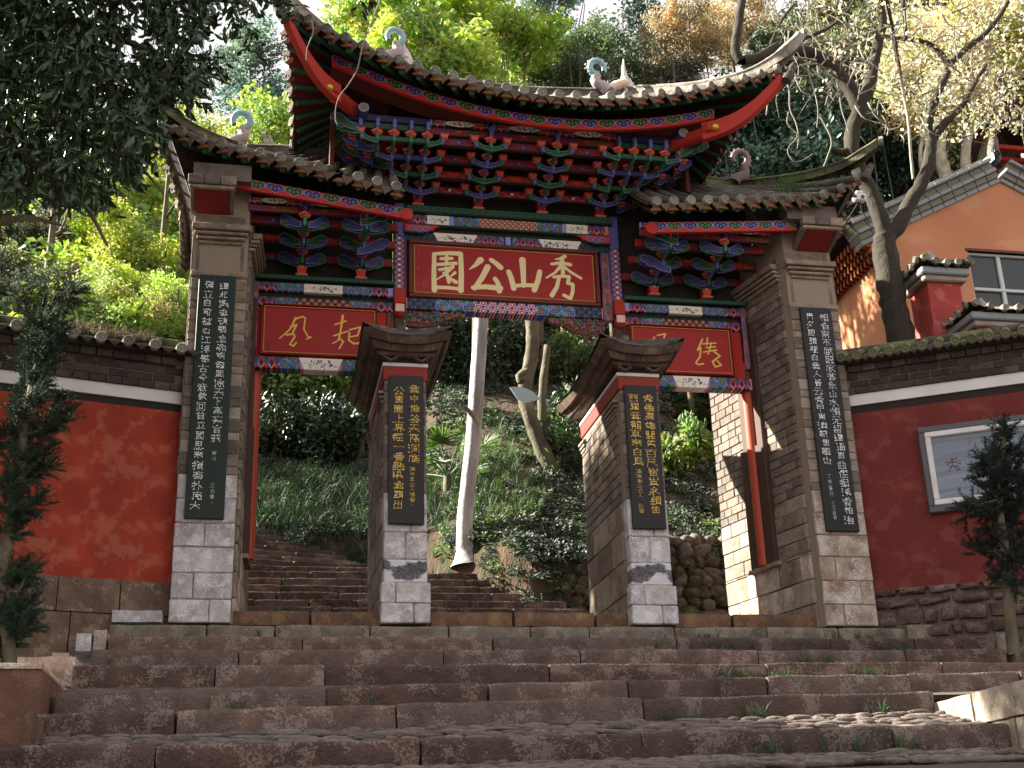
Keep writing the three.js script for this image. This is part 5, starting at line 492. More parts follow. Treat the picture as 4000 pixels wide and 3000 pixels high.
// plaques
const plaqueFrame = (w, h, m, bw, gold) => (t) => { for (const [fw, fh, x, y] of [[w + bw * 2, bw, 0, -bw / 2], [w + bw * 2, bw, 0, h + bw / 2], [bw, h, -w / 2 - bw / 2, h / 2], [bw, h, w / 2 + bw / 2, h / 2]]) piece('frame', metric(block(fw, fh, 0.09, 0.014).translate(x, y, 0.02)), m, t); for (const [fw, fh, x, y] of [[w - 0.04, 0.014, 0, 0.025], [w - 0.04, 0.014, 0, h - 0.025], [0.014, h - 0.064, -w / 2 + 0.027, h / 2], [0.014, h - 0.064, w / 2 - 0.027, h / 2]]) piece('gilt_border', metric(block(fw, fh, 0.012, 0.003).translate(x, y, 0.036)), gold, t); };
const redLac = (W, H, f, seed) => std({ map: canvasTex(W, H, (g) => { fillR(g, '#a00d07', 0, 0, W, H); const r = rng(seed); for (let i = 0; i < 160; i++) { g.strokeStyle = `rgba(${r() < 0.5 ? '30,0,0' : '220,60,40'},${0.05 * r()})`; g.lineWidth = 2 + 6 * r(); const y = r() * H; g.beginPath(); g.moveTo(0, y); g.lineTo(W, y + 6 * (r() - 0.5)); g.stroke(); } f(g, W, H); speckle(g, W, H, 260, 0.14, seed); }), roughness: 0.62 });
const gilt = '#f0e0a8';
const mMain = redLac(2048, 600, (g, W, H) => { g.fillStyle = gilt; const q = (x, y) => [(x - 245) / 1575 * W, (y - (440 + 0.0857 * (x - 245))) / (410 - 0.012 * (x - 245)) * H]; const S = (p, a, b) => thick(g, p.map(([x, y]) => q(x, y)), a * 1.6, (b ?? a) * 1.6);
  S([[425, 530], [421, 700], [424, 828]], 15, 19); S([[425, 528], [540, 525], [650, 532]], 13, 17); S([[652, 535], [655, 700], [648, 838]], 17, 20); S([[425, 806], [540, 812], [650, 826]], 13);
  S([[484, 570], [575, 570]], 12); S([[532, 545], [530, 606]], 12); S([[452, 618], [608, 612]], 12, 14); S([[470, 662], [560, 648]], 11); S([[583, 640], [520, 700], [445, 742]], 13, 5); S([[525, 650], [534, 715], [548, 768]], 13, 12); S([[505, 690], [560, 740], [608, 768]], 10, 15); S([[600, 690], [560, 722]], 12, 5);
  S([[822, 590], [780, 630], [726, 664]], 24, 4); S([[915, 592], [955, 620], [995, 656]], 16, 20); S([[882, 650], [830, 740], [765, 822]], 22, 17); S([[752, 816], [860, 812], [985, 826]], 15, 22); S([[944, 748], [970, 790], [978, 850]], 16, 19);
  S([[1187, 600], [1190, 700], [1190, 812]], 24, 16); S([[1064, 694], [1085, 750], [1103, 830]], 18, 20); S([[1100, 812], [1190, 806], [1290, 812]], 14, 15); S([[1335, 700], [1318, 770], [1282, 848]], 18, 20);
  S([[1562, 580], [1520, 598], [1482, 602]], 15, 6); S([[1444, 640], [1530, 632], [1608, 650]], 11, 14); S([[1537, 596], [1540, 660], [1540, 722]], 15, 15); S([[1528, 654], [1470, 712], [1392, 752]], 14, 6); S([[1545, 660], [1610, 712], [1698, 764]], 11, 10); S([[1456, 748], [1520, 742], [1592, 748]], 11, 13); S([[1506, 745], [1480, 830], [1434, 895]], 13, 17); S([[1592, 750], [1578, 800], [1622, 812], [1618, 870], [1596, 926], [1540, 898]], 13, 13);
  g.fillStyle = '#b06a4a'; column(g, '山南縣知事開化李文相題', 0.022 * W, 0.08 * H, 30, 46, 2.6); g.strokeStyle = '#b06a4a'; g.lineWidth = 3; g.strokeRect(0.055 * W, 0.70 * H, 44, 44); g.strokeRect(0.055 * W, 0.81 * H, 44, 44); g.fillStyle = '#7d2418'; column(g, '玉丁月仲秋月', 0.945 * W, 0.24 * H, 34, 62, 2.6); }, 71);
const mL = redLac(1024, 480, (g, W, H) => { g.fillStyle = '#e6c25c'; const q = (x, y) => [(x - 470) / 495 * W, (y - (212 + 0.056 * (x - 470))) / 212 * H]; const S = (p, a = 11, b = 8) => thick(g, p.map(([x, y]) => q(x, y)), a, b);
  S([[612, 270], [590, 320], [545, 362]], 10, 6); S([[612, 276], [640, 265], [654, 272], [648, 320], [668, 356], [682, 358], [660, 366]], 8, 6); S([[592, 310], [616, 302], [600, 338]]); S([[574, 346], [606, 342], [610, 356], [590, 388], [606, 396], [618, 380]], 9, 7);
  S([[784, 302], [832, 286]], 8, 8); S([[818, 262], [812, 310], [806, 346]], 12, 7); S([[780, 352], [842, 332]], 8, 7); S([[848, 326], [896, 314], [884, 352], [846, 358]], 8, 7); S([[848, 338], [846, 372], [868, 388], [888, 386]], 8, 10); S([[806, 350], [800, 372], [776, 386]], 8, 6); S([[802, 362], [822, 378], [804, 410]], 9, 7);
  g.fillStyle = '#6b1a10'; g.fillRect(0.045 * W, 0.78 * H, 30, 30); g.fillRect(0.045 * W, 0.88 * H, 30, 30); g.fillStyle = '#8a2a18'; column(g, '一二', 0.3 * W, 0.1 * H, 20, 30, 2); }, 73);
const mR = redLac(1024, 480, (g, W, H) => { g.fillStyle = '#e6c25c'; const q = (x, y) => [(x - 405) / 415 * W, (y - 314) / 197 * H]; const S = (p, a = 11, b = 8) => thick(g, p.map(([x, y]) => q(x, y)), a, b);
  S([[494, 372], [484, 400], [470, 428]], 8, 8); S([[476, 398], [486, 388], [478, 420]], 8, 6); S([[500, 362], [499, 400], [497, 436]], 10, 8); S([[484, 384], [514, 374], [508, 418]], 8, 7); S([[514, 352], [548, 344], [534, 380], [560, 400], [574, 420], [574, 442]], 8, 10);
  S([[702, 360], [678, 408], [692, 396], [686, 436], [666, 464], [676, 472], [698, 466]], 9, 8); S([[724, 354], [718, 384]], 9, 7); S([[700, 380], [758, 374]], 7, 8); S([[714, 396], [754, 390]], 7, 8); S([[738, 374], [730, 400], [720, 424]], 8, 7); S([[702, 416], [758, 404]], 7, 8); S([[746, 410], [770, 430], [736, 456], [746, 478], [772, 470], [756, 450]], 9, 8); g.fillStyle = '#8a3a20'; column(g, '丁亥秋月', 0.93 * W, 0.04 * H, 22, 30, 1.8); }, 75);
const gb = flat(0.40, 0.25, 0.05, 0.45);
const main = board('name_plaque', 'large red plaque with four gold characters under the main roof', [-0.04, 4.905, -0.965], 2.72, 0.80, 0.06, mMain, M.red, plaqueFrame(2.72, 0.80, M.maroon, 0.06, gb));
board('name_plaque', 'red plaque with two gold cursive characters over the left passage', [-2.705, 3.875, -0.945], 1.58, 0.735, 0.04, mL, M.red, plaqueFrame(1.58, 0.735, M.red, 0.012, gb));
board('name_plaque', 'red plaque with two gold cursive characters over the right passage', [2.575, 3.845, -0.945], 1.54, 0.735, 0.04, mR, M.red, plaqueFrame(1.54, 0.735, M.red, 0.012, gb));
// ================================================================ stairs, ground, walls
const n3 = (x, y, z, s) => (pn(x + z * 0.73, y + z * 0.41, 4096, s) + pn(x * 0.6 - y * 0.8 + 50, z + 30 + y * 0.3, 4096, s + 1)) / 2 - 0.5;
function rough(w, h, d, nx, ny, nz, amp, seed, ch = 0.014, nose = 0) { // worn stone: rounded arrises, uneven faces
  const g = new THREE.BoxGeometry(w, h, d, nx, ny, nz), p = g.attributes.position; const e = (v, m) => Math.abs(Math.abs(v) - m) < 1e-5;
  for (let i = 0; i < p.count; i++) { let x = p.getX(i), y = p.getY(i), z = p.getZ(i); if (nose) { const f0 = e(z, d / 2) && z > 0; if (Math.abs(y - (h / 2 - h / ny)) < 1e-4) y = h / 2 - nose; else if (f0 && e(y, h / 2) && y > 0) z -= nose * (0.9 + 0.7 * n3(x * 4 + seed, 1, 2, 436)); } const ex = e(x, w / 2), ey = e(y, h / 2), ez = e(z, d / 2); const k = (ex ? 1 : 0) + (ey ? 1 : 0) + (ez ? 1 : 0); const q = [n3(x * 5 + seed, y * 5, z * 5, 401), n3(x * 5, y * 5 + seed, z * 5, 411), n3(x * 5, y * 5, z * 5 + seed, 421)]; const c = k > 1 ? ch * (1 + 2.2 * Math.max(0, n3(x * 9 + seed, y * 9, z * 9, 431))) : 0; x -= ex ? Math.sign(x) * c : 0; y -= ey ? Math.sign(y) * c : 0; z -= ez ? Math.sign(z) * c : 0; p.setXYZ(i, x + q[0] * amp, y + q[1] * amp, z + q[2] * amp * 1.4); }
  g.computeVertexNormals(); const ni = g.toNonIndexed(), nn = ni.attributes.normal.clone(); const m = metric(ni, 1); m.setAttribute('normal', nn); return m; }
M.earth = flat(0.075, 0.055, 0.042, 1, { bumpMap: roughBump, bumpScale: 0.02 });
const stairs = new THREE.Group(); stairs.name = 'stairs'; stairs.userData.kind = 'structure'; scene.add(stairs);
const ST8 = [ // front line z, top y, foot y, slope of the top edge across, mean x
  [0.12, -0.045, -0.185, 0, -5.09, 5.45], [1.53, -0.425, -0.555, 0, -4.94, 5.30], [2.61, -0.745, -0.885, 0.002, -4.97, 4.80], [3.69, -1.058, -1.22, 0.003, -5.0, 4.60], [4.76, -1.385, -1.54, 0.018, -4.96, 4.2], [5.84, -1.675, -1.858, 0.019, -4.95, 2.08], [6.92, -2.035, -2.195, 0.0136, -5.0, 2.08]];
const topY = (k, x) => ST8[k][1] + ST8[k][3] * (x + 1.6);
ST8.forEach(([z, yt, yb, t, xl, xr], k) => { const r = rng(500 + k); let x = xl; const h = yt - yb + 0.06; while (x < xr - 0.02) { let w = rr(0.95, 2.2, r); if (k === 0) w = rr(0.6, 1.3, r); if (xr - x - w < 0.5) w = xr - x; const y = topY(k, x + w / 2) + rr(-0.006, 0.006, r), zz = z + rr(-0.012, 0.010, r); const g = rough(w - 0.003, h, 0.34, 16, 5, 3, 0.022, r() * 90, 0.006, 0.030); g.rotateZ(Math.atan(t) + rr(-0.004, 0.004, r)); g.translate(x + w / 2, y - h / 2, zz - 0.17); piece('step_stone', g, k === 0 ? M.kerb : M.step[(r() * 4) | 0], stairs); x += w; }
  // tread that runs down from the foot of the step above to this kerb
  if (k > 0) { const [za, , ybA] = ST8[k - 1], z0 = za - 0.2, z1 = z - 0.3; const tilt = (x2) => (ST8[k - 1][3]) * (x2 + 1.6); const g = grid(16, 6, (u, v) => { const X = lerp(Math.min(xl, ST8[k - 1][4]) - 0.3, Math.max(xr, ST8[k - 1][5]) + 0.3, u), y = lerp(ybA + 0.012 + tilt(X), topY(k, X) - 0.006, v); return V(X, y + 0.012 * n3(X * 3, v * 4, k, 441), lerp(z0, z1, v)); }, (u, v, q) => [q.x, q.z]); piece('tread', g, k < 5 ? M.step[1] : M.earth, stairs); } });
// cobbles
M.cobble = [[0.15, 0.105, 0.088], [0.19, 0.145, 0.125], [0.11, 0.078, 0.066], [0.23, 0.185, 0.16]].map((c, i) => std({ map: stoneMap(c, [0.34, 0.30, 0.27], [c[0] * 0.5, c[1] * 0.5, c[2] * 0.5], 451 + i, 0.35, 0.3), bumpMap: roughBump, bumpScale: 0.01, roughness: 0.72 }));
const cobbleGeo = [0, 1, 2, 3, 4, 5, 6, 7].map((k) => { const g = new THREE.IcosahedronGeometry(0.5, 3), p = g.attributes.position; for (let i = 0; i < p.count; i++) { const v = V(p.getX(i), p.getY(i), p.getZ(i)); const a = Math.atan2(v.z, v.x); const s = 1 + 0.16 * Math.sin(a * 2 + k) + 0.12 * Math.sin(a * 3 + k * 2.1) + 0.3 * n3(v.x * 3 + k * 7, v.y * 3, v.z * 3, 461); p.setXYZ(i, v.x * s, Math.sign(v.y) * Math.pow(Math.abs(v.y) * 2, 0.7) * 0.5 * (1 + 0.3 * n3(v.x * 4, k, v.z * 4, 465)), v.z * s); } g.computeVertexNormals(); const nn = g.attributes.normal.clone(), m = metric(g, 1, k * 0.37, k * 0.61); m.setAttribute('normal', nn); return m; });
// ground in front, one sheet out to the horizon
const groundY = (x, z) => { const d = Math.max(0, z - 6.9); return -2.20 + 0.012 * clamp(x, -5, 5) - 0.15 * d * Math.exp(-d / 30) - 0.004 * n3(x, z, 0, 471); };
const ground = struct('ground', grid(90, 60, (u, v) => { const a = (u * 2 - 1), X = a * 8 + Math.pow(a, 5) * 190, Z = 6.7 + v * 12 + Math.pow(v, 4) * 190; return V(X, groundY(X, Z) - 0.02, Z); }, (u, v, q) => [q.x, q.z]), M.earth);
function cobbles(parent, x0, x1, z0, z1, yf, size, nmax, seed, tilt) { const r = rng(seed); let n = 0; const far = []; const rows = Math.round((z1 - z0) / (size * 0.80)); for (let j = 0; j < rows; j++) { let x = x0 + (j % 2) * size * 0.5; while (x < x1) { const w = size * rr(0.7, 1.9, r), d = (z1 - z0) / rows * rr(0.98, 1.25, r); const X = x + w / 2 + rr(-0.01, 0.01, r), Z = z0 + (j + 0.5) * (z1 - z0) / rows + rr(-0.02, 0.02, r); const o = piece('cobble', cobbleGeo[(r() * 8) | 0], M.cobble[(Math.pow(r(), 1.5) * 4) | 0], parent); o.scale.set(w * 1.02, rr(0.04, 0.062, r), d * 1.04); o.rotation.set(tilt, r() < 0.5 ? 0 : Math.PI, 0); o.rotation.order = 'YXZ'; o.position.set(X, yf(X, Z) - 0.004 + rr(-0.008, 0.01, r), Z); x += w * 0.93; if (++n >= nmax) return; } } }
cobbles(stairs, -4.9, 2.05, 5.86, 6.60, (x, z) => lerp(ST8[5][2] + ST8[5][3] * (x + 1.6), topY(6, x), clamp((z - 5.84) / 0.78, 0, 1)), 0.15, 290, 521, 0.12);
cobbles(ground, -3.6, 3.2, 6.96, 7.75, groundY, 0.145, 285, 523, 0.14);
// stepping ends of the flight: cheek stones on both sides
const cheekL = thing('stair_cheek', 'low stepped cheek of stone blocks down the left side of the front stairs', 'stair cheek', [-5.1, -1.2, 2.5]);
const cheekR = thing('stair_cheek', 'stone cheek wall at lower right of the stairs, its near end in sunlight', 'stair cheek', [2.4, -2.2, 6.8]);
const cheekRB = thing('stair_cheek', 'dark cheek stones stepping down beside the upper right end of the front stairs', 'stair cheek', [5.5, -0.6, 1]);
const cstone = (t, x0, x1, y0, y1, z0, z1, m, nm = 'stone_block', seed = 1) => { const g = rough(x1 - x0, y1 - y0, z1 - z0, 4, 3, 5, 0.008, seed, 0.008); g.translate((x0 + x1) / 2 - t.position.x, (y0 + y1) / 2 - t.position.y, (z0 + z1) / 2 - t.position.z); return piece(nm, g, m, t); };
cstone(cheekL, -5.08, -4.50, -0.02, 0.135, -0.45, 0.10, M.whiteStone[1], 'stone_block', 2); cstone(cheekL, -5.27, -5.10, -0.72, -0.39, 0.6, 1.52, M.whiteStone[1], 'stone_block', 3); cstone(cheekL, -5.10, -4.95, -0.66, -0.35, 0.5, 1.5, M.granite[1], 'stone_block', 4); cstone(cheekL, -5.32, -5.15, -1.2, -0.79, 1.6, 2.72, M.granite[1], 'stone_block', 5); cstone(cheekL, -5.5, -4.98, -1.3, -0.95, 2.7, 3.5, M.granite[2], 'stone_block', 6);
cstone(cheekL, -5.95, -5.0, -1.95, -1.30, 3.7, 5.2, M.cheek ??= std({ map: stoneMap([0.15, 0.068, 0.042], [0.20, 0.115, 0.075], [0.075, 0.036, 0.024], 481, 0.4, 0.4), bumpMap: roughBump, bumpScale: 0.012 }), 'stone_block', 7); cstone(cheekL, -6.1, -5.0, -1.335, -1.275, 3.7, 5.22, M.granite[2], 'coping', 8); cstone(cheekL, -5.9, -4.85, -2.3, -1.78, 5.2, 6.4, M.cheek, 'stone_block', 9); cstone(cheekL, -6.2, -4.97, -2.5, -2.0, 6.3, 8.2, M.cheek, 'stone_block', 10);
cstone(cheekR, 2.06, 3.4, -1.95, -1.70, 5.80, 6.40, M.clayStone[2], 'stone_block', 11); cstone(cheekR, 2.06, 3.4, -1.95, -1.70, 6.41, 7.35, M.clayStone[2], 'stone_block', 12); cstone(cheekR, 2.03, 3.4, -2.35, -1.955, 6.40, 7.00, M.clayStone[2], 'stone_block', 13); cstone(cheekR, 2.03, 3.4, -2.45, -1.955, 7.01, 8.4, M.clayStone[2], 'stone_block', 14); cstone(cheekR, 2.05, 3.4, -1.955, -1.70, 7.36, 8.4, M.clayStone[2], 'stone_block', 15); cstone(cheekR, 2.10, 3.4, -2.4, -1.8, 4.9, 5.79, M.clayStone[2], 'stone_block', 16);
cstone(cheekRB, 5.46, 5.81, -0.24, 0.095, -0.3, 0.2, M.kerb, 'stone_block', 17); cstone(cheekRB, 4.95, 5.46, -0.3, 0.0, -0.4, 0.18, M.kerb, 'stone_block', 18); cstone(cheekRB, 5.32, 5.60, -0.75, -0.36, 0.6, 1.62, M.kerb, 'stone_block', 19); cstone(cheekRB, 4.88, 5.32, -0.82, -0.45, 0.4, 1.6, M.step[1], 'stone_block', 20); cstone(cheekRB, 4.85, 5.7, -1.2, -0.78, 1.6, 2.7, M.step[1], 'stone_block', 21); cstone(cheekRB, 4.65, 5.7, -1.6, -1.1, 2.7, 3.8, M.step[1], 'stone_block', 22); cstone(cheekRB, 4.2, 5.7, -2.0, -1.45, 3.8, 5.0, M.step[1], 'stone_block', 23);
// paved landing and thresholds
struct('landing', metric(lim(-5.6, 6.2, -0.4, -0.012, -3.2, -0.16)), M.kerb);
{ const s = new THREE.Group(); s.name = 'threshold'; s.userData.kind = 'structure'; scene.add(s); const r = rng(541); for (const [a, b, n] of [[-3.70, -1.90, 2], [-1.29, 1.29, 3], [1.86, 3.86, 2]]) { let x = a; for (let i = 0; i < n; i++) { const w = i === n - 1 ? b - x : (b - a) / n * rr(0.75, 1.25, r); const g = rough(w - 0.008, 0.20, 0.30, 6, 3, 3, 0.014, r() * 50, 0.012); g.translate(x + w / 2, 0.082 + rr(-0.004, 0.004, r), -0.27); piece('threshold_stone', g, M.threshold, s); x += w; } } }
// the path behind the gate and the steps that climb to the left
{ const s = new THREE.Group(); s.name = 'stairs_001'; s.userData.kind = 'structure'; scene.add(s); const XR = [1.4, 1.2, 0.95, 0.6, 0.42, 0.34]; const r = rng(551);
  piece('path', metric(lim(-6, 4.2, -0.2, 0.12, -2.9, -0.45)), M.step[1], s);
  for (let i = -2; i < 15; i++) { const z = -2.9 - 0.25 * i, y = 0.78 + 0.16 * i, rot = i > 5 ? Math.min(0.40, (i - 5) * 0.07) : 0, xr = i < 0 ? 1.6 : i < 6 ? XR[i] : lerp(-1.5, -2.6, (i - 6) / 8); const xl = -6.0; let x = xr; while (x > xl) { let w = rr(0.6, 1.3, r); if (x - w < xl + 0.4) w = x - xl; const g = rough(w - 0.001, 0.19, 0.36, 8, 3, 2, 0.022, r() * 70, 0.006, 0.028); const cx = x - w / 2; g.rotateY(rot); const pivot = -4.2; const dx = cx - pivot; g.translate(pivot + dx * Math.cos(rot), y - 0.095 + rr(-0.008, 0.008, r), z - 0.18 - dx * Math.sin(rot)); piece('step_stone', g, M.step[(r() * 4) | 0], s); x -= w; } } }
// ---- boundary walls
function boundaryWall(name, label, P0, th, len, rows) { const t = thing(name, label, 'wall', [P0[0], 0, P0[2]]); t.rotation.y = -th; // local: x along the wall, z towards the viewer
  const { y0, ys, pl, wh0, wh1, bl0, cap, dir, plaster, stoneM } = rows; const L = (a, b) => dir > 0 ? [a, b] : [-b, -a];
  const B = (nm, a, b, u0, u1, f, bk, m) => { const [x0, x1] = L(a, b); return piece(nm, metric(lim(x0, x1, u0, u1, bk, f)), m, t); };
  B('plaster', 0.02, len, ys - 0.05, bl0, 0, -0.4, plaster); B('black_band', 0.02, len, bl0, wh0, 0.004, -0.39, M.dark); B('white_band', 0.02, len, wh0, wh1, 0.03, -0.4, M.white); B('core', 0.02, len, wh1, cap, 0.028, -0.42, M.wallMortar);
  const r = rng(601 + dir); const nr = rows.nb; const bh = (cap - wh1) / nr; for (let j = 0; j < nr; j++) { let x = 0.03 + (j % 2) * 0.14; const thin = j === 0 || j === nr - 1; while (x < len) { const w = thin ? 0.2 : 0.275; const out = 0.03 + (thin ? 0.03 : 0.008) + (j === nr - 1 ? 0.05 : 0); const g = metric(block(w - 0.012, bh - 0.012, 0.1, 0.006, 0.003, r)); const [a, b] = L(x, x + w); g.translate((a + b) / 2, wh1 + bh * (j + 0.5), out - 0.045); piece('brick', g, M.wallBrick[(r() * 4) | 0], t); x += w; } }
  // tiled coping
  const cy = cap + 0.02; const slope = (u, v) => { const [a, b] = L(0.0, len); return V(lerp(a, b, u), cy + 0.02 + 0.24 * v, lerp(0.30, -0.2, v)); }; piece('coping_slope', grid(2, 2, slope, (u, v, q) => [q.x, q.z]), M.mossTile, t); piece('coping_slope', grid(2, 2, (u, v) => { const q = slope(u, v); q.z = -0.4 - q.z; return q; }, (u, v, q) => [q.x, q.z]), M.mossTile, t); B('coping_bed', 0.02, len, cap, cap + 0.035, 0.22, -0.62, M.wallBrick[3]);
  const sp = rows.sp; for (let x = sp * 0.5; x < len; x += sp) { const [a] = L(x, x); const pts = [], up = [], rt = []; for (let j = 0; j < 4; j++) { const v = j / 3, q = slope(0, v); q.x = a + rows.skew * v; q.y += 0.02; pts.push(q); up.push(V(0, 0.9, 0.43)); rt.push(V(1, 0, 0)); } piece('coping_tile', halfTube(pts, up, rt, 0.062), M.mossTile, t); const d = discGeo.clone(); d.scale(0.95, 0.95, 1); d.translate(a, cy + 0.045, 0.31); piece('eave_disc', d, rows.disc[(r() * rows.disc.length) | 0], t); const f = dripGeo.clone(); f.scale(0.9, 0.55, 1); f.translate(a + sp / 2, cy + 0.02, 0.295); piece('drip_tile', f, M.tile[1], t); }
  piece('coping_ridge', (() => { const [a, b] = L(0.02, len); const g = new THREE.CylinderGeometry(0.085, 0.085, b - a, 12, 8, true); g.rotateZ(Math.PI / 2); g.translate((a + b) / 2, cy + 0.27, -0.2); const nn = g.toNonIndexed(); return metric(nn); })(), M.mossTile, t);
  // stone foot
  let x = 0.02; const fr = rng(611 + dir); if (rows.ashlar) { for (let j = 0, y = ys; j < 4; j++) { const h = rows.ashlar[j]; x = 0.02 - (j % 2) * 0.2; while (x < len) { const w = rr(0.5, 0.95, fr); const a0 = Math.max(0.02, x), g = rough(Math.max(0.1, x + w - a0) - 0.003, h - 0.003, 0.34, 5, 3, 2, 0.010, fr() * 90, 0.005); const [a, b] = L(a0, x + w); g.translate((a + b) / 2, y - h / 2, -0.15); piece('stone_block', g, stoneM[(fr() * stoneM.length) | 0], t); x += w; } y -= h; } }
  else { const H = ys - y0; let y = ys; let j = 0; while (y > y0) { const h = rr(0.13, 0.24, fr); x = 0; while (x < len) { const w = rr(0.16, 0.5, fr); const g = rough(w + 0.01, h + 0.01, 0.36, 4, 3, 2, 0.035, fr() * 90, 0.03); const [a, b] = L(x, x + w); g.translate((a + b) / 2, y - h / 2 + rr(-0.01, 0.01, fr), -0.15 + rr(-0.02, 0.02, fr)); piece('stone', g, stoneM[(fr() * stoneM.length) | 0], t); x += w; } y -= h; j++; } B('core', 0.02, len, y0, ys, -0.045, -0.4, M.darkClay); }
  return t; }
M.wetStone = [[0.19, 0.12, 0.085], [0.26, 0.185, 0.135], [0.14, 0.09, 0.07]].map((c, i) => std({ map: stoneMap(c, [0.34, 0.26, 0.19], [c[0] * 0.4, c[1] * 0.4, c[2] * 0.4], 491 + i, 0.5, 0.6), bumpMap: roughBump, bumpScale: 0.014 }));
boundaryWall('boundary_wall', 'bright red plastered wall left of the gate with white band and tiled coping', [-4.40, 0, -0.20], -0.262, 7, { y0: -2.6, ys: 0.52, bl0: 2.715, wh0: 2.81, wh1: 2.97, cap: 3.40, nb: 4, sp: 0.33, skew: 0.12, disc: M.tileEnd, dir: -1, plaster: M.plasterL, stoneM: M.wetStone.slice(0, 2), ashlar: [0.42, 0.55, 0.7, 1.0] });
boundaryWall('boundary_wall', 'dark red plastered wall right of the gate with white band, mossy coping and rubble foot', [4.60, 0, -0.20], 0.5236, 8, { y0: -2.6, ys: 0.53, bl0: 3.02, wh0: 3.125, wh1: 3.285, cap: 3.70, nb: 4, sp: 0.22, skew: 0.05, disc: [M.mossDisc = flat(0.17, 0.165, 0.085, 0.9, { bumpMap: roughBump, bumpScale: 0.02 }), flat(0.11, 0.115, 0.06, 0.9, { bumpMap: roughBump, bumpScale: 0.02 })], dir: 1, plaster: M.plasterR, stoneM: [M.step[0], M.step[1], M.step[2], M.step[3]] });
G['九'] = '3135 09|0373|7378 98'; G['八'] = '3209|6198'; G['七'] = '0593|4148 88'; G['十'] = '0494|5159'; G['省'] = '5153|2205|7193|8135|3539|3585 89|3787|3989'; G['文'] = '5152|0393|2398|7309';
// marble tablet on the right wall
{ const c = Math.cos(0.5236), s = Math.sin(0.5236), t = thing('stone_tablet', 'grey marble tablet in a white and grey frame on the dark red right wall', 'tablet', [5.45 + c * 1.02, 0, 0.30 + s * 1.02]); t.rotation.y = -0.5236; const W = 1.98, y0 = 1.55, y1 = 2.58;
  const fr = (x0, x1, a, b, m, z, nm) => piece(nm, metric(block(x1 - x0, b - a, 0.08, 0.012).translate((x0 + x1) / 2, (a + b) / 2, z)), m, t); const g = flat(0.10, 0.10, 0.115, 0.7, { bumpMap: roughBump, bumpScale: 0.008 }); fr(-1.02, 1.02, y1, 2.665, g, 0.04, 'outer_frame'); fr(-1.02, 1.02, 1.455, y0, g, 0.04, 'outer_frame'); fr(-1.02, -0.94, y0 - 0.0, y1, g, 0.04, 'outer_frame'); fr(0.94, 1.02, y0, y1, g, 0.04, 'outer_frame');
  fr(-0.94, 0.94, y1 - 0.075, y1, M.white, 0.055, 'inner_frame'); fr(-0.94, 0.94, y0, y0 + 0.075, M.white, 0.055, 'inner_frame'); fr(-0.94, -0.865, y0 + 0.075, y1 - 0.075, M.white, 0.055, 'inner_frame'); fr(0.865, 0.94, y0 + 0.075, y1 - 0.075, M.white, 0.055, 'inner_frame');
  const m = std({ roughness: 0.18, map: canvasTex(1024, 540, (q, w, h) => { fillR(q, '#6f7a8a', 0, 0, w, h); const r = rng(71); for (let i = 0; i < 60; i++) { q.strokeStyle = r() < 0.6 ? `rgba(62,70,86,${0.14 * r()})` : `rgba(170,180,192,${0.12 * r()})`; q.lineWidth = 6 + r() * 40; const y = r() * h; q.beginPath(); q.moveTo(0, y); q.bezierCurveTo(w * 0.3, y - 160 * r(), w * 0.6, y + 190 * r(), w, y - 90 + 180 * r()); q.stroke(); } q.fillStyle = '#3c120c'; let k = 0; for (const ch of '云南省文大') { glyph(q, ch, 270 + k * 95, 40, 66, 64, 4); k++; } k = 0; for (const ch of '秀山古海人') { glyph(q, ch, 90 + k * 175, 200, 110, 110, 11); k++; } k = 0; for (const ch of '云南人') { glyph(q, ch, 420 + k * 80, 350, 50, 46, 3.4); k++; } k = 0; for (const ch of '一九八七十') { glyph(q, ch, 250 + k * 66, 420, 46, 42, 3.2); k++; } k = 0; for (const ch of '云南白立') { glyph(q, ch, 430 + k * 70, 485, 46, 42, 3.2); k++; } }) }); const f = new THREE.PlaneGeometry(1.73, y1 - y0 - 0.15).toNonIndexed(); f.translate(0, (y0 + y1) / 2, 0.055); piece('tablet_face', f, m, t); piece('tablet_back', metric(lim(-0.94, 0.94, y0, y1, -0.005, 0.045)), g, t); }
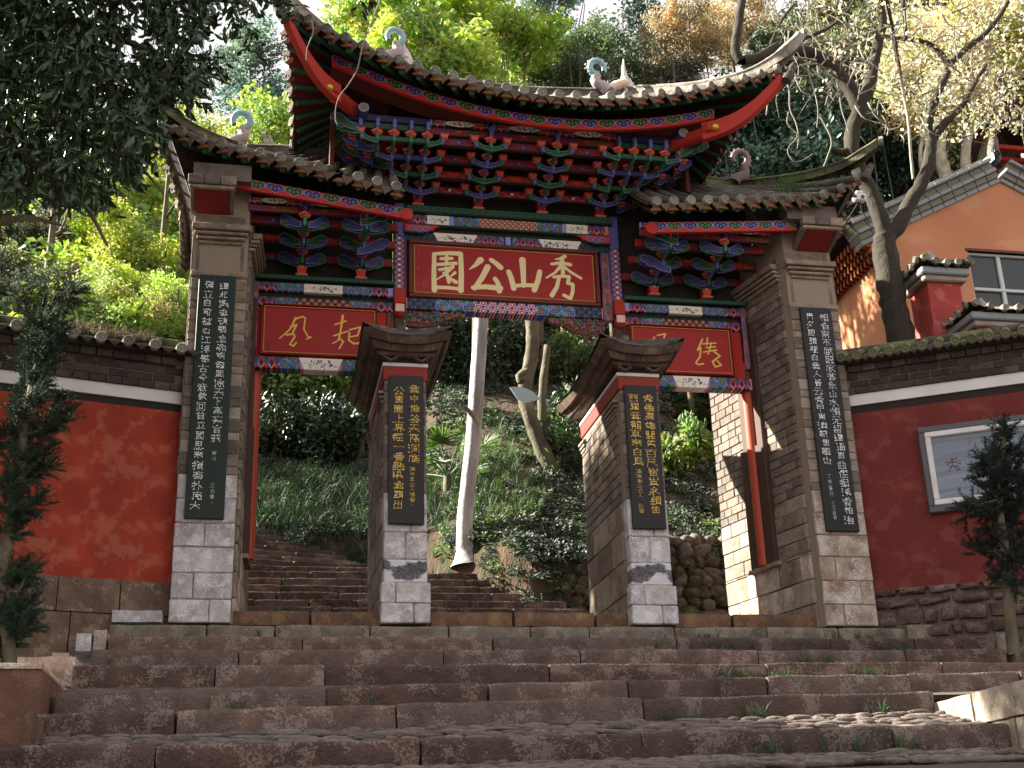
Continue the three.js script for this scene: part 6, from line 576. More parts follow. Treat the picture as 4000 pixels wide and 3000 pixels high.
// ================================================================ buildings beyond the right wall
{ const H = thing('orange_house', 'orange plastered house with grey tiled gable and barred window behind the right wall', 'house', [7.70, 3, -4.0]);
  const x0 = 0, xa = 2.75, y0 = -3, ye = 5.0, ya = 6.42, zb = -4.2; // local
  const sh = new THREE.Shape(); sh.moveTo(x0, y0); sh.lineTo(xa * 2, y0); sh.lineTo(xa * 2, ye); sh.lineTo(xa, ya); sh.lineTo(x0, ye); sh.lineTo(x0, y0); const win = new THREE.Path(); const wx = 1.80, wy = 2.9, ww = 1.9, wh = 1.95; win.moveTo(wx, wy); win.lineTo(wx, wy + wh); win.lineTo(wx + ww, wy + wh); win.lineTo(wx + ww, wy); win.lineTo(wx, wy); sh.holes.push(win);
  const g = new THREE.ExtrudeGeometry(sh, { depth: 0.3, bevelEnabled: false }); g.translate(0, 0, -0.3); piece('wall', metric(g, 2), M.orange, H); piece('wall', metric(lim(x0, x0 + 0.3, y0, ye, zb, -0.302), 2), M.orange, H); piece('wall', metric(lim(xa * 2 - 0.3, xa * 2, y0, ye, zb, -0.302), 2), M.orange, H); piece('wall', metric(lim(x0, xa * 2, y0, ye, zb - 0.3, zb - 0.002), 2), M.orange, H); piece('floor', metric(lim(0.31, xa * 2 - 0.31, 2.3, 2.5, zb, -0.31)), M.dark, H);
  const W = part('window', H), fm = flat(0.55, 0.58, 0.60, 0.4), wf = (a, b, c, d, z = -0.09, w = 0.06) => piece('window_bar', metric(block(b - a, d - c, w, 0.006).translate((a + b) / 2, (c + d) / 2, z)), fm, W); wf(wx, wx + ww, wy + wh - 0.05, wy + wh); wf(wx, wx + ww, wy, wy + 0.05); wf(wx, wx + 0.05, wy + 0.05, wy + wh - 0.05); wf(wx + ww - 0.05, wx + ww, wy + 0.05, wy + wh - 0.05); wf(wx + 0.62, wx + 0.70, wy + 0.05, wy + wh - 0.05); wf(wx + 1.27, wx + 1.33, wy + 0.05, wy + wh - 0.05); wf(wx + 0.05, wx + ww - 0.05, wy + 1.16, wy + 1.22, -0.085, 0.07);
  const pane = new THREE.PlaneGeometry(ww - 0.02, wh - 0.02); pane.translate(wx + ww / 2, wy + wh / 2, -0.11); piece('pane', pane, std({ color: new THREE.Color().setRGB(0.03, 0.04, 0.045), roughness: 0.04, metalness: 0.0 }), W); piece('lintel', metric(lim(wx - 0.04, wx + ww + 0.04, wy + wh, wy + wh + 0.05, -0.15, 0.02)), M.maroon, H);
  // gable verge: stepped grey brick courses and tiles
  const R = part('roof', H); for (const s of [0, 1]) { const P = (t, o) => { const q = V(lerp(s ? xa * 2 + 0.35 : -0.35, xa, t), lerp(ye - 0.18, ya, t), 0); const d = V(xa + 0.35, ya - ye + 0.18, 0).normalize(); const nx = s ? d.y : -d.y; return q.add(V(nx * o, d.x * o, 0)); };
    for (const [o0, o1, f, m] of [[-0.02, 0.07, 0.05, M.greyCourse ??= flat(0.27, 0.29, 0.32, 0.8, { bumpMap: roughBump, bumpScale: 0.01 })], [0.075, 0.19, 0.09, M.verge ??= flat(0.20, 0.195, 0.16, 0.9, { bumpMap: roughBump, bumpScale: 0.02 })], [0.195, 0.27, 0.14, M.greyCourse], [0.275, 0.40, 0.10, M.verge], [0.405, 0.47, 0.18, M.greyCourse]]) { const n = 12; for (let i = 0; i < n; i++) { const a = P(i / n + 0.002, (o0 + o1) / 2), b = P((i + 1) / n - 0.002, (o0 + o1) / 2), q = metric(block(a.distanceTo(b), o1 - o0, 0.3 + f, 0.008)); q.rotateZ(Math.atan2(b.y - a.y, b.x - a.x)); q.translate((a.x + b.x) / 2, (a.y + b.y) / 2, f / 2 - 0.15); piece('verge_brick', q, m, R); } }
    const slope = (u, v) => { const q = P(u * 1.0, 0.42); q.z = lerp(0.15, zb - 0.3, v); return q; }; piece('roof_slope', grid(2, 2, slope, (u, v, q) => [q.x, q.z]), M.tile[1], R);
    if (!s) for (let i = 0; i < 17; i++) { const z = 0.05 - i * 0.26; const e = P(-0.06, 0.30); const pts = [], up = [], rt = []; for (let j = 0; j < 4; j++) { const q = P(-0.06 + j * 0.34, 0.47); q.z = z; pts.push(q); up.push(V(-0.4, 0.9, 0)); rt.push(V(0, 0, 1)); } piece('tile_row', halfTube(pts, up, rt, 0.07), M.tile[i % 3], R); const d = discGeo.clone(); d.rotateY(-Math.PI / 2); d.translate(e.x - 0.03, e.y + 0.17, z); piece('eave_disc', d, M.mossDisc, R); } }
  // corbelled eave of the flank: rows of scalloped clay tiles
  for (let k = 0; k < 4; k++) for (let i = 0; i < 17; i++) { const q = new THREE.CylinderGeometry(0.075, 0.075, 0.2, 8, 1, false, 0, Math.PI).toNonIndexed(); q.rotateX(Math.PI / 2); q.rotateY(Math.PI / 2); q.rotateX(Math.PI * 0); q.translate(-0.06 - k * 0.085, 4.62 + k * 0.11, -0.16 - i * 0.15 - (k % 2) * 0.075); piece('eave_scallop', q, M.scallop ??= flat(0.34, 0.10, 0.045, 0.85, { bumpMap: roughBump, bumpScale: 0.01 }), R); }
  for (let k = 0; k < 4; k++) piece('eave_course', metric(lim(-0.10 - k * 0.085, 0.05, 4.60 + k * 0.11, 4.685 + k * 0.11, -2.75, -0.02)), M.scallop, R);
  ridgeRun(R, [[xa, ya + 0.45, zb], [xa, ya + 0.42, -2], [xa, ya + 0.44, 0.1]], 0.2, 0.28, M.greyCourse, 'ridge', 8, false); piece('ridge_finial', limb([[xa, ya + 0.6, -0.05], [xa + 0.02, ya + 0.95, 0.05], [xa + 0.08, ya + 1.35, 0.02]], 0.12, 0.035, 8, 8, 0.2), M.tile[0], R);
}
for (const [nm, lab, x, y, z, w, top] of [['gate_pillar', 'red gate pillar with a small tiled cap beside the bare tree', 7.16, 3.0, -1.5, 0.58, 2.72], ['gate_pillar', 'low tiled pillar cap behind the right wall under the window', 7.62, 2.6, -1.0, 0.8, 2.08]]) {
  const t = thing(nm, lab, 'pillar', [x, y, z]); piece('shaft', metric(block(w, top + 3, w, 0.01).translate(0, top / 2 - 1.5, 0), 1), M.plasterR2 ??= std({ map: M.plasterR.map, color: new THREE.Color().setRGB(2.4, 2.6, 2.6) }), t); piece('neck', metric(block(w + 0.16, 0.10, w + 0.16, 0.02).translate(0, top + 0.05, 0)), M.clayStone[2], t); piece('neck', metric(block(w + 0.26, 0.12, w + 0.26, 0.02).translate(0, top + 0.16, 0)), M.greyCourse, t);
  const E = (w / 2 + 0.19); for (let k = 0; k < 4; k++) { const gg = grid(8, 4, (u, v) => { const a = (u * 2 - 1), q = V(a * E * (1 - v * 0.9), top + 0.24 + 0.10 * a * a * (1 - v) + 0.26 * v - 0.08 * v * (1 - v), E * (1 - v * 0.92)); return q.applyAxisAngle(V(0, 1, 0), k * Math.PI / 2); }, (u, v, q) => [q.x, q.z]); piece('roof_slope', gg, M.tile[k % 3], t); for (let i = 0; i < 5; i++) { const a = (i + 0.5) / 5 * 2 - 1, pts = [], up = [], rt = []; for (let j = 0; j < 4; j++) { const v = j / 3 * 0.95; pts.push(V(a * E * (1 - v * 0.9), top + 0.25 + 0.10 * a * a * (1 - v) + 0.26 * v - 0.08 * v * (1 - v), E * (1 - v * 0.92)).applyAxisAngle(V(0, 1, 0), k * Math.PI / 2)); up.push(V(0, 1, 0)); rt.push(V(1, 0, 0).applyAxisAngle(V(0, 1, 0), k * Math.PI / 2)); } piece('tile_row', halfTube(pts, up, rt, 0.05), M.tile[(i + k) % 3], t); const d = discGeo.clone(); d.scale(0.8, 0.8, 1); const e = V(a * E, top + 0.27 + 0.1 * a * a, E + 0.02); d.translate(e.x, e.y, e.z); d.rotateY(k * Math.PI / 2); piece('eave_disc', d, M.tileEnd[i % 3], t); if (i < 4) { const to = new THREE.TorusGeometry(0.05, 0.012, 5, 10, Math.PI).toNonIndexed(); to.translate(a * E * 0.9 + 0.08, top + 0.2, E - 0.12); to.rotateY(k * Math.PI / 2); piece('wave_tile', to, M.tile[2], t); } } }
  piece('finial', limb([[0, top + 0.46, 0], [0.02, top + 0.58, 0.02], [-0.02, top + 0.68, 0]], 0.09, 0.03, 6, 8, 0.25), M.tileEnd[2], t); }
{ // pavilion whose dark eave enters at the right edge
  const t = thing('pavilion', 'dark pavilion eave with red rafters at the right edge above the orange house', 'pavilion', [14.6, 9, -9]); piece('body', metric(lim(-0.5, 5, -9, 3.9, -5, 0)), M.maroon, t);
  const S = (u, v) => V(lerp(-1.6, 6, u), 3.9 + 0.5 * Math.pow(Math.abs(u * 2 - 1), 3) + 2.2 * v, lerp(1.6, -2.5, v)); tiledSlope(t, S, 16, { rafter: 1.2, rv: 0.3, arcs: false }); piece('roof_slope', grid(6, 4, (u, v) => V(lerp(-1.6, 2, v), 3.9 + 0.5 * Math.pow(Math.abs(u * 2 - 1), 3) + 2.2 * v, lerp(1.6, -6.6, u))), M.tile[1], t); for (let i = 0; i < 14; i++) { const g = metric(lim(-1.45, 0, 3.62, 3.72, 1.2 - i * 0.5, 1.33 - i * 0.5)); piece('rafter', g, M.red, t); } }
{ // long tiled roof just showing behind the house
  const t = thing('tiled_roof_building', 'long grey tiled roof in sunlight behind the bare tree and the orange gable', 'building', [8.4, 5, -11]); piece('wall', metric(lim(0, 9, -6, 4.6, -5, 0), 2), M.orange, t); const S = (u, v) => V(lerp(-0.4, 9, u), 4.5 + 1.5 * v, lerp(0.6, -2.5, v)); tiledSlope(t, S, 30, { arcs: false }); piece('roof_slope', grid(2, 2, (u, v) => V(lerp(-0.4, 9, u), 4.5 + 1.5 * v, lerp(-5.6, -2.5, v))), M.tile[1], t); ridgeRun(t, [[-0.4, 6, -2.5], [4, 6, -2.5], [9, 6, -2.5]], 0.2, 0.3, M.hipStone, 'ridge', 6, false); }
{ const t = thing('floodlight', 'small white floodlight behind the upturned corner of the right side roof', 'lamp', [5.57, 6.80, -0.6]); piece('housing', metric(block(0.20, 0.13, 0.12, 0.02)), flat(0.7, 0.7, 0.7, 0.4), t); piece('housing', metric(block(0.13, 0.05, 0.10, 0.015).translate(0.0, 0.085, 0)), flat(0.7, 0.7, 0.7, 0.4), t); const c = new THREE.CylinderGeometry(0.03, 0.03, 0.02, 12).toNonIndexed(); c.rotateX(Math.PI / 2); c.translate(0.03, -0.01, 0.065); piece('lens', c, flat(0.03, 0.03, 0.03, 0.3), t); piece('cable', limb([[0.02, -0.06, 0], [0.0, -0.2, 0.02], [0.07, -0.34, 0], [0.14, -0.40, -0.05]], 0.008, 0.008, 10, 5, 0), M.dark, t); piece('bracket', limb([[0, -0.06, -0.03], [-0.25, -0.45, -0.2]], 0.015, 0.015, 3, 6, 0), M.dark, t); }
// ================================================================ hillside, trees, plants
camera.updateMatrixWorld(); camera.updateProjectionMatrix();
const eye = camera.position.clone();
const ray = (u, v) => V((u - 2000) / 5023, (1500 - v) / 5023, -1).applyEuler(camera.rotation); // construction aid: sight line of a photo pixel
const onZ = (u, v, z) => { const d = ray(u, v); return eye.clone().add(d.multiplyScalar((z - eye.z) / d.z)); };
const onD = (u, v, dist) => { const d = ray(u, v).normalize(); return eye.clone().add(d.multiplyScalar(dist)); };
function hillY(x, z) {
  const toe = x > -1.9 ? lerp(6.5, 3.55, sst(x, -1.9, 1.0)) : lerp(6.5, 3.4, sst(-x, 4.3, 5.6)); let y0 = x > -1.9 ? lerp(2.7, 1.75, sst(x, -1.9, 1.2)) : lerp(2.7, 0.9, sst(-x, 4.3, 5.6)); y0 = lerp(y0, 3.0, sst(x, 4.4, 6)); const flat0 = 5.5 * sst(x, 4.6, 7);
  const d = -z - toe - flat0; if (d < 0) return flat0 > 0.5 && d > -flat0 - 2 ? y0 - 0.02 * -d : Math.max(-0.6, y0 + d * lerp(2.4, 12, sst(x, 0.7, 1.6)));
  return y0 + (d < 24 ? 0.80 * d : 19.2 + 0.12 * (d - 24)) * lerp(1, 0.12, sst(-x - 4.9 - (15.7 - z) * 0.2, 0, 7)) + 0.5 * sst(d, 0, 3) * n3(x * 0.5, z * 0.5, 3, 701) * 2 + 0.16 * n3(x * 2, z * 2, 5, 711);
}
M.soil = std({ map: texture(512, (u, v) => { const a = fbm(u, v, 6, 6, 721), b = sst(fbm(u, v, 10, 5, 731), 0.45, 0.65); return mix3(mix3([0.035, 0.022, 0.014], [0.14, 0.085, 0.05], a), [0.025, 0.035, 0.012], b * 0.7); }), bumpMap: roughBump, bumpScale: 0.05, roughness: 1 });
struct('hillside', grid(150, 130, (u, v) => { const a = u * 2 - 1, X = a * 14 + Math.pow(a, 3) * 70, Z = -0.75 - v * 14 - Math.pow(v, 3) * 90; return V(X, hillY(X, Z), Z); }, (u, v, q) => [q.x * 0.5, q.z * 0.5]), M.soil);
const leafMat = (extra = {}) => new THREE.MeshPhysicalMaterial({ color: 0xffffff, vertexColors: true, roughness: 0.75, transmission: 0.75, thickness: 0, side: THREE.DoubleSide, ...extra });
const plainLeaf = (extra) => leafMat({ vertexColors: false, ...extra });
const LM = plainLeaf(), LV = leafMat(), LVgloss = leafMat({ transmission: 0.25, roughness: 0.42 }), LMdull = plainLeaf({ transmission: 0.12, roughness: 0.8 }), LMgloss = plainLeaf({ transmission: 0.22, roughness: 0.36 });
function leafGeo2(len, wid, bend = 0.2) { // one pointed leaf: six triangles, folded along its rib
  const P = [[0, 0, 0], [wid * 0.5, -bend * wid, len * 0.38], [0, 0.10 * wid, len * 0.4], [-wid * 0.5, -bend * wid, len * 0.38], [wid * 0.3, -bend * wid - 0.06 * len, len * 0.75], [0, -0.05 * len, len * 0.75], [-wid * 0.3, -bend * wid - 0.06 * len, len * 0.75], [0, -0.16 * len, len]]; const T = [[0, 1, 2], [0, 2, 3], [1, 4, 5], [1, 5, 2], [2, 5, 6], [2, 6, 3], [4, 7, 5], [5, 7, 6]];
  const a = []; T.forEach((t) => t.forEach((i) => a.push(...P[i]))); const g = new THREE.BufferGeometry(); g.setAttribute('position', new THREE.Float32BufferAttribute(a, 3)); g.setAttribute('uv', new THREE.Float32BufferAttribute(new Float32Array(a.length / 3 * 2), 2)); g.computeVertexNormals(); return g; }
function quadLeaf(len, wid) { const a = [[0, 0, 0], [wid / 2, 0.02 * len, len * 0.5], [0, -0.08 * len, len], [0, 0, 0], [0, -0.08 * len, len], [-wid / 2, 0.02 * len, len * 0.5]].flat(); const g = new THREE.BufferGeometry(); g.setAttribute('position', new THREE.Float32BufferAttribute(a, 3)); g.setAttribute('uv', new THREE.Float32BufferAttribute(new Float32Array(12), 2)); g.computeVertexNormals(); return g; }
const euler = new THREE.Euler(), quat = new THREE.Quaternion(), mat = new THREE.Matrix4();
function cluster(n, R, leaf, seed, droop = 0.25, flatY = 0.7) { const r = rng(seed), out = []; for (let i = 0; i < n; i++) { const g = leaf.clone(); const s = rr(0.7, 1.25, r); g.scale(s, s, s); g.rotateZ(rr(-0.9, 0.9, r)); g.rotateX(rr(-0.9, 0.5, r) + droop); g.rotateY(r() * 6.283); const q = V(rr(-1, 1, r), rr(-1, 1, r) * flatY, rr(-1, 1, r)); if (q.length() > 1) q.normalize(); q.multiplyScalar(R); g.translate(q.x, q.y, q.z); out.push(g); } return merge(out); }
const CL = { small: [1, 2, 3].map((k) => cluster(16, 0.26, quadLeaf(0.15, 0.075), 800 + k)), mid: [1, 2, 3].map((k) => cluster(14, 0.30, quadLeaf(0.21, 0.10), 810 + k)), big: [1, 2].map((k) => cluster(11, 0.20, leafGeo2(0.17, 0.075), 820 + k, 0.5)), fine: [1, 2].map((k) => cluster(20, 0.22, quadLeaf(0.085, 0.045), 830 + k)), pale: [1, 2].map((k) => cluster(7, 0.28, quadLeaf(0.115, 0.07), 840 + k, 0.9)) };
function lobe(n, R, leaf, seed, flatY = 0.8) { const r = rng(seed), out = []; const sub = []; for (let i = 0; i < 14; i++) sub.push(V(rr(-1, 1, r), rr(-1, 1, r), rr(-1, 1, r)).normalize().multiplyScalar(R * rr(0.3, 0.78, r))); for (let i = 0; i < n; i++) { const g = leaf.clone(), s = rr(0.65, 1.3, r); g.scale(s, s, s); g.rotateZ(rr(-0.9, 0.9, r)); g.rotateX(rr(-0.8, 0.7, r) + 0.2); g.rotateY(r() * 6.283); const q = V(rr(-1, 1, r), rr(-1, 1, r), rr(-1, 1, r)).normalize().multiplyScalar(R * 0.42 * Math.pow(r(), 0.4)).add(sub[(r() * 14) | 0]); g.translate(q.x, q.y * flatY, q.z); const k = rr(0.55, 1.35, r), h = rr(-0.16, 0.16, r), c = []; for (let j = 0; j < g.attributes.position.count; j++) c.push(k * (1 + h), k, k * (1 - h)); g.setAttribute('color', new THREE.Float32BufferAttribute(c, 3)); out.push(g); } return merge(out); }
const LB = { small: [1, 2, 3].map((k) => lobe(330, 0.78, quadLeaf(0.15, 0.08), 850 + k)), mid: [1, 2, 3].map((k) => lobe(250, 0.78, quadLeaf(0.20, 0.105), 860 + k)), fine: [1, 2, 3].map((k) => lobe(430, 0.64, quadLeaf(0.10, 0.06), 870 + k)), big: [1, 2].map((k) => lobe(170, 0.45, leafGeo2(0.17, 0.085), 880 + k)), ground: [1, 2].map((k) => lobe(420, 0.6, quadLeaf(0.075, 0.045), 890 + k, 0.32)), scrub: [1, 2].map((k) => lobe(420, 1.1, quadLeaf(0.26, 0.13), 895 + k, 0.8)) };
function scatter(name, geo, m, list, parent, kind) { const o = new THREE.InstancedMesh(geo, m, list.length); const c = new THREE.Color(); list.forEach(([p, e, s, col], i) => { mat.compose(p, quat.setFromEuler(euler.set(...e)), typeof s === 'number' ? V(s, s, s) : s); o.setMatrixAt(i, mat); o.setColorAt(i, c.setRGB(...col)); }); o.name = name; o.castShadow = o.receiveShadow = true; if (kind) o.userData.kind = kind; parent.add(o); return o; }
const vary = (c, r, k = 0.35) => { const f = 1 + (r() - 0.5) * 2 * k, h = (r() - 0.5) * 0.3; return [c[0] * f * (1 + h), c[1] * f, c[2] * f * (1 - h)]; };
const COL = { yg: [[0.48, 0.55, 0.06], [0.36, 0.48, 0.06], [0.60, 0.60, 0.10]], bright: [[0.44, 0.58, 0.07], [0.32, 0.50, 0.07], [0.58, 0.64, 0.14]], mid: [[0.10, 0.19, 0.045], [0.15, 0.25, 0.06], [0.07, 0.14, 0.045]], teal: [[0.035, 0.095, 0.06], [0.05, 0.125, 0.075], [0.024, 0.065, 0.045]], dark: [[0.025, 0.06, 0.02], [0.04, 0.085, 0.028], [0.018, 0.042, 0.016]], tan: [[0.50, 0.40, 0.22], [0.40, 0.31, 0.17], [0.56, 0.48, 0.30]], pale: [[0.72, 0.64, 0.44], [0.78, 0.72, 0.54], [0.46, 0.46, 0.18]], blue: [[0.10, 0.20, 0.13], [0.15, 0.26, 0.17], [0.075, 0.15, 0.11]] };  // yg, bright and pale have strong sunlight put into the leaf colour
function crownList(c, R, n, pal, r, sq = 0.85, base = 0.75) { const L = []; const k = n; for (let i = 0; i < k; i++) { const q = V(rr(-1, 1, r), rr(-0.85, 1, r), rr(-1, 1, r)).normalize(), rad = Math.max(0.02, R - base * 0.55) * Math.pow(r(), 0.38) * rr(0.8, 1.08, r); q.multiplyScalar(rad); q.y *= sq; L.push([q.add(c), [r() * 6.28, r() * 6.28, r() * 6.28], rr(0.6, 1.1, r), vary(pal[(r() * pal.length) | 0], r, 0.25)]); } return L; }
// where a sight line meets the slope (plus h above it)
function hit(u, v, h = 0, z0 = -3.4) { for (let z = z0; z > -75; z -= 0.05) { const p = onZ(u, v, z); if (p.y <= hillY(p.x, p.z) + h) return p; } return null; }
function hillTree(name, label, group, u, v, dist, R, pal, kind = 'small', dens = 1, seed = 1, sq = 0.9, m = LV) {
  const r = rng(seed); const low = name === 'shrub' || name === 'bush'; const fix = onD(u * 1.80835, v * 1.80835, dist), found = hit(u * 1.80835, v * 1.80835, R * (low ? 0.75 : 1.0), low ? -3.8 : -9.5); let c = fix; if (found) { const d = found.distanceTo(eye); if (low || d < 60) { c = found; R *= Math.min(1.7, d / dist); } }
  const gy = hillY(c.x, c.z), by = Math.min(gy, c.y - R * 0.6) - 0.1; const t = thing(name, label, low ? 'shrub' : 'tree', [c.x, by, c.z], group);
  const H = c.y - by, geos = [limb([[0, -0.3, 0], [rr(-0.1, 0.1, r), H * 0.4, 0], [rr(-0.15, 0.15, r), H * 0.85, rr(-0.1, 0.1, r)], [0, H + R * 0.4, 0]], Math.max(0.05, R * 0.06), 0.02, 9, 6, 0.12)]; for (let i = 0; i < 5; i++) { const a = r() * 6.28, s = rr(0.4, 0.8, r); geos.push(limb([[0, H * s, 0], [Math.cos(a) * R * 0.35, H * s + R * 0.3, Math.sin(a) * R * 0.35], [Math.cos(a) * R * 0.75, H + R * rr(-0.1, 0.4, r), Math.sin(a) * R * 0.75]], R * 0.03, 0.012, 5, 5, 0.1)); }
  piece('trunk', merge(geos), M.bark, t); const G2 = LB[kind], bs = { small: 0.75, mid: 0.75, fine: 0.62, big: 0.45 }[kind]; const n = Math.max(6, Math.round(R * R / (bs * bs) * 4.0 * dens)); const L = crownList(V(0, H, 0), R, n, pal, r, sq, bs); const h = Math.ceil(L.length / G2.length); G2.forEach((g, k) => { const part2 = L.slice(k * h, (k + 1) * h); if (part2.length) scatter('crown', g, m, part2, t); }); return t; }
{ let s = 900; const T = (...a) => hillTree(...a.slice(0, 8), a[8] ?? 'small', a[9] ?? 1, s++, 0.9, a[10] ?? LV);
  const gA = 'yellow-green trees on the slope left of the gate', LA = ['just left of the upturned left roof tip', 'in the middle of the slope under the dark branches', 'close beside the outer eave of the left roof', 'low behind the top of the twisted juniper', 'tucked behind the left stone pier', 'low above the middle of the left wall', 'half hidden by the left roof eave', 'highest, behind the fringe of dark leaves', 'in the centre of the left slope', 'beside the grey-brown trees', 'low beside the left stone pier', 'low beside the juniper top'];
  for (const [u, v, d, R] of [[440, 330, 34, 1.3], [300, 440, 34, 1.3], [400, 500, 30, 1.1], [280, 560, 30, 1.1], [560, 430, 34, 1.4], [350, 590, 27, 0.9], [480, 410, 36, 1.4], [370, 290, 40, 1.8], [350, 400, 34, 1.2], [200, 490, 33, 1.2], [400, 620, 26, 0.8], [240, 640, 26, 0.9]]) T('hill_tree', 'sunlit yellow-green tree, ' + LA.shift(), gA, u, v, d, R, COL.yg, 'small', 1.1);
  const LBs = ['next to the stone pier', 'second from the stone pier', 'above the others between pier and juniper', 'beside the juniper top'];
  for (const [u, v, d, R] of [[380, 690, 20, 0.9], [270, 700, 20.5, 1.0], [330, 655, 21.5, 0.9], [200, 690, 21, 0.9]]) T('bush', 'pale bush behind the left wall coping, ' + LBs.shift(), 'bushes behind the left wall', u, v, d, R, [...COL.bright, COL.pale[2]], 'fine', 1.1);
  T('hill_tree', 'bluish airy tree rising against the sky left of the main roof', null, 540, 180, 36, 1.9, COL.blue, 'fine', 0.75); T('hill_tree', 'bright yellow-green tree between the main roof and the left roof ornament', null, 585, 270, 27, 1.1, COL.bright, 'small', 1.2);
  const LC = ['topmost of the group', 'directly over the coping at the frame edge', 'nearest the juniper top', 'cut by the left frame edge'];
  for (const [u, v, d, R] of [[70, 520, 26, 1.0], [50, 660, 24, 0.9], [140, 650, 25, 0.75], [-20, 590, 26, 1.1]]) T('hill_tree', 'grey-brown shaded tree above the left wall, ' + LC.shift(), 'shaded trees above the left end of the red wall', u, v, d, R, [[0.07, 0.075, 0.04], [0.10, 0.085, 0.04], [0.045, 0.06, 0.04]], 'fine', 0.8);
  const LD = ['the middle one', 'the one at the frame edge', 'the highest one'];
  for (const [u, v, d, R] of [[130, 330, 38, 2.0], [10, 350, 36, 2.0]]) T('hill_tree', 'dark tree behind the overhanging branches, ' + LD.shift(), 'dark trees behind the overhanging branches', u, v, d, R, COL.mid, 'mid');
  const LE = ['over the left ornament', 'at the top right of the left ornament', 'at the top above the middle of the eave', 'low beside the left ornament', 'low behind the middle of the eave', 'leftmost beside the open sky', 'rightmost before the grey-green trees'];
  for (const [u, v, d, R] of [[790, 55, 31, 1.3], [900, 50, 32, 1.8], [1040, 40, 33, 1.9], [880, 130, 30, 1.6], [1010, 130, 30, 1.5], [760, 110, 33, 1.0], [1140, 90, 33, 1.2]]) T('hill_tree', 'bright yellow-green tree above the main roof, ' + LE.shift(), 'bright trees above the main roof', u, v, d, R, COL.bright, 'mid', 1.1);
  T('hill_tree', 'hazy blue-green treetop against the sky above the main roof', null, 1180, 10, 39, 1.5, COL.blue, 'fine', 0.8);
  const LF = ['leftmost of its group', 'directly above the ornament', 'rightmost, beside the tan tree', 'lowest, touching the eave'];
  for (const [u, v, d, R] of [[1190, 150, 34, 1.3], [1290, 140, 35, 1.5], [1370, 160, 35, 1.3], [1240, 190, 33, 1.2]]) T('hill_tree', 'soft grey-green tree behind the right roof ornament, ' + LF.shift(), 'grey-green trees right of the roof ornament', u, v, d, R, [[0.13, 0.20, 0.075], [0.17, 0.24, 0.09], [0.09, 0.15, 0.06]], 'fine');
  const LG = ['the lower one above the roof ornament', 'the higher one beside the tan tree'];
  for (const [u, v, d, R] of [[1290, 84, 42, 0.8], [1390, 48, 43, 1.0]]) T('hill_tree', 'small dark treetop against the pale sky, ' + LG.shift(), 'dark treetops on the skyline', u, v, d, R, COL.teal, 'small', 1.2);
  T('hill_tree', 'large tan-orange tree with dry foliage right of the main roof ridge', null, 1470, 90, 37, 1.7, COL.tan, 'fine', 1.2); T('hill_tree', 'pale cream tree behind the tip of the main roof', null, 1580, 60, 38, 1.5, [...COL.tan, COL.pale[0]], 'fine', 1.1); T('hill_tree', 'olive-brown bush below the tan-orange tree', null, 1440, 185, 34, 1.3, [[0.10, 0.09, 0.03], [0.14, 0.12, 0.045], [0.06, 0.055, 0.025]], 'fine', 1.1);
  const LH = ['beside the right flank of the main roof', 'behind the hanging vines', 'just under the tip of the main roof', 'above the right ornament and roof weeds', 'directly behind the right roof ornament', 'between the forks of the bare tree', 'touching the main roof flank at its lowest', 'behind the right fork of the bare tree'];
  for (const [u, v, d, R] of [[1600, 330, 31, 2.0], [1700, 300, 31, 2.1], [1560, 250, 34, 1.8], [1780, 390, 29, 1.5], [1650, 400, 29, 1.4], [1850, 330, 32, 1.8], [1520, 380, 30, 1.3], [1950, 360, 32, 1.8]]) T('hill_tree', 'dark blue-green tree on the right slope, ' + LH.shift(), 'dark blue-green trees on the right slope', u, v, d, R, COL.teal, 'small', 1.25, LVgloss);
  const LI = ['beside the tip of the main roof', 'behind the left limb', 'above the fork', 'behind the right limb', 'above the house gable at the frame edge', 'low between the two forks', 'just over the gable roof', 'above the roof tip near the sky', 'at the top right corner', 'at the top above the fork'];
  for (const [u, v, d, R] of [[1680, 190, 36, 1.7], [1800, 170, 37, 2.0], [1900, 110, 39, 2.4], [2040, 140, 39, 2.6], [2160, 130, 40, 2.8], [2000, 260, 36, 2.2], [2130, 270, 36, 2.2], [1760, 60, 41, 2.0], [2080, 20, 42, 2.8], [1920, 20, 42, 2.4]]) T('hill_tree', 'light green sunlit tree behind the bare tree, ' + LI.shift(), 'light green trees behind the bare tree', u, v, d, R, [[0.16, 0.22, 0.07], [0.24, 0.27, 0.10], [0.09, 0.14, 0.05]], 'mid', 0.9);
  const LM2 = ['beside the outer pier', 'in the middle', 'at the narrow pier', 'left of two', 'right of two'];
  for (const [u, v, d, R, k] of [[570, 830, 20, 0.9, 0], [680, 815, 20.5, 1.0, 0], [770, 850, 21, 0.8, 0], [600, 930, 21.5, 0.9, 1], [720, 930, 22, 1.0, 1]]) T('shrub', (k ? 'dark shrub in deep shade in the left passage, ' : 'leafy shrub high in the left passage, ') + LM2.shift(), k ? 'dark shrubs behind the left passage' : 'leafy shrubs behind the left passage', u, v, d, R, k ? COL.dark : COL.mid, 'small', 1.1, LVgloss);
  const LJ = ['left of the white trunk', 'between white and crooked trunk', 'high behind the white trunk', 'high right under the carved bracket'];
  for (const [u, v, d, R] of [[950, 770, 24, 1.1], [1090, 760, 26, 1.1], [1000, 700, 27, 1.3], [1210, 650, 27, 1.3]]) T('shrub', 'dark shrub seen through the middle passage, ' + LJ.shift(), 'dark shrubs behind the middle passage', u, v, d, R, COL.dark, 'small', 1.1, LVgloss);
  const LK = ['the highest, at the pier roof', 'the middle one', 'the lowest on the bank'];
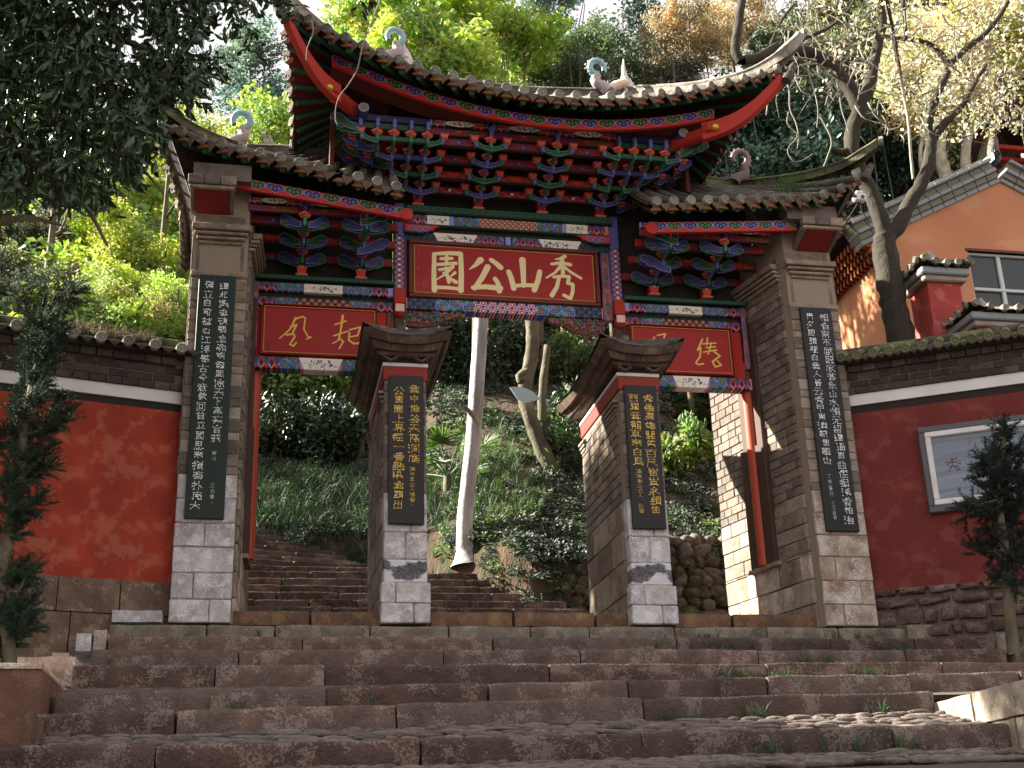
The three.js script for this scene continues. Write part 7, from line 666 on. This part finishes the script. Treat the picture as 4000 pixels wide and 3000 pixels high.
  for (const [u, v, d, R] of [[1240, 780, 21.5, 0.75], [1255, 880, 21, 0.65], [1220, 980, 20.5, 0.45]]) T('shrub', 'bright leafy shrub beside the right narrow pier, ' + LK.shift(), 'bright shrubs in the middle passage', u, v, d, R, COL.mid, 'small', 1.3);
  const LL = ['the biggest one', 'the one nearest the outer pier', 'the highest one', 'the lowest, nearest the narrow pier'];
  for (const [u, v, d, R] of [[1480, 900, 20.3, 0.6], [1510, 960, 20.2, 0.45], [1450, 850, 21, 0.5], [1440, 1000, 20, 0.4]]) T('shrub', 'bright broad-leaved shrub in the right passage, ' + LL.shift(), 'bright shrubs in the right passage', u, v, d, R, [[0.20, 0.34, 0.06], [0.14, 0.27, 0.05], [0.30, 0.42, 0.08]], 'big', 1.6);
}
// ground cover and grasses on the bank
{ const r = rng(1001), L = [], L2 = []; for (let i = 0; i < 1500; i++) { const x = rr(-7, 5.2, r), z = -3.3 - Math.pow(r(), 1.3) * 14, y = hillY(x, z); if (y < 0.9) continue; if (n3(x * 1.2, z * 1.2, 9, 741) < -0.16) continue; L.push([V(x, y + rr(0, 0.06, r), z), [0.55 + rr(-0.2, 0.2, r), r() * 0.6, rr(-0.2, 0.2, r)], rr(0.5, 1.1, r), vary(COL[r() < 0.6 ? 'dark' : 'mid'][(r() * 3) | 0], r)]); } const o = scatter('undergrowth', LB.ground[0], LV, L, scene, 'stuff'); tag(o, 'low leafy ground cover on the bank behind the gate', 'undergrowth');
  for (let i = 0; i < 1800; i++) { const x = rr(-15, 36, r), z = -9 - Math.pow(r(), 0.8) * 36, y = hillY(x, z); if (x > 6.5 && z > -12) continue; if (x < -5.5 - (15.7 - z) * 0.2 || (z > -15 && x > -6)) continue; L2.push([V(x, y + rr(0, 0.5, r), z), [rr(-0.5, 0.5, r), r() * 6.28, rr(-0.5, 0.5, r)], rr(0.7, 1.4, r), vary(COL[x > 2.5 ? 'teal' : r() < 0.7 ? 'bright' : 'mid'][(r() * 3) | 0], r)]); } tag(scatter('hill_scrub', LB.scrub[0], LV, L2, scene, 'stuff'), 'dense leafy scrub covering the hill behind the gate', 'scrub');
  const blade = (() => { const P = []; for (let b = 0; b < 9; b++) { const a = b * 0.7, R = 0.02 + 0.02 * (b % 3), h = 0.5 + 0.12 * (b % 4), bend = 0.22 + 0.08 * (b % 3), w = 0.011; const pt = (t) => V(Math.cos(a) * (R + bend * t * t), h * (t - 0.35 * t * t), Math.sin(a) * (R + bend * t * t)); const s = V(-Math.sin(a), 0, Math.cos(a)); for (let k = 0; k < 4; k++) { const t0 = k / 4, t1 = (k + 1) / 4, p = pt(t0), q = pt(t1), w0 = w * (1 - t0), w1 = w * (1 - t1); const A = p.clone().add(s.clone().multiplyScalar(w0)), B = p.clone().sub(s.clone().multiplyScalar(w0)), Cc = q.clone().sub(s.clone().multiplyScalar(w1)), D = q.clone().add(s.clone().multiplyScalar(w1)); for (const v of [A, B, Cc, A, Cc, D]) P.push(v.x, v.y, v.z); } } const g = new THREE.BufferGeometry(); g.setAttribute('position', new THREE.Float32BufferAttribute(P, 3)); g.computeVertexNormals(); return g; })();
  const GL = []; for (let i = 0; i < 900; i++) { const p = V(rr(-4.2, -0.4, r), 0, rr(-8.5, -5.6, r)); p.y = hillY(p.x, p.z); if (p.y < 1.2) continue; GL.push([p, [rr(-0.2, 0.2, r), r() * 6.28, rr(-0.2, 0.2, r)], rr(0.45, 1.0, r), vary([0.018, 0.050, 0.012], r)]); } for (let i = 0; i < 260; i++) { const q = onD(rr(915, 1230, r) * 1.808, rr(1000, 1130, r) * 1.808, 20); const p = V(q.x, 0, rr(-7.5, -4.6, r)); p.y = hillY(p.x, p.z); GL.push([p, [rr(-0.2, 0.2, r), r() * 6.28, rr(-0.2, 0.2, r)], rr(0.4, 0.9, r), vary([0.07, 0.15, 0.03], r)]); } tag(scatter('grass', blade, LM, GL, scene, 'stuff'), 'long arching grass growing on the bank behind the gate', 'grass');
  // weeds in the joints of the stairs
  const WL = []; for (const [k, x0, x1, n] of [[5, -4.6, 2, 26], [6, -0.5, 2.0, 30], [7, -1.5, 1.9, 34], [4, 0.8, 3.4, 50], [3, 2.0, 4.4, 40], [2, 1.0, 4.6, 40], [1, 1.0, 4.6, 40], [1, -4, 4.6, 14], [3, -4.8, 1, 12]]) for (let i = 0; i < n; i++) { const x = rr(x0, x1, r), [z, , yb] = ST8[k - 1]; const cl = pn(x * 2.3, k * 3.1, 4096, 751); if (cl < 0.56) continue; WL.push([V(x, yb + ST8[k - 1][3] * (x + 1.6) + 0.0, z + rr(0.0, 0.06, r)), [0, r() * 6.28, 0], rr(0.10, 0.26, r), vary([0.035, 0.15, 0.025], r)]); } tag(scatter('weeds', blade, LM, WL.map((q) => [q[0], q[1], V(q[2] * 1.5, q[2], q[2] * 1.5), q[3]]), scene, 'stuff'), 'small green weeds growing at the foot of the stone steps', 'weeds');
  const W2 = []; for (const [u, v, z, s] of [[840, 2656, 3.75, 0.5], [1035, 2665, 3.75, 0.35], [2080, 2820, 5.9, 0.55], [3475, 2780, 5.9, 0.4], [3400, 2935, 6.98, 0.5], [3540, 2930, 6.98, 0.4], [2550, 2965, 6.98, 0.35], [660, 2590, 2.7, 0.3], [1730, 2990, 7.0, 0.4]]) { const p = onZ(u, v, z); W2.push([p, [0, r() * 6, 0], s * 0.42, [0.03, 0.13, 0.03]]); } tag(scatter('weeds', CL.fine[1], LM, W2, scene, 'stuff'), 'leafy weed tufts rooted between step stones and cobbles', 'weeds');
  const RL = []; for (let i = 0; i < 150; i++) { const u = rr(2950, 3280, r), v = 0; const x = rr(4.05, 4.95, r), t = r(); RL.push([V(x, lerp(6.2, 6.7, t), lerp(0.2, -0.55, t)), [0, r() * 6.28, 0], rr(0.3, 0.8, r), vary([0.08, 0.20, 0.04], r)]); } const rw = scatter('roof_weeds', blade, LM, RL, scene, 'stuff'); tag(rw, 'green weeds rooted in the tiles of the right side roof', 'weeds'); const DL = []; for (let i = 0; i < 130; i++) { const x = -4.9 - r() * 1.6; const p = V(-4.40 + (x + 4.4) * Math.cos(0.262), 3.62 + rr(0, 0.05, r), -0.2 - (x + 4.4) * Math.sin(0.262) * 1 - 0.05); DL.push([p, [rr(-0.4, 0.4, r), r() * 6.28, rr(-0.4, 0.4, r)], rr(0.15, 0.4, r), vary([0.20, 0.15, 0.09], r)]); } tag(scatter('dry_weeds', blade, LMdull, DL, scene, 'stuff'), 'dry brown weeds on the tiled coping of the left wall', 'weeds');
}
// rubble retaining wall
{ const t = thing('rubble_wall', 'low retaining wall of rounded rubble stones behind the right passages', 'stone wall', [2.2, 0, -3.5]); const r = rng(1101); const G2 = [0, 1, 2, 3, 4, 5].map((k) => { const g = new THREE.IcosahedronGeometry(0.5, 2), p = g.attributes.position; for (let i = 0; i < p.count; i++) { const v = V(p.getX(i), p.getY(i), p.getZ(i)); v.multiplyScalar(1 + 0.55 * n3(v.x * 2.4 + k * 9, v.y * 2.4, v.z * 2.4, 761)); p.setXYZ(i, v.x, v.y, v.z); } g.computeVertexNormals(); const nn = g.attributes.normal.clone(), m = metric(g, 1, k, k); m.setAttribute('normal', nn); return m; }); const mats = [[0.17, 0.135, 0.11], [0.12, 0.10, 0.075], [0.22, 0.18, 0.15], [0.085, 0.085, 0.045]].map((c, i) => std({ map: stoneMap(c, [0.34, 0.30, 0.25], c.map((q) => q * 0.4), 771 + i, 0.4, 0.4), bumpMap: roughBump, bumpScale: 0.02 }));
  for (let y = 0.0; y < 2.0;) { const big = y < 0.7 ? 0.34 : 0.2; let x = 0.35 + y * 0.75; while (x < 4.1) { const w = big * rr(0.7, 1.5, r), o = piece('stone', G2[(r() * 6) | 0], mats[(r() * 4) | 0], t); o.scale.set(w * 1.25, big * rr(0.9, 1.3, r), big * 1.2); o.rotation.set(rr(-0.3, 0.3, r), r() * 6, rr(-0.4, 0.4, r)); o.position.set(x + w / 2 - 2.2, y + big / 2 + rr(-0.03, 0.03, r), 0.12 - 0.10 * y - 0.5 * sst(1.2 - x, 0, 1) + rr(-0.04, 0.04, r)); x += w; } y += big * 0.86; } }
// the tall white-washed trunk, the crooked trunk and their neighbours
const pz = (l, z, o = [0, 0, 0]) => l.map(([u, v, dz]) => { const p = onZ(u, v, z + (dz ?? 0)); return [p.x - o[0], p.y - o[1], p.z - o[2]]; });
{ const b = onZ(1826, 2206, -4.55), o = [b.x, b.y - 0.05, b.z], t = thing('white_trunk_tree', 'tall straight tree with pale lime-washed trunk in the middle passage', 'tree', o); const P = pz([[1826, 2212], [1815, 2080], [1848, 1720], [1870, 1400], [1886, 1150], [1900, 900], [1904, 800]], -4.55, o); piece('trunk', limb(P, (q) => 0.136 - 0.018 * q + 0.05 * Math.pow(1 - Math.min(1, q * 4), 2) + 0.10 * Math.pow(1 - Math.min(1, q * 10), 2), 0, 50, 16, 0.03), M.limeBark, t); piece('branch_stub', limb(pz([[1868, 1660], [1826, 1600], [1808, 1590]], -4.45, o), 0.05, 0.045, 4, 8, 0.05), M.paleBark, t); }
{ const b = hit(2170, 1850, 0), ZT = b.z, o = [b.x, b.y - 0.2, b.z], t = thing('crooked_tree', 'mossy crooked tree trunk leaning on the bank right of the white trunk', 'tree', o); piece('trunk', limb(pz([[2200, 1900], [2130, 1780], [2075, 1640], [2050, 1530], [2075, 1400], [2080, 1280], [2050, 1160], [2020, 900]], ZT, o), (q) => (0.165 - 0.04 * q) * (15.74 - ZT) / 23.7, 0, 30, 11, 0.1), M.bark, t); piece('trunk', limb(pz([[2150, 1820], [2125, 1700], [2118, 1560], [2140, 1350]], ZT - 0.15, o), 0.11, 0.07, 14, 8, 0.12), M.bark, t); piece('branch', limb(pz([[2040, 1490], [2030, 1470], [2060, 1450]], ZT + 0.05, o), 0.10, 0.08, 4, 8, 0.1), M.bark, t); const c = onZ(2120, 700, ZT - 0.5); scatter('crown', LB.small[0], LV, crownList(V(c.x - o[0], c.y - o[1], c.z - o[2]), 1.8, 30, COL.mid, rng(1211)), t);
  const s = thing('fan_sign', 'pale blue fan-shaped blank plate hung on the crooked trunk', 'sign', onZ(2050, 1538, ZT + 0.3).toArray()); const sh = new THREE.Shape(); sh.absarc(0, -0.42, 0.52, Math.PI / 2 - 0.62, Math.PI / 2 + 0.62, false); sh.lineTo(-0.09, -0.16); sh.lineTo(0.07, -0.17); const g = new THREE.ExtrudeGeometry(sh, { depth: 0.015, bevelEnabled: false }); g.rotateZ(-0.35); piece('plate', g, flat(0.46, 0.58, 0.62, 0.6), s); }
{ // fan palm
  const b = hit(1745, 1960, 0); const t = thing('fan_palm', 'sunlit fan palm with spiky leaves left of the white trunk', 'palm', [b.x, b.y, b.z]); piece('stem', limb([[0, -0.3, 0], [0.02, 0.5, 0]], 0.09, 0.07, 4, 8, 0.1), M.bark, t); const r = rng(1301); for (let i = 0; i < 17; i++) { const a = r() * 6.28, e = rr(0.1, 1.3, r), L = rr(0.45, 0.95, r), d = V(Math.cos(a) * Math.cos(e), Math.sin(e), Math.sin(a) * Math.cos(e)), p = V(0.02, 0.45, 0).add(d.clone().multiplyScalar(L)); const stalk = limb([[0.02, 0.45, 0], [0.02 + d.x * L * 0.6, 0.45 + d.y * L * 0.7, d.z * L * 0.6], [p.x, p.y, p.z]], 0.012, 0.008, 5, 5, 0); const leafs = []; for (let k = 0; k < 19; k++) { const f = (k / 18 - 0.5) * 3.6, g = leafGeo2(rr(0.34, 0.46, r), 0.032, 0.4); g.rotateX(rr(-0.1, 0.25, r)); g.rotateY(f); leafs.push(g); } const fan = merge(leafs); fan.applyMatrix4(new THREE.Matrix4().lookAt(V(0, 0, 0), d.clone().negate(), V(0, 1, 0))); fan.translate(p.x, p.y, p.z); const o = piece('frond', fan, M.palmLeaf ??= plainLeaf({ color: new THREE.Color().setRGB(0.13, 0.24, 0.045) }), t); piece('stalk', stalk, M.palmLeaf, o); } }
// ---- bare tree behind the right wall
{ const Z = -1.6, b = onZ(3560, 1360, Z), o = [b.x, b.y - 2.2, b.z], t = thing('bare_tree', 'large bare forked tree with shade-toned mossy bark behind the right wall', 'tree', o); const c = (l) => l.map(([x, y, dz]) => [3000 + x / 1.185, y / 1.185, dz]); const r = rng(1401);
  const add = (l, r0, r1, nm = 'branch', m = M.shadeBark, s = 18) => piece(nm, limb(pz(c(l), Z, o), r0, r1, s, 9, 0.12), m, t);
  add([[640, 1800], [622, 1600], [590, 1450], [570, 1340], [545, 1180], [535, 1090]], 0.235, 0.19, 'trunk'); add([[545, 1120], [520, 1010], [475, 890], [425, 790], [390, 720], [395, 600], [425, 510]], 0.135, 0.125); add([[425, 520], [385, 420], [330, 345], [270, 290], [200, 248], [120, 235], [60, 215], [-40, 265, 0.2], [-120, 282, 0.3]], 0.13, 0.085); add([[420, 520], [465, 410], [490, 300], [510, 200], [530, 100], [500, -60]], 0.12, 0.07, 'branch'); add([[-125, 285, 0.3], [-150, 240, 0.3], [-140, 130, 0.3], [-120, 0, 0.3], [-115, -60, 0.3]], 0.085, 0.07); add([[380, 700], [330, 705], [280, 685]], 0.075, 0.05); add([[545, 1110], [600, 1050], [650, 950], [710, 850], [745, 760], [755, 650]], 0.135, 0.10); add([[755, 660], [742, 570], [790, 420], [835, 310], [800, 250], [750, 205], [640, 180], [520, 170]], 0.085, 0.03); add([[760, 650], [800, 590], [860, 530], [915, 465], [960, 380], [1010, 300]], 0.085, 0.03); add([[830, 310], [900, 240], [1000, 160], [1075, 70], [1120, -10]], 0.06, 0.035); add([[600, 100], [580, 200], [620, 400], [650, 560], [660, 700], [672, 830]], 0.03, 0.025, 'branch', M.paleBark); add([[550, 0], [600, 250], [625, 430]], 0.035, 0.02); add([[625, 0], [640, 200]], 0.035, 0.03); add([[160, 180], [280, 130], [370, 50], [400, 0]], 0.035, 0.02); add([[0, 240], [60, 100], [120, 20]], 0.03, 0.02); add([[120, 210], [300, 185], [420, 165], [560, 125], [620, 110]], 0.03, 0.018, 'branch', M.paleBark);
  // fine twigs, sunlit and pale
  const tw = []; for (let i = 0; i < 330; i++) { const x = rr(-40, 1185, r), y = rr(-40, 640 - 260 * sst(600 - x, 0, 500), r), a = r() * 6.28, L = rr(50, 190, r), k = rr(-0.6, 0.6, r), dz = rr(-1.6, 1.0, r); const p = [[x, y, dz], [x + Math.cos(a) * L * 0.5, y + Math.sin(a) * L * 0.5, dz + 0.05], [x + Math.cos(a + k) * L, y + Math.sin(a + k) * L, dz + rr(-0.2, 0.2, r)]]; tw.push(limb(pz(c(p), Z, o), rr(0.008, 0.02, r), 0.004, 5, 5, 0.05)); } const o2 = piece('twigs', merge(tw), M.paleBark, t); o2.userData.kind = 'stuff';
  // dry hanging leaves, cream tone standing in for overexposed sunlight
  const L = []; for (let i = 0; i < 620; i++) { const x = rr(250, 1200, r), y = rr(-40, 620 - 200 * sst(800 - x, 0, 400), r); if (x < 520 && r() < 0.75) continue; const q = pz(c([[x, y, rr(-2.5, 0.6, r)]]), Z, o)[0]; L.push([V(...q), [rr(-1, 1, r), r() * 6.28, rr(-1, 1, r)], rr(0.5, 0.95, r), vary(COL.pale[(r() * 3) | 0], r)]); } scatter('sun_toned_leaves', CL.pale[0], LM, L, t);
}
{ const Z = -6.5; for (const [k, l, rad, lab] of [[0, [[925, 900], [915, 700], [950, 500], [960, 350]], 0.13, 'slim pale trunk left of two behind the orange gable roof'], [1, [[955, 880], [1000, 700], [1060, 480], [1090, 300]], 0.12, 'slim brown leaning trunk right of the pale trunk behind the gable roof'], [2, [[850, 900], [815, 790], [795, 700], [800, 560]], 0.17, 'short pale trunk behind the gable slope, sunlit on its left'], [3, [[720, 860], [705, 700], [735, 560], [720, 420]], 0.05, 'thin pale stem beside the right fork of the bare tree']]) { const P = l.map(([x, y]) => [3000 + x / 1.185, y / 1.185]); const b = onZ(P[0][0], P[0][1], Z), o = [b.x, b.y - 1, b.z], t = thing('slim_tree', lab, 'tree', o); piece('trunk', limb(pz(P, Z, o), rad, rad * 0.6, 14, 8, 0.1), k === 1 ? M.bark : M.paleBark, t); const c = onZ(P[3][0], P[3][1] - 100, Z); scatter('crown', LB.fine[0], LV, crownList(V(c.x - o[0], c.y - o[1], c.z - o[2]), 1.6, 34, [...COL.pale, COL.bright[2]], rng(1500 + k), 0.85, 0.62), t); } }
{ const c = ([x, y]) => [2600 + x / 2.07, 50 + y / 2.07]; const V1 = [[[1090, 200], [1130, 350], [1160, 500], [1215, 680], [1232, 800], [1222, 930]], [[970, 510], [1000, 640], [1005, 780], [1050, 880], [1075, 1000], [1065, 1100]], [[992, 800], [985, 900], [1065, 990], [985, 1110], [1040, 1205], [1130, 1180], [1190, 1140]], [[1340, 540], [1400, 650], [1420, 770], [1480, 960]], [[1240, 820], [1340, 1030], [1310, 1160], [1240, 1330]], [[1545, 430], [1480, 560], [1430, 690]], [[1335, 560], [1310, 680], [1290, 750]], [[825, 700], [820, 780], [812, 830]]]; V1.forEach((l, i) => { const P = pz(l.map(c), -0.9), o = P[0]; const t = thing('hanging_vine', ['pale vine hanging longest beside the tip of the main roof', 'pale vine hanging just right of the roof corner', 'thin vine curling in a loop below the right roof corner', 'pale vine hanging close to the left fork of the bare tree', 'pale bent twig hanging lowest above the right side roof', 'curved vine joining the left limb of the bare tree', 'short vine hanging between the longer ones', 'tiny twig hanging under the right end of the main roof'][i], 'vine', o, null); piece('stem', limb(P.map((q) => q.map((v, k) => v - o[k])), i === 2 ? 0.009 : 0.017, 0.008, 20, 6, 0.1), M.paleBark, t); }); }
{ const c = ([x, y]) => [1050 + x / 2.37, y / 2.37]; [[[[1045, -60], [1030, 0], [960, 180], [870, 420], [835, 580], [815, 650], [740, 780], [650, 900], [615, 1050], [640, 1160], [700, 1175]], 'long thin dry vine hanging over the left half of the main eave'], [[[395, 190], [412, 290], [355, 450], [345, 560]], 'short dry vine hanging on the left corner beam of the main roof']].forEach(([l, lab]) => { const P = pz(l.map(c), 1.42), o = P[0], t = thing('hanging_vine', lab, 'vine', o); piece('stem', limb(P.map((q) => q.map((v, k) => v - o[k])), 0.011, 0.004, 40, 6, 0.1), M.paleBark, t); }); }
// ---- overhanging tree in the upper left
{ const t = thing('overhanging_tree', 'dark broad-leaved tree whose drooping branches fill the upper left corner', 'tree', [-9.6, -2.6, 5.5]); const o = [-9.6, -2.6, 5.5]; const r = rng(1601);
  piece('trunk', limb([[0, -1, 0], [0.2, 4, 0], [0.6, 8, -0.5], [1.2, 11, -1]], 0.34, 0.2, 14, 10, 0.1), M.bark, t); const zl = (l, z) => pz(l, z, o); const br = [[[[-300, 200], [100, 330], [400, 480], [640, 760]], 4.2], [[[-300, -100], [200, 60], [600, 200], [900, 330]], 4.6], [[[-200, 500], [150, 640], [330, 800], [420, 960]], 4.8], [[[-100, 900], [100, 850], [240, 880]], 5], [[[-200, -300], [300, -150], [800, -60], [1000, 40]], 5]]; br.forEach(([l, z]) => piece('branch', limb(zl(l, z), 0.05, 0.012, 12, 6, 0.1), M.bark, t));
  const sp = [1, 2, 3].map((k) => { const q = rng(1650 + k), out = []; for (let i = 0; i < 7; i++) { const g = leafGeo2(0.125, 0.055, 0.25), s = rr(0.7, 1.3, q); g.scale(s, s, s); g.rotateZ(rr(-0.8, 0.8, q)); g.rotateX(rr(-0.2, 1.5, q)); g.rotateY(q() * 6.28); g.translate(rr(-0.10, 0.10, q), -i * 0.034 + 0.05, rr(-0.10, 0.10, q)); out.push(g); } out.push(limb([[0, 0.03, 0], [0.01, -0.12, 0], [0, -0.3, 0]], 0.004, 0.002, 4, 4, 0)); return merge(out); });
  const EP = [[0, 455], [150, 470], [250, 462], [300, 412], [335, 335], [352, 245], [420, 225], [490, 165], [520, 50], [600, -60]]; const edge = (u) => { const x = u / 1.808; let k = 0; while (k < EP.length - 2 && EP[k + 1][0] < x) k++; const [a, b] = [EP[k], EP[k + 1]]; return lerp(a[1], b[1], clamp((x - a[0]) / (b[0] - a[0]), 0, 1)) * 1.808 - 75; }; // lower fringe of the foliage
  const lists = [[], [], []]; for (let i = 0; i < 4200; i++) { const u = rr(-420, 1000, r), v = rr(-420, 1000, r); const e = edge(Math.max(0, u)) + 70 * (pn(u / 55, 3, 4096, 781) - 0.6); if (v > e) continue; const dens = pn(u / 90 + 30, v / 90 + 30, 4096, 791) * 0.6 + pn(u / 35, v / 35 + 60, 4096, 795) * 0.4; if (dens < 0.30 + 0.12 * sst(u, 350, 800) + 0.13 * sst(v, 500, 900)) continue; const p = onZ(u, v, rr(3.0, 5.6, r)); lists[(r() * 3) | 0].push([p.sub(V(...o)), [rr(-0.4, 0.4, r), r() * 6.28, rr(-0.4, 0.4, r)], rr(0.8, 1.3, r), vary([0.026, 0.058, 0.016], r)]); }
  for (const [u, v] of [[450, 440], [470, 480], [330, 180], [300, 200], [20, 670], [50, 690], [500, 460], [560, 400], [380, 260], [210, 150]]) for (let i = 0; i < 3; i++) { const p = onZ(u + rr(-20, 20, r), v + rr(-20, 20, r), 5.7); lists[i].push([p.sub(V(...o)), [rr(-0.4, 0.4, r), r() * 6.28, rr(-0.4, 0.4, r)], rr(0.9, 1.3, r), vary([0.026, 0.058, 0.016], r)]); }
  for (const [u, v] of [[980, 150], [1010, 200], [960, 90], [940, 40], [1060, 5], [1010, -10], [1120, 0], [1130, 20], [1430, -20], [800, 300]]) for (let i = 0; i < 2; i++) { const p = onZ(u + rr(-25, 25, r), v + rr(-15, 15, r), 5); lists[i].push([p.sub(V(...o)), [rr(-0.4, 0.4, r), r() * 6.28, rr(-0.4, 0.4, r)], rr(0.6, 1.0, r), vary([0.026, 0.058, 0.016], r)]); }
  lists.forEach((L, i) => scatter('crown', sp[i], LMgloss, L, t)); const up = crownList(V(1.5, 12.5, -0.5), 4, 110, COL.dark, rng(1670)); scatter('crown', LB.mid[2], LVgloss, up, t); }
// ---- two trained junipers in front of the walls
{ const needle = [1, 2].map((k) => { const q = rng(1700 + k), out = []; for (let i = 0; i < 60; i++) { const g = quadLeaf(rr(0.03, 0.055, q), 0.008); g.rotateX(rr(-1.5, -0.5, q)); g.rotateY(q() * 6.28); const t = q(); g.translate(rr(-0.022, 0.022, q) * (1.2 - t), t * 0.17 - 0.03, rr(-0.022, 0.022, q) * (1.2 - t)); out.push(g); } out.push(limb([[0, -0.05, 0], [0, 0.12, 0]], 0.004, 0.002, 2, 4, 0)); return merge(out); });
  const juniper = (lab, o, trunk, pads, z, seed, col) => { const t = thing('juniper', lab, 'conifer', o), r = rng(seed); piece('trunk', limb(pz(trunk, z, o), 0.07, 0.025, 18, 8, 0.12), M.bark, t); const L = [[], []]; pads.forEach(([u, v, R, lean]) => { const c = onZ(u, v, z + rr(-0.25, 0.25, r)).sub(V(...o)), k = R * 0.9 / 5023 * 14; let best = trunk[0], bd = 1e9; for (const q of trunk) { const d = Math.hypot(q[0] - u, q[1] - v - 40); if (d < bd) { bd = d; best = q; } } const b = onZ(best[0], best[1], z).sub(V(...o)); piece('branch', limb([[b.x, b.y, b.z], [(b.x + c.x) / 2, (b.y + c.y) / 2 - 0.02, (b.z + c.z) / 2], [c.x, c.y, c.z]], 0.018, 0.008, 5, 5, 0.1), M.bark, t); const n = Math.round(38 * Math.pow(R / 60, 1.7)); for (let i = 0; i < n; i++) { const q = V(rr(-1, 1, r), rr(-1, 1, r), rr(-1, 1, r)).normalize().multiplyScalar(k * Math.pow(r(), 0.4)); q.y = q.y * 0.75 + (lean ?? 0.35) * q.x; const dq = q.clone().normalize().add(V(0.25 + (lean ?? 0.2), 0.55, 0)).normalize(), ee = new THREE.Euler().setFromQuaternion(new THREE.Quaternion().setFromUnitVectors(V(0, 1, 0), dq)); L[i & 1].push([q.add(c), [ee.x + rr(-0.2, 0.2, r), ee.y, ee.z + rr(-0.2, 0.2, r)], rr(0.8, 1.3, r), vary(col, r, 0.4)]); } }); L.forEach((l, i) => scatter('foliage', needle[i], LMdull, l, t)); };
  const a = ([x, y, R, l]) => [x / 1.509, 1000 + y / 1.509, R, l]; const bL = onZ(60, 2560, 2.2);
  juniper('dark twisted juniper in front of the left red wall', [bL.x, bL.y - 0.4, bL.z], [[50, 2700], [25, 2400], [20, 2150], [70, 1900], [95, 1700], [130, 1500], [180, 1330], [230, 1220], [270, 1150]], [[420, 205, 36, 0.6], [370, 240, 48, 0.6], [300, 320, 60, 0.5], [250, 390, 60], [330, 470, 48], [215, 480, 66], [235, 570, 60], [225, 660, 66], [190, 740, 62], [170, 830, 60], [310, 890, 44, 0.6], [110, 930, 62], [370, 965, 42, 0.5], [270, 1020, 58], [60, 1090, 64], [180, 1060, 58], [230, 1165, 40], [100, 1200, 56], [265, 1245, 40], [190, 1290, 36], [50, 1340, 56], [120, 1300, 40], [190, 1470, 44], [60, 1480, 56], [110, 1530, 42], [40, 1640, 56], [90, 1860, 44], [160, 1870, 36], [60, 1960, 60], [150, 2080, 52], [30, 2100, 64], [120, 2180, 56], [20, 2260, 64]].map(a), 2.2, 1711, [0.022, 0.055, 0.024]);
  const d = ([x, y, R, l]) => [3200 + x / 1.4425, 1150 + y / 1.4425, R, l]; const bR = onZ(3960, 2420, 2.6);
  juniper('dark juniper in front of the marble tablet at the right edge', [bR.x, bR.y - 0.4, bR.z], [[3960, 2560], [3940, 2350], [3925, 2150], [3900, 1950], [3910, 1800], [3925, 1700]], [[1045, 730, 18, 0.1], [1055, 775, 34, 0.1], [1010, 850, 44], [960, 920, 46], [1030, 920, 50], [1110, 900, 50], [930, 1000, 50], [1010, 1010, 58], [1100, 1000, 50], [1140, 1090, 50], [960, 1090, 50], [1040, 1090, 52], [1010, 1150, 44], [850, 1180, 44, -0.2], [835, 1240, 34], [950, 1210, 46], [1120, 1170, 52], [1050, 1230, 46], [985, 1290, 48], [1080, 1290, 46], [1010, 1360, 42], [900, 1440, 46, -0.2], [990, 1430, 40], [1120, 1390, 46], [1080, 1470, 40], [1130, 1500, 46], [1030, 1540, 36], [1000, 1610, 34], [1110, 1630, 40]].map(d), 2.6, 1721, [0.007, 0.017, 0.011]); }
// woods continued left of the frame; unseen trees placed to shade the forecourt
for (const [x, y, z, R, lab] of [[-12.4, 5.4, 2.4, 2.7, 'tall tree left of the forecourt beyond the frame'], [-11.4, 3.6, 4.4, 2.2, 'low tree left of the forecourt, nearest the camera'], [-9.6, 7, -4.4, 2.3, 'tall tree behind the left wall beyond the frame'], [-9.8, 4.4, -2.4, 1.9, 'low tree behind the left wall beyond the frame'], [-9.8, 9.2, -5.7, 1.7, 'slender tree high behind the left wall beyond the frame']]) { const t = thing('shade_tree', lab, 'tree', [x, -1.5, z]), r = rng(x * 10 | 0); piece('trunk', limb([[0, -0.5, 0], [0.2, y * 0.5, 0], [0, y + 1.5, 0]], 0.3, 0.08, 10, 8, 0.1), M.bark, t); scatter('crown', LB.mid[0], LV, crownList(V(0, y + 1.5, 0), R, Math.round(R * R * 24), COL.dark, r), t); }
renderer.render(scene, camera);
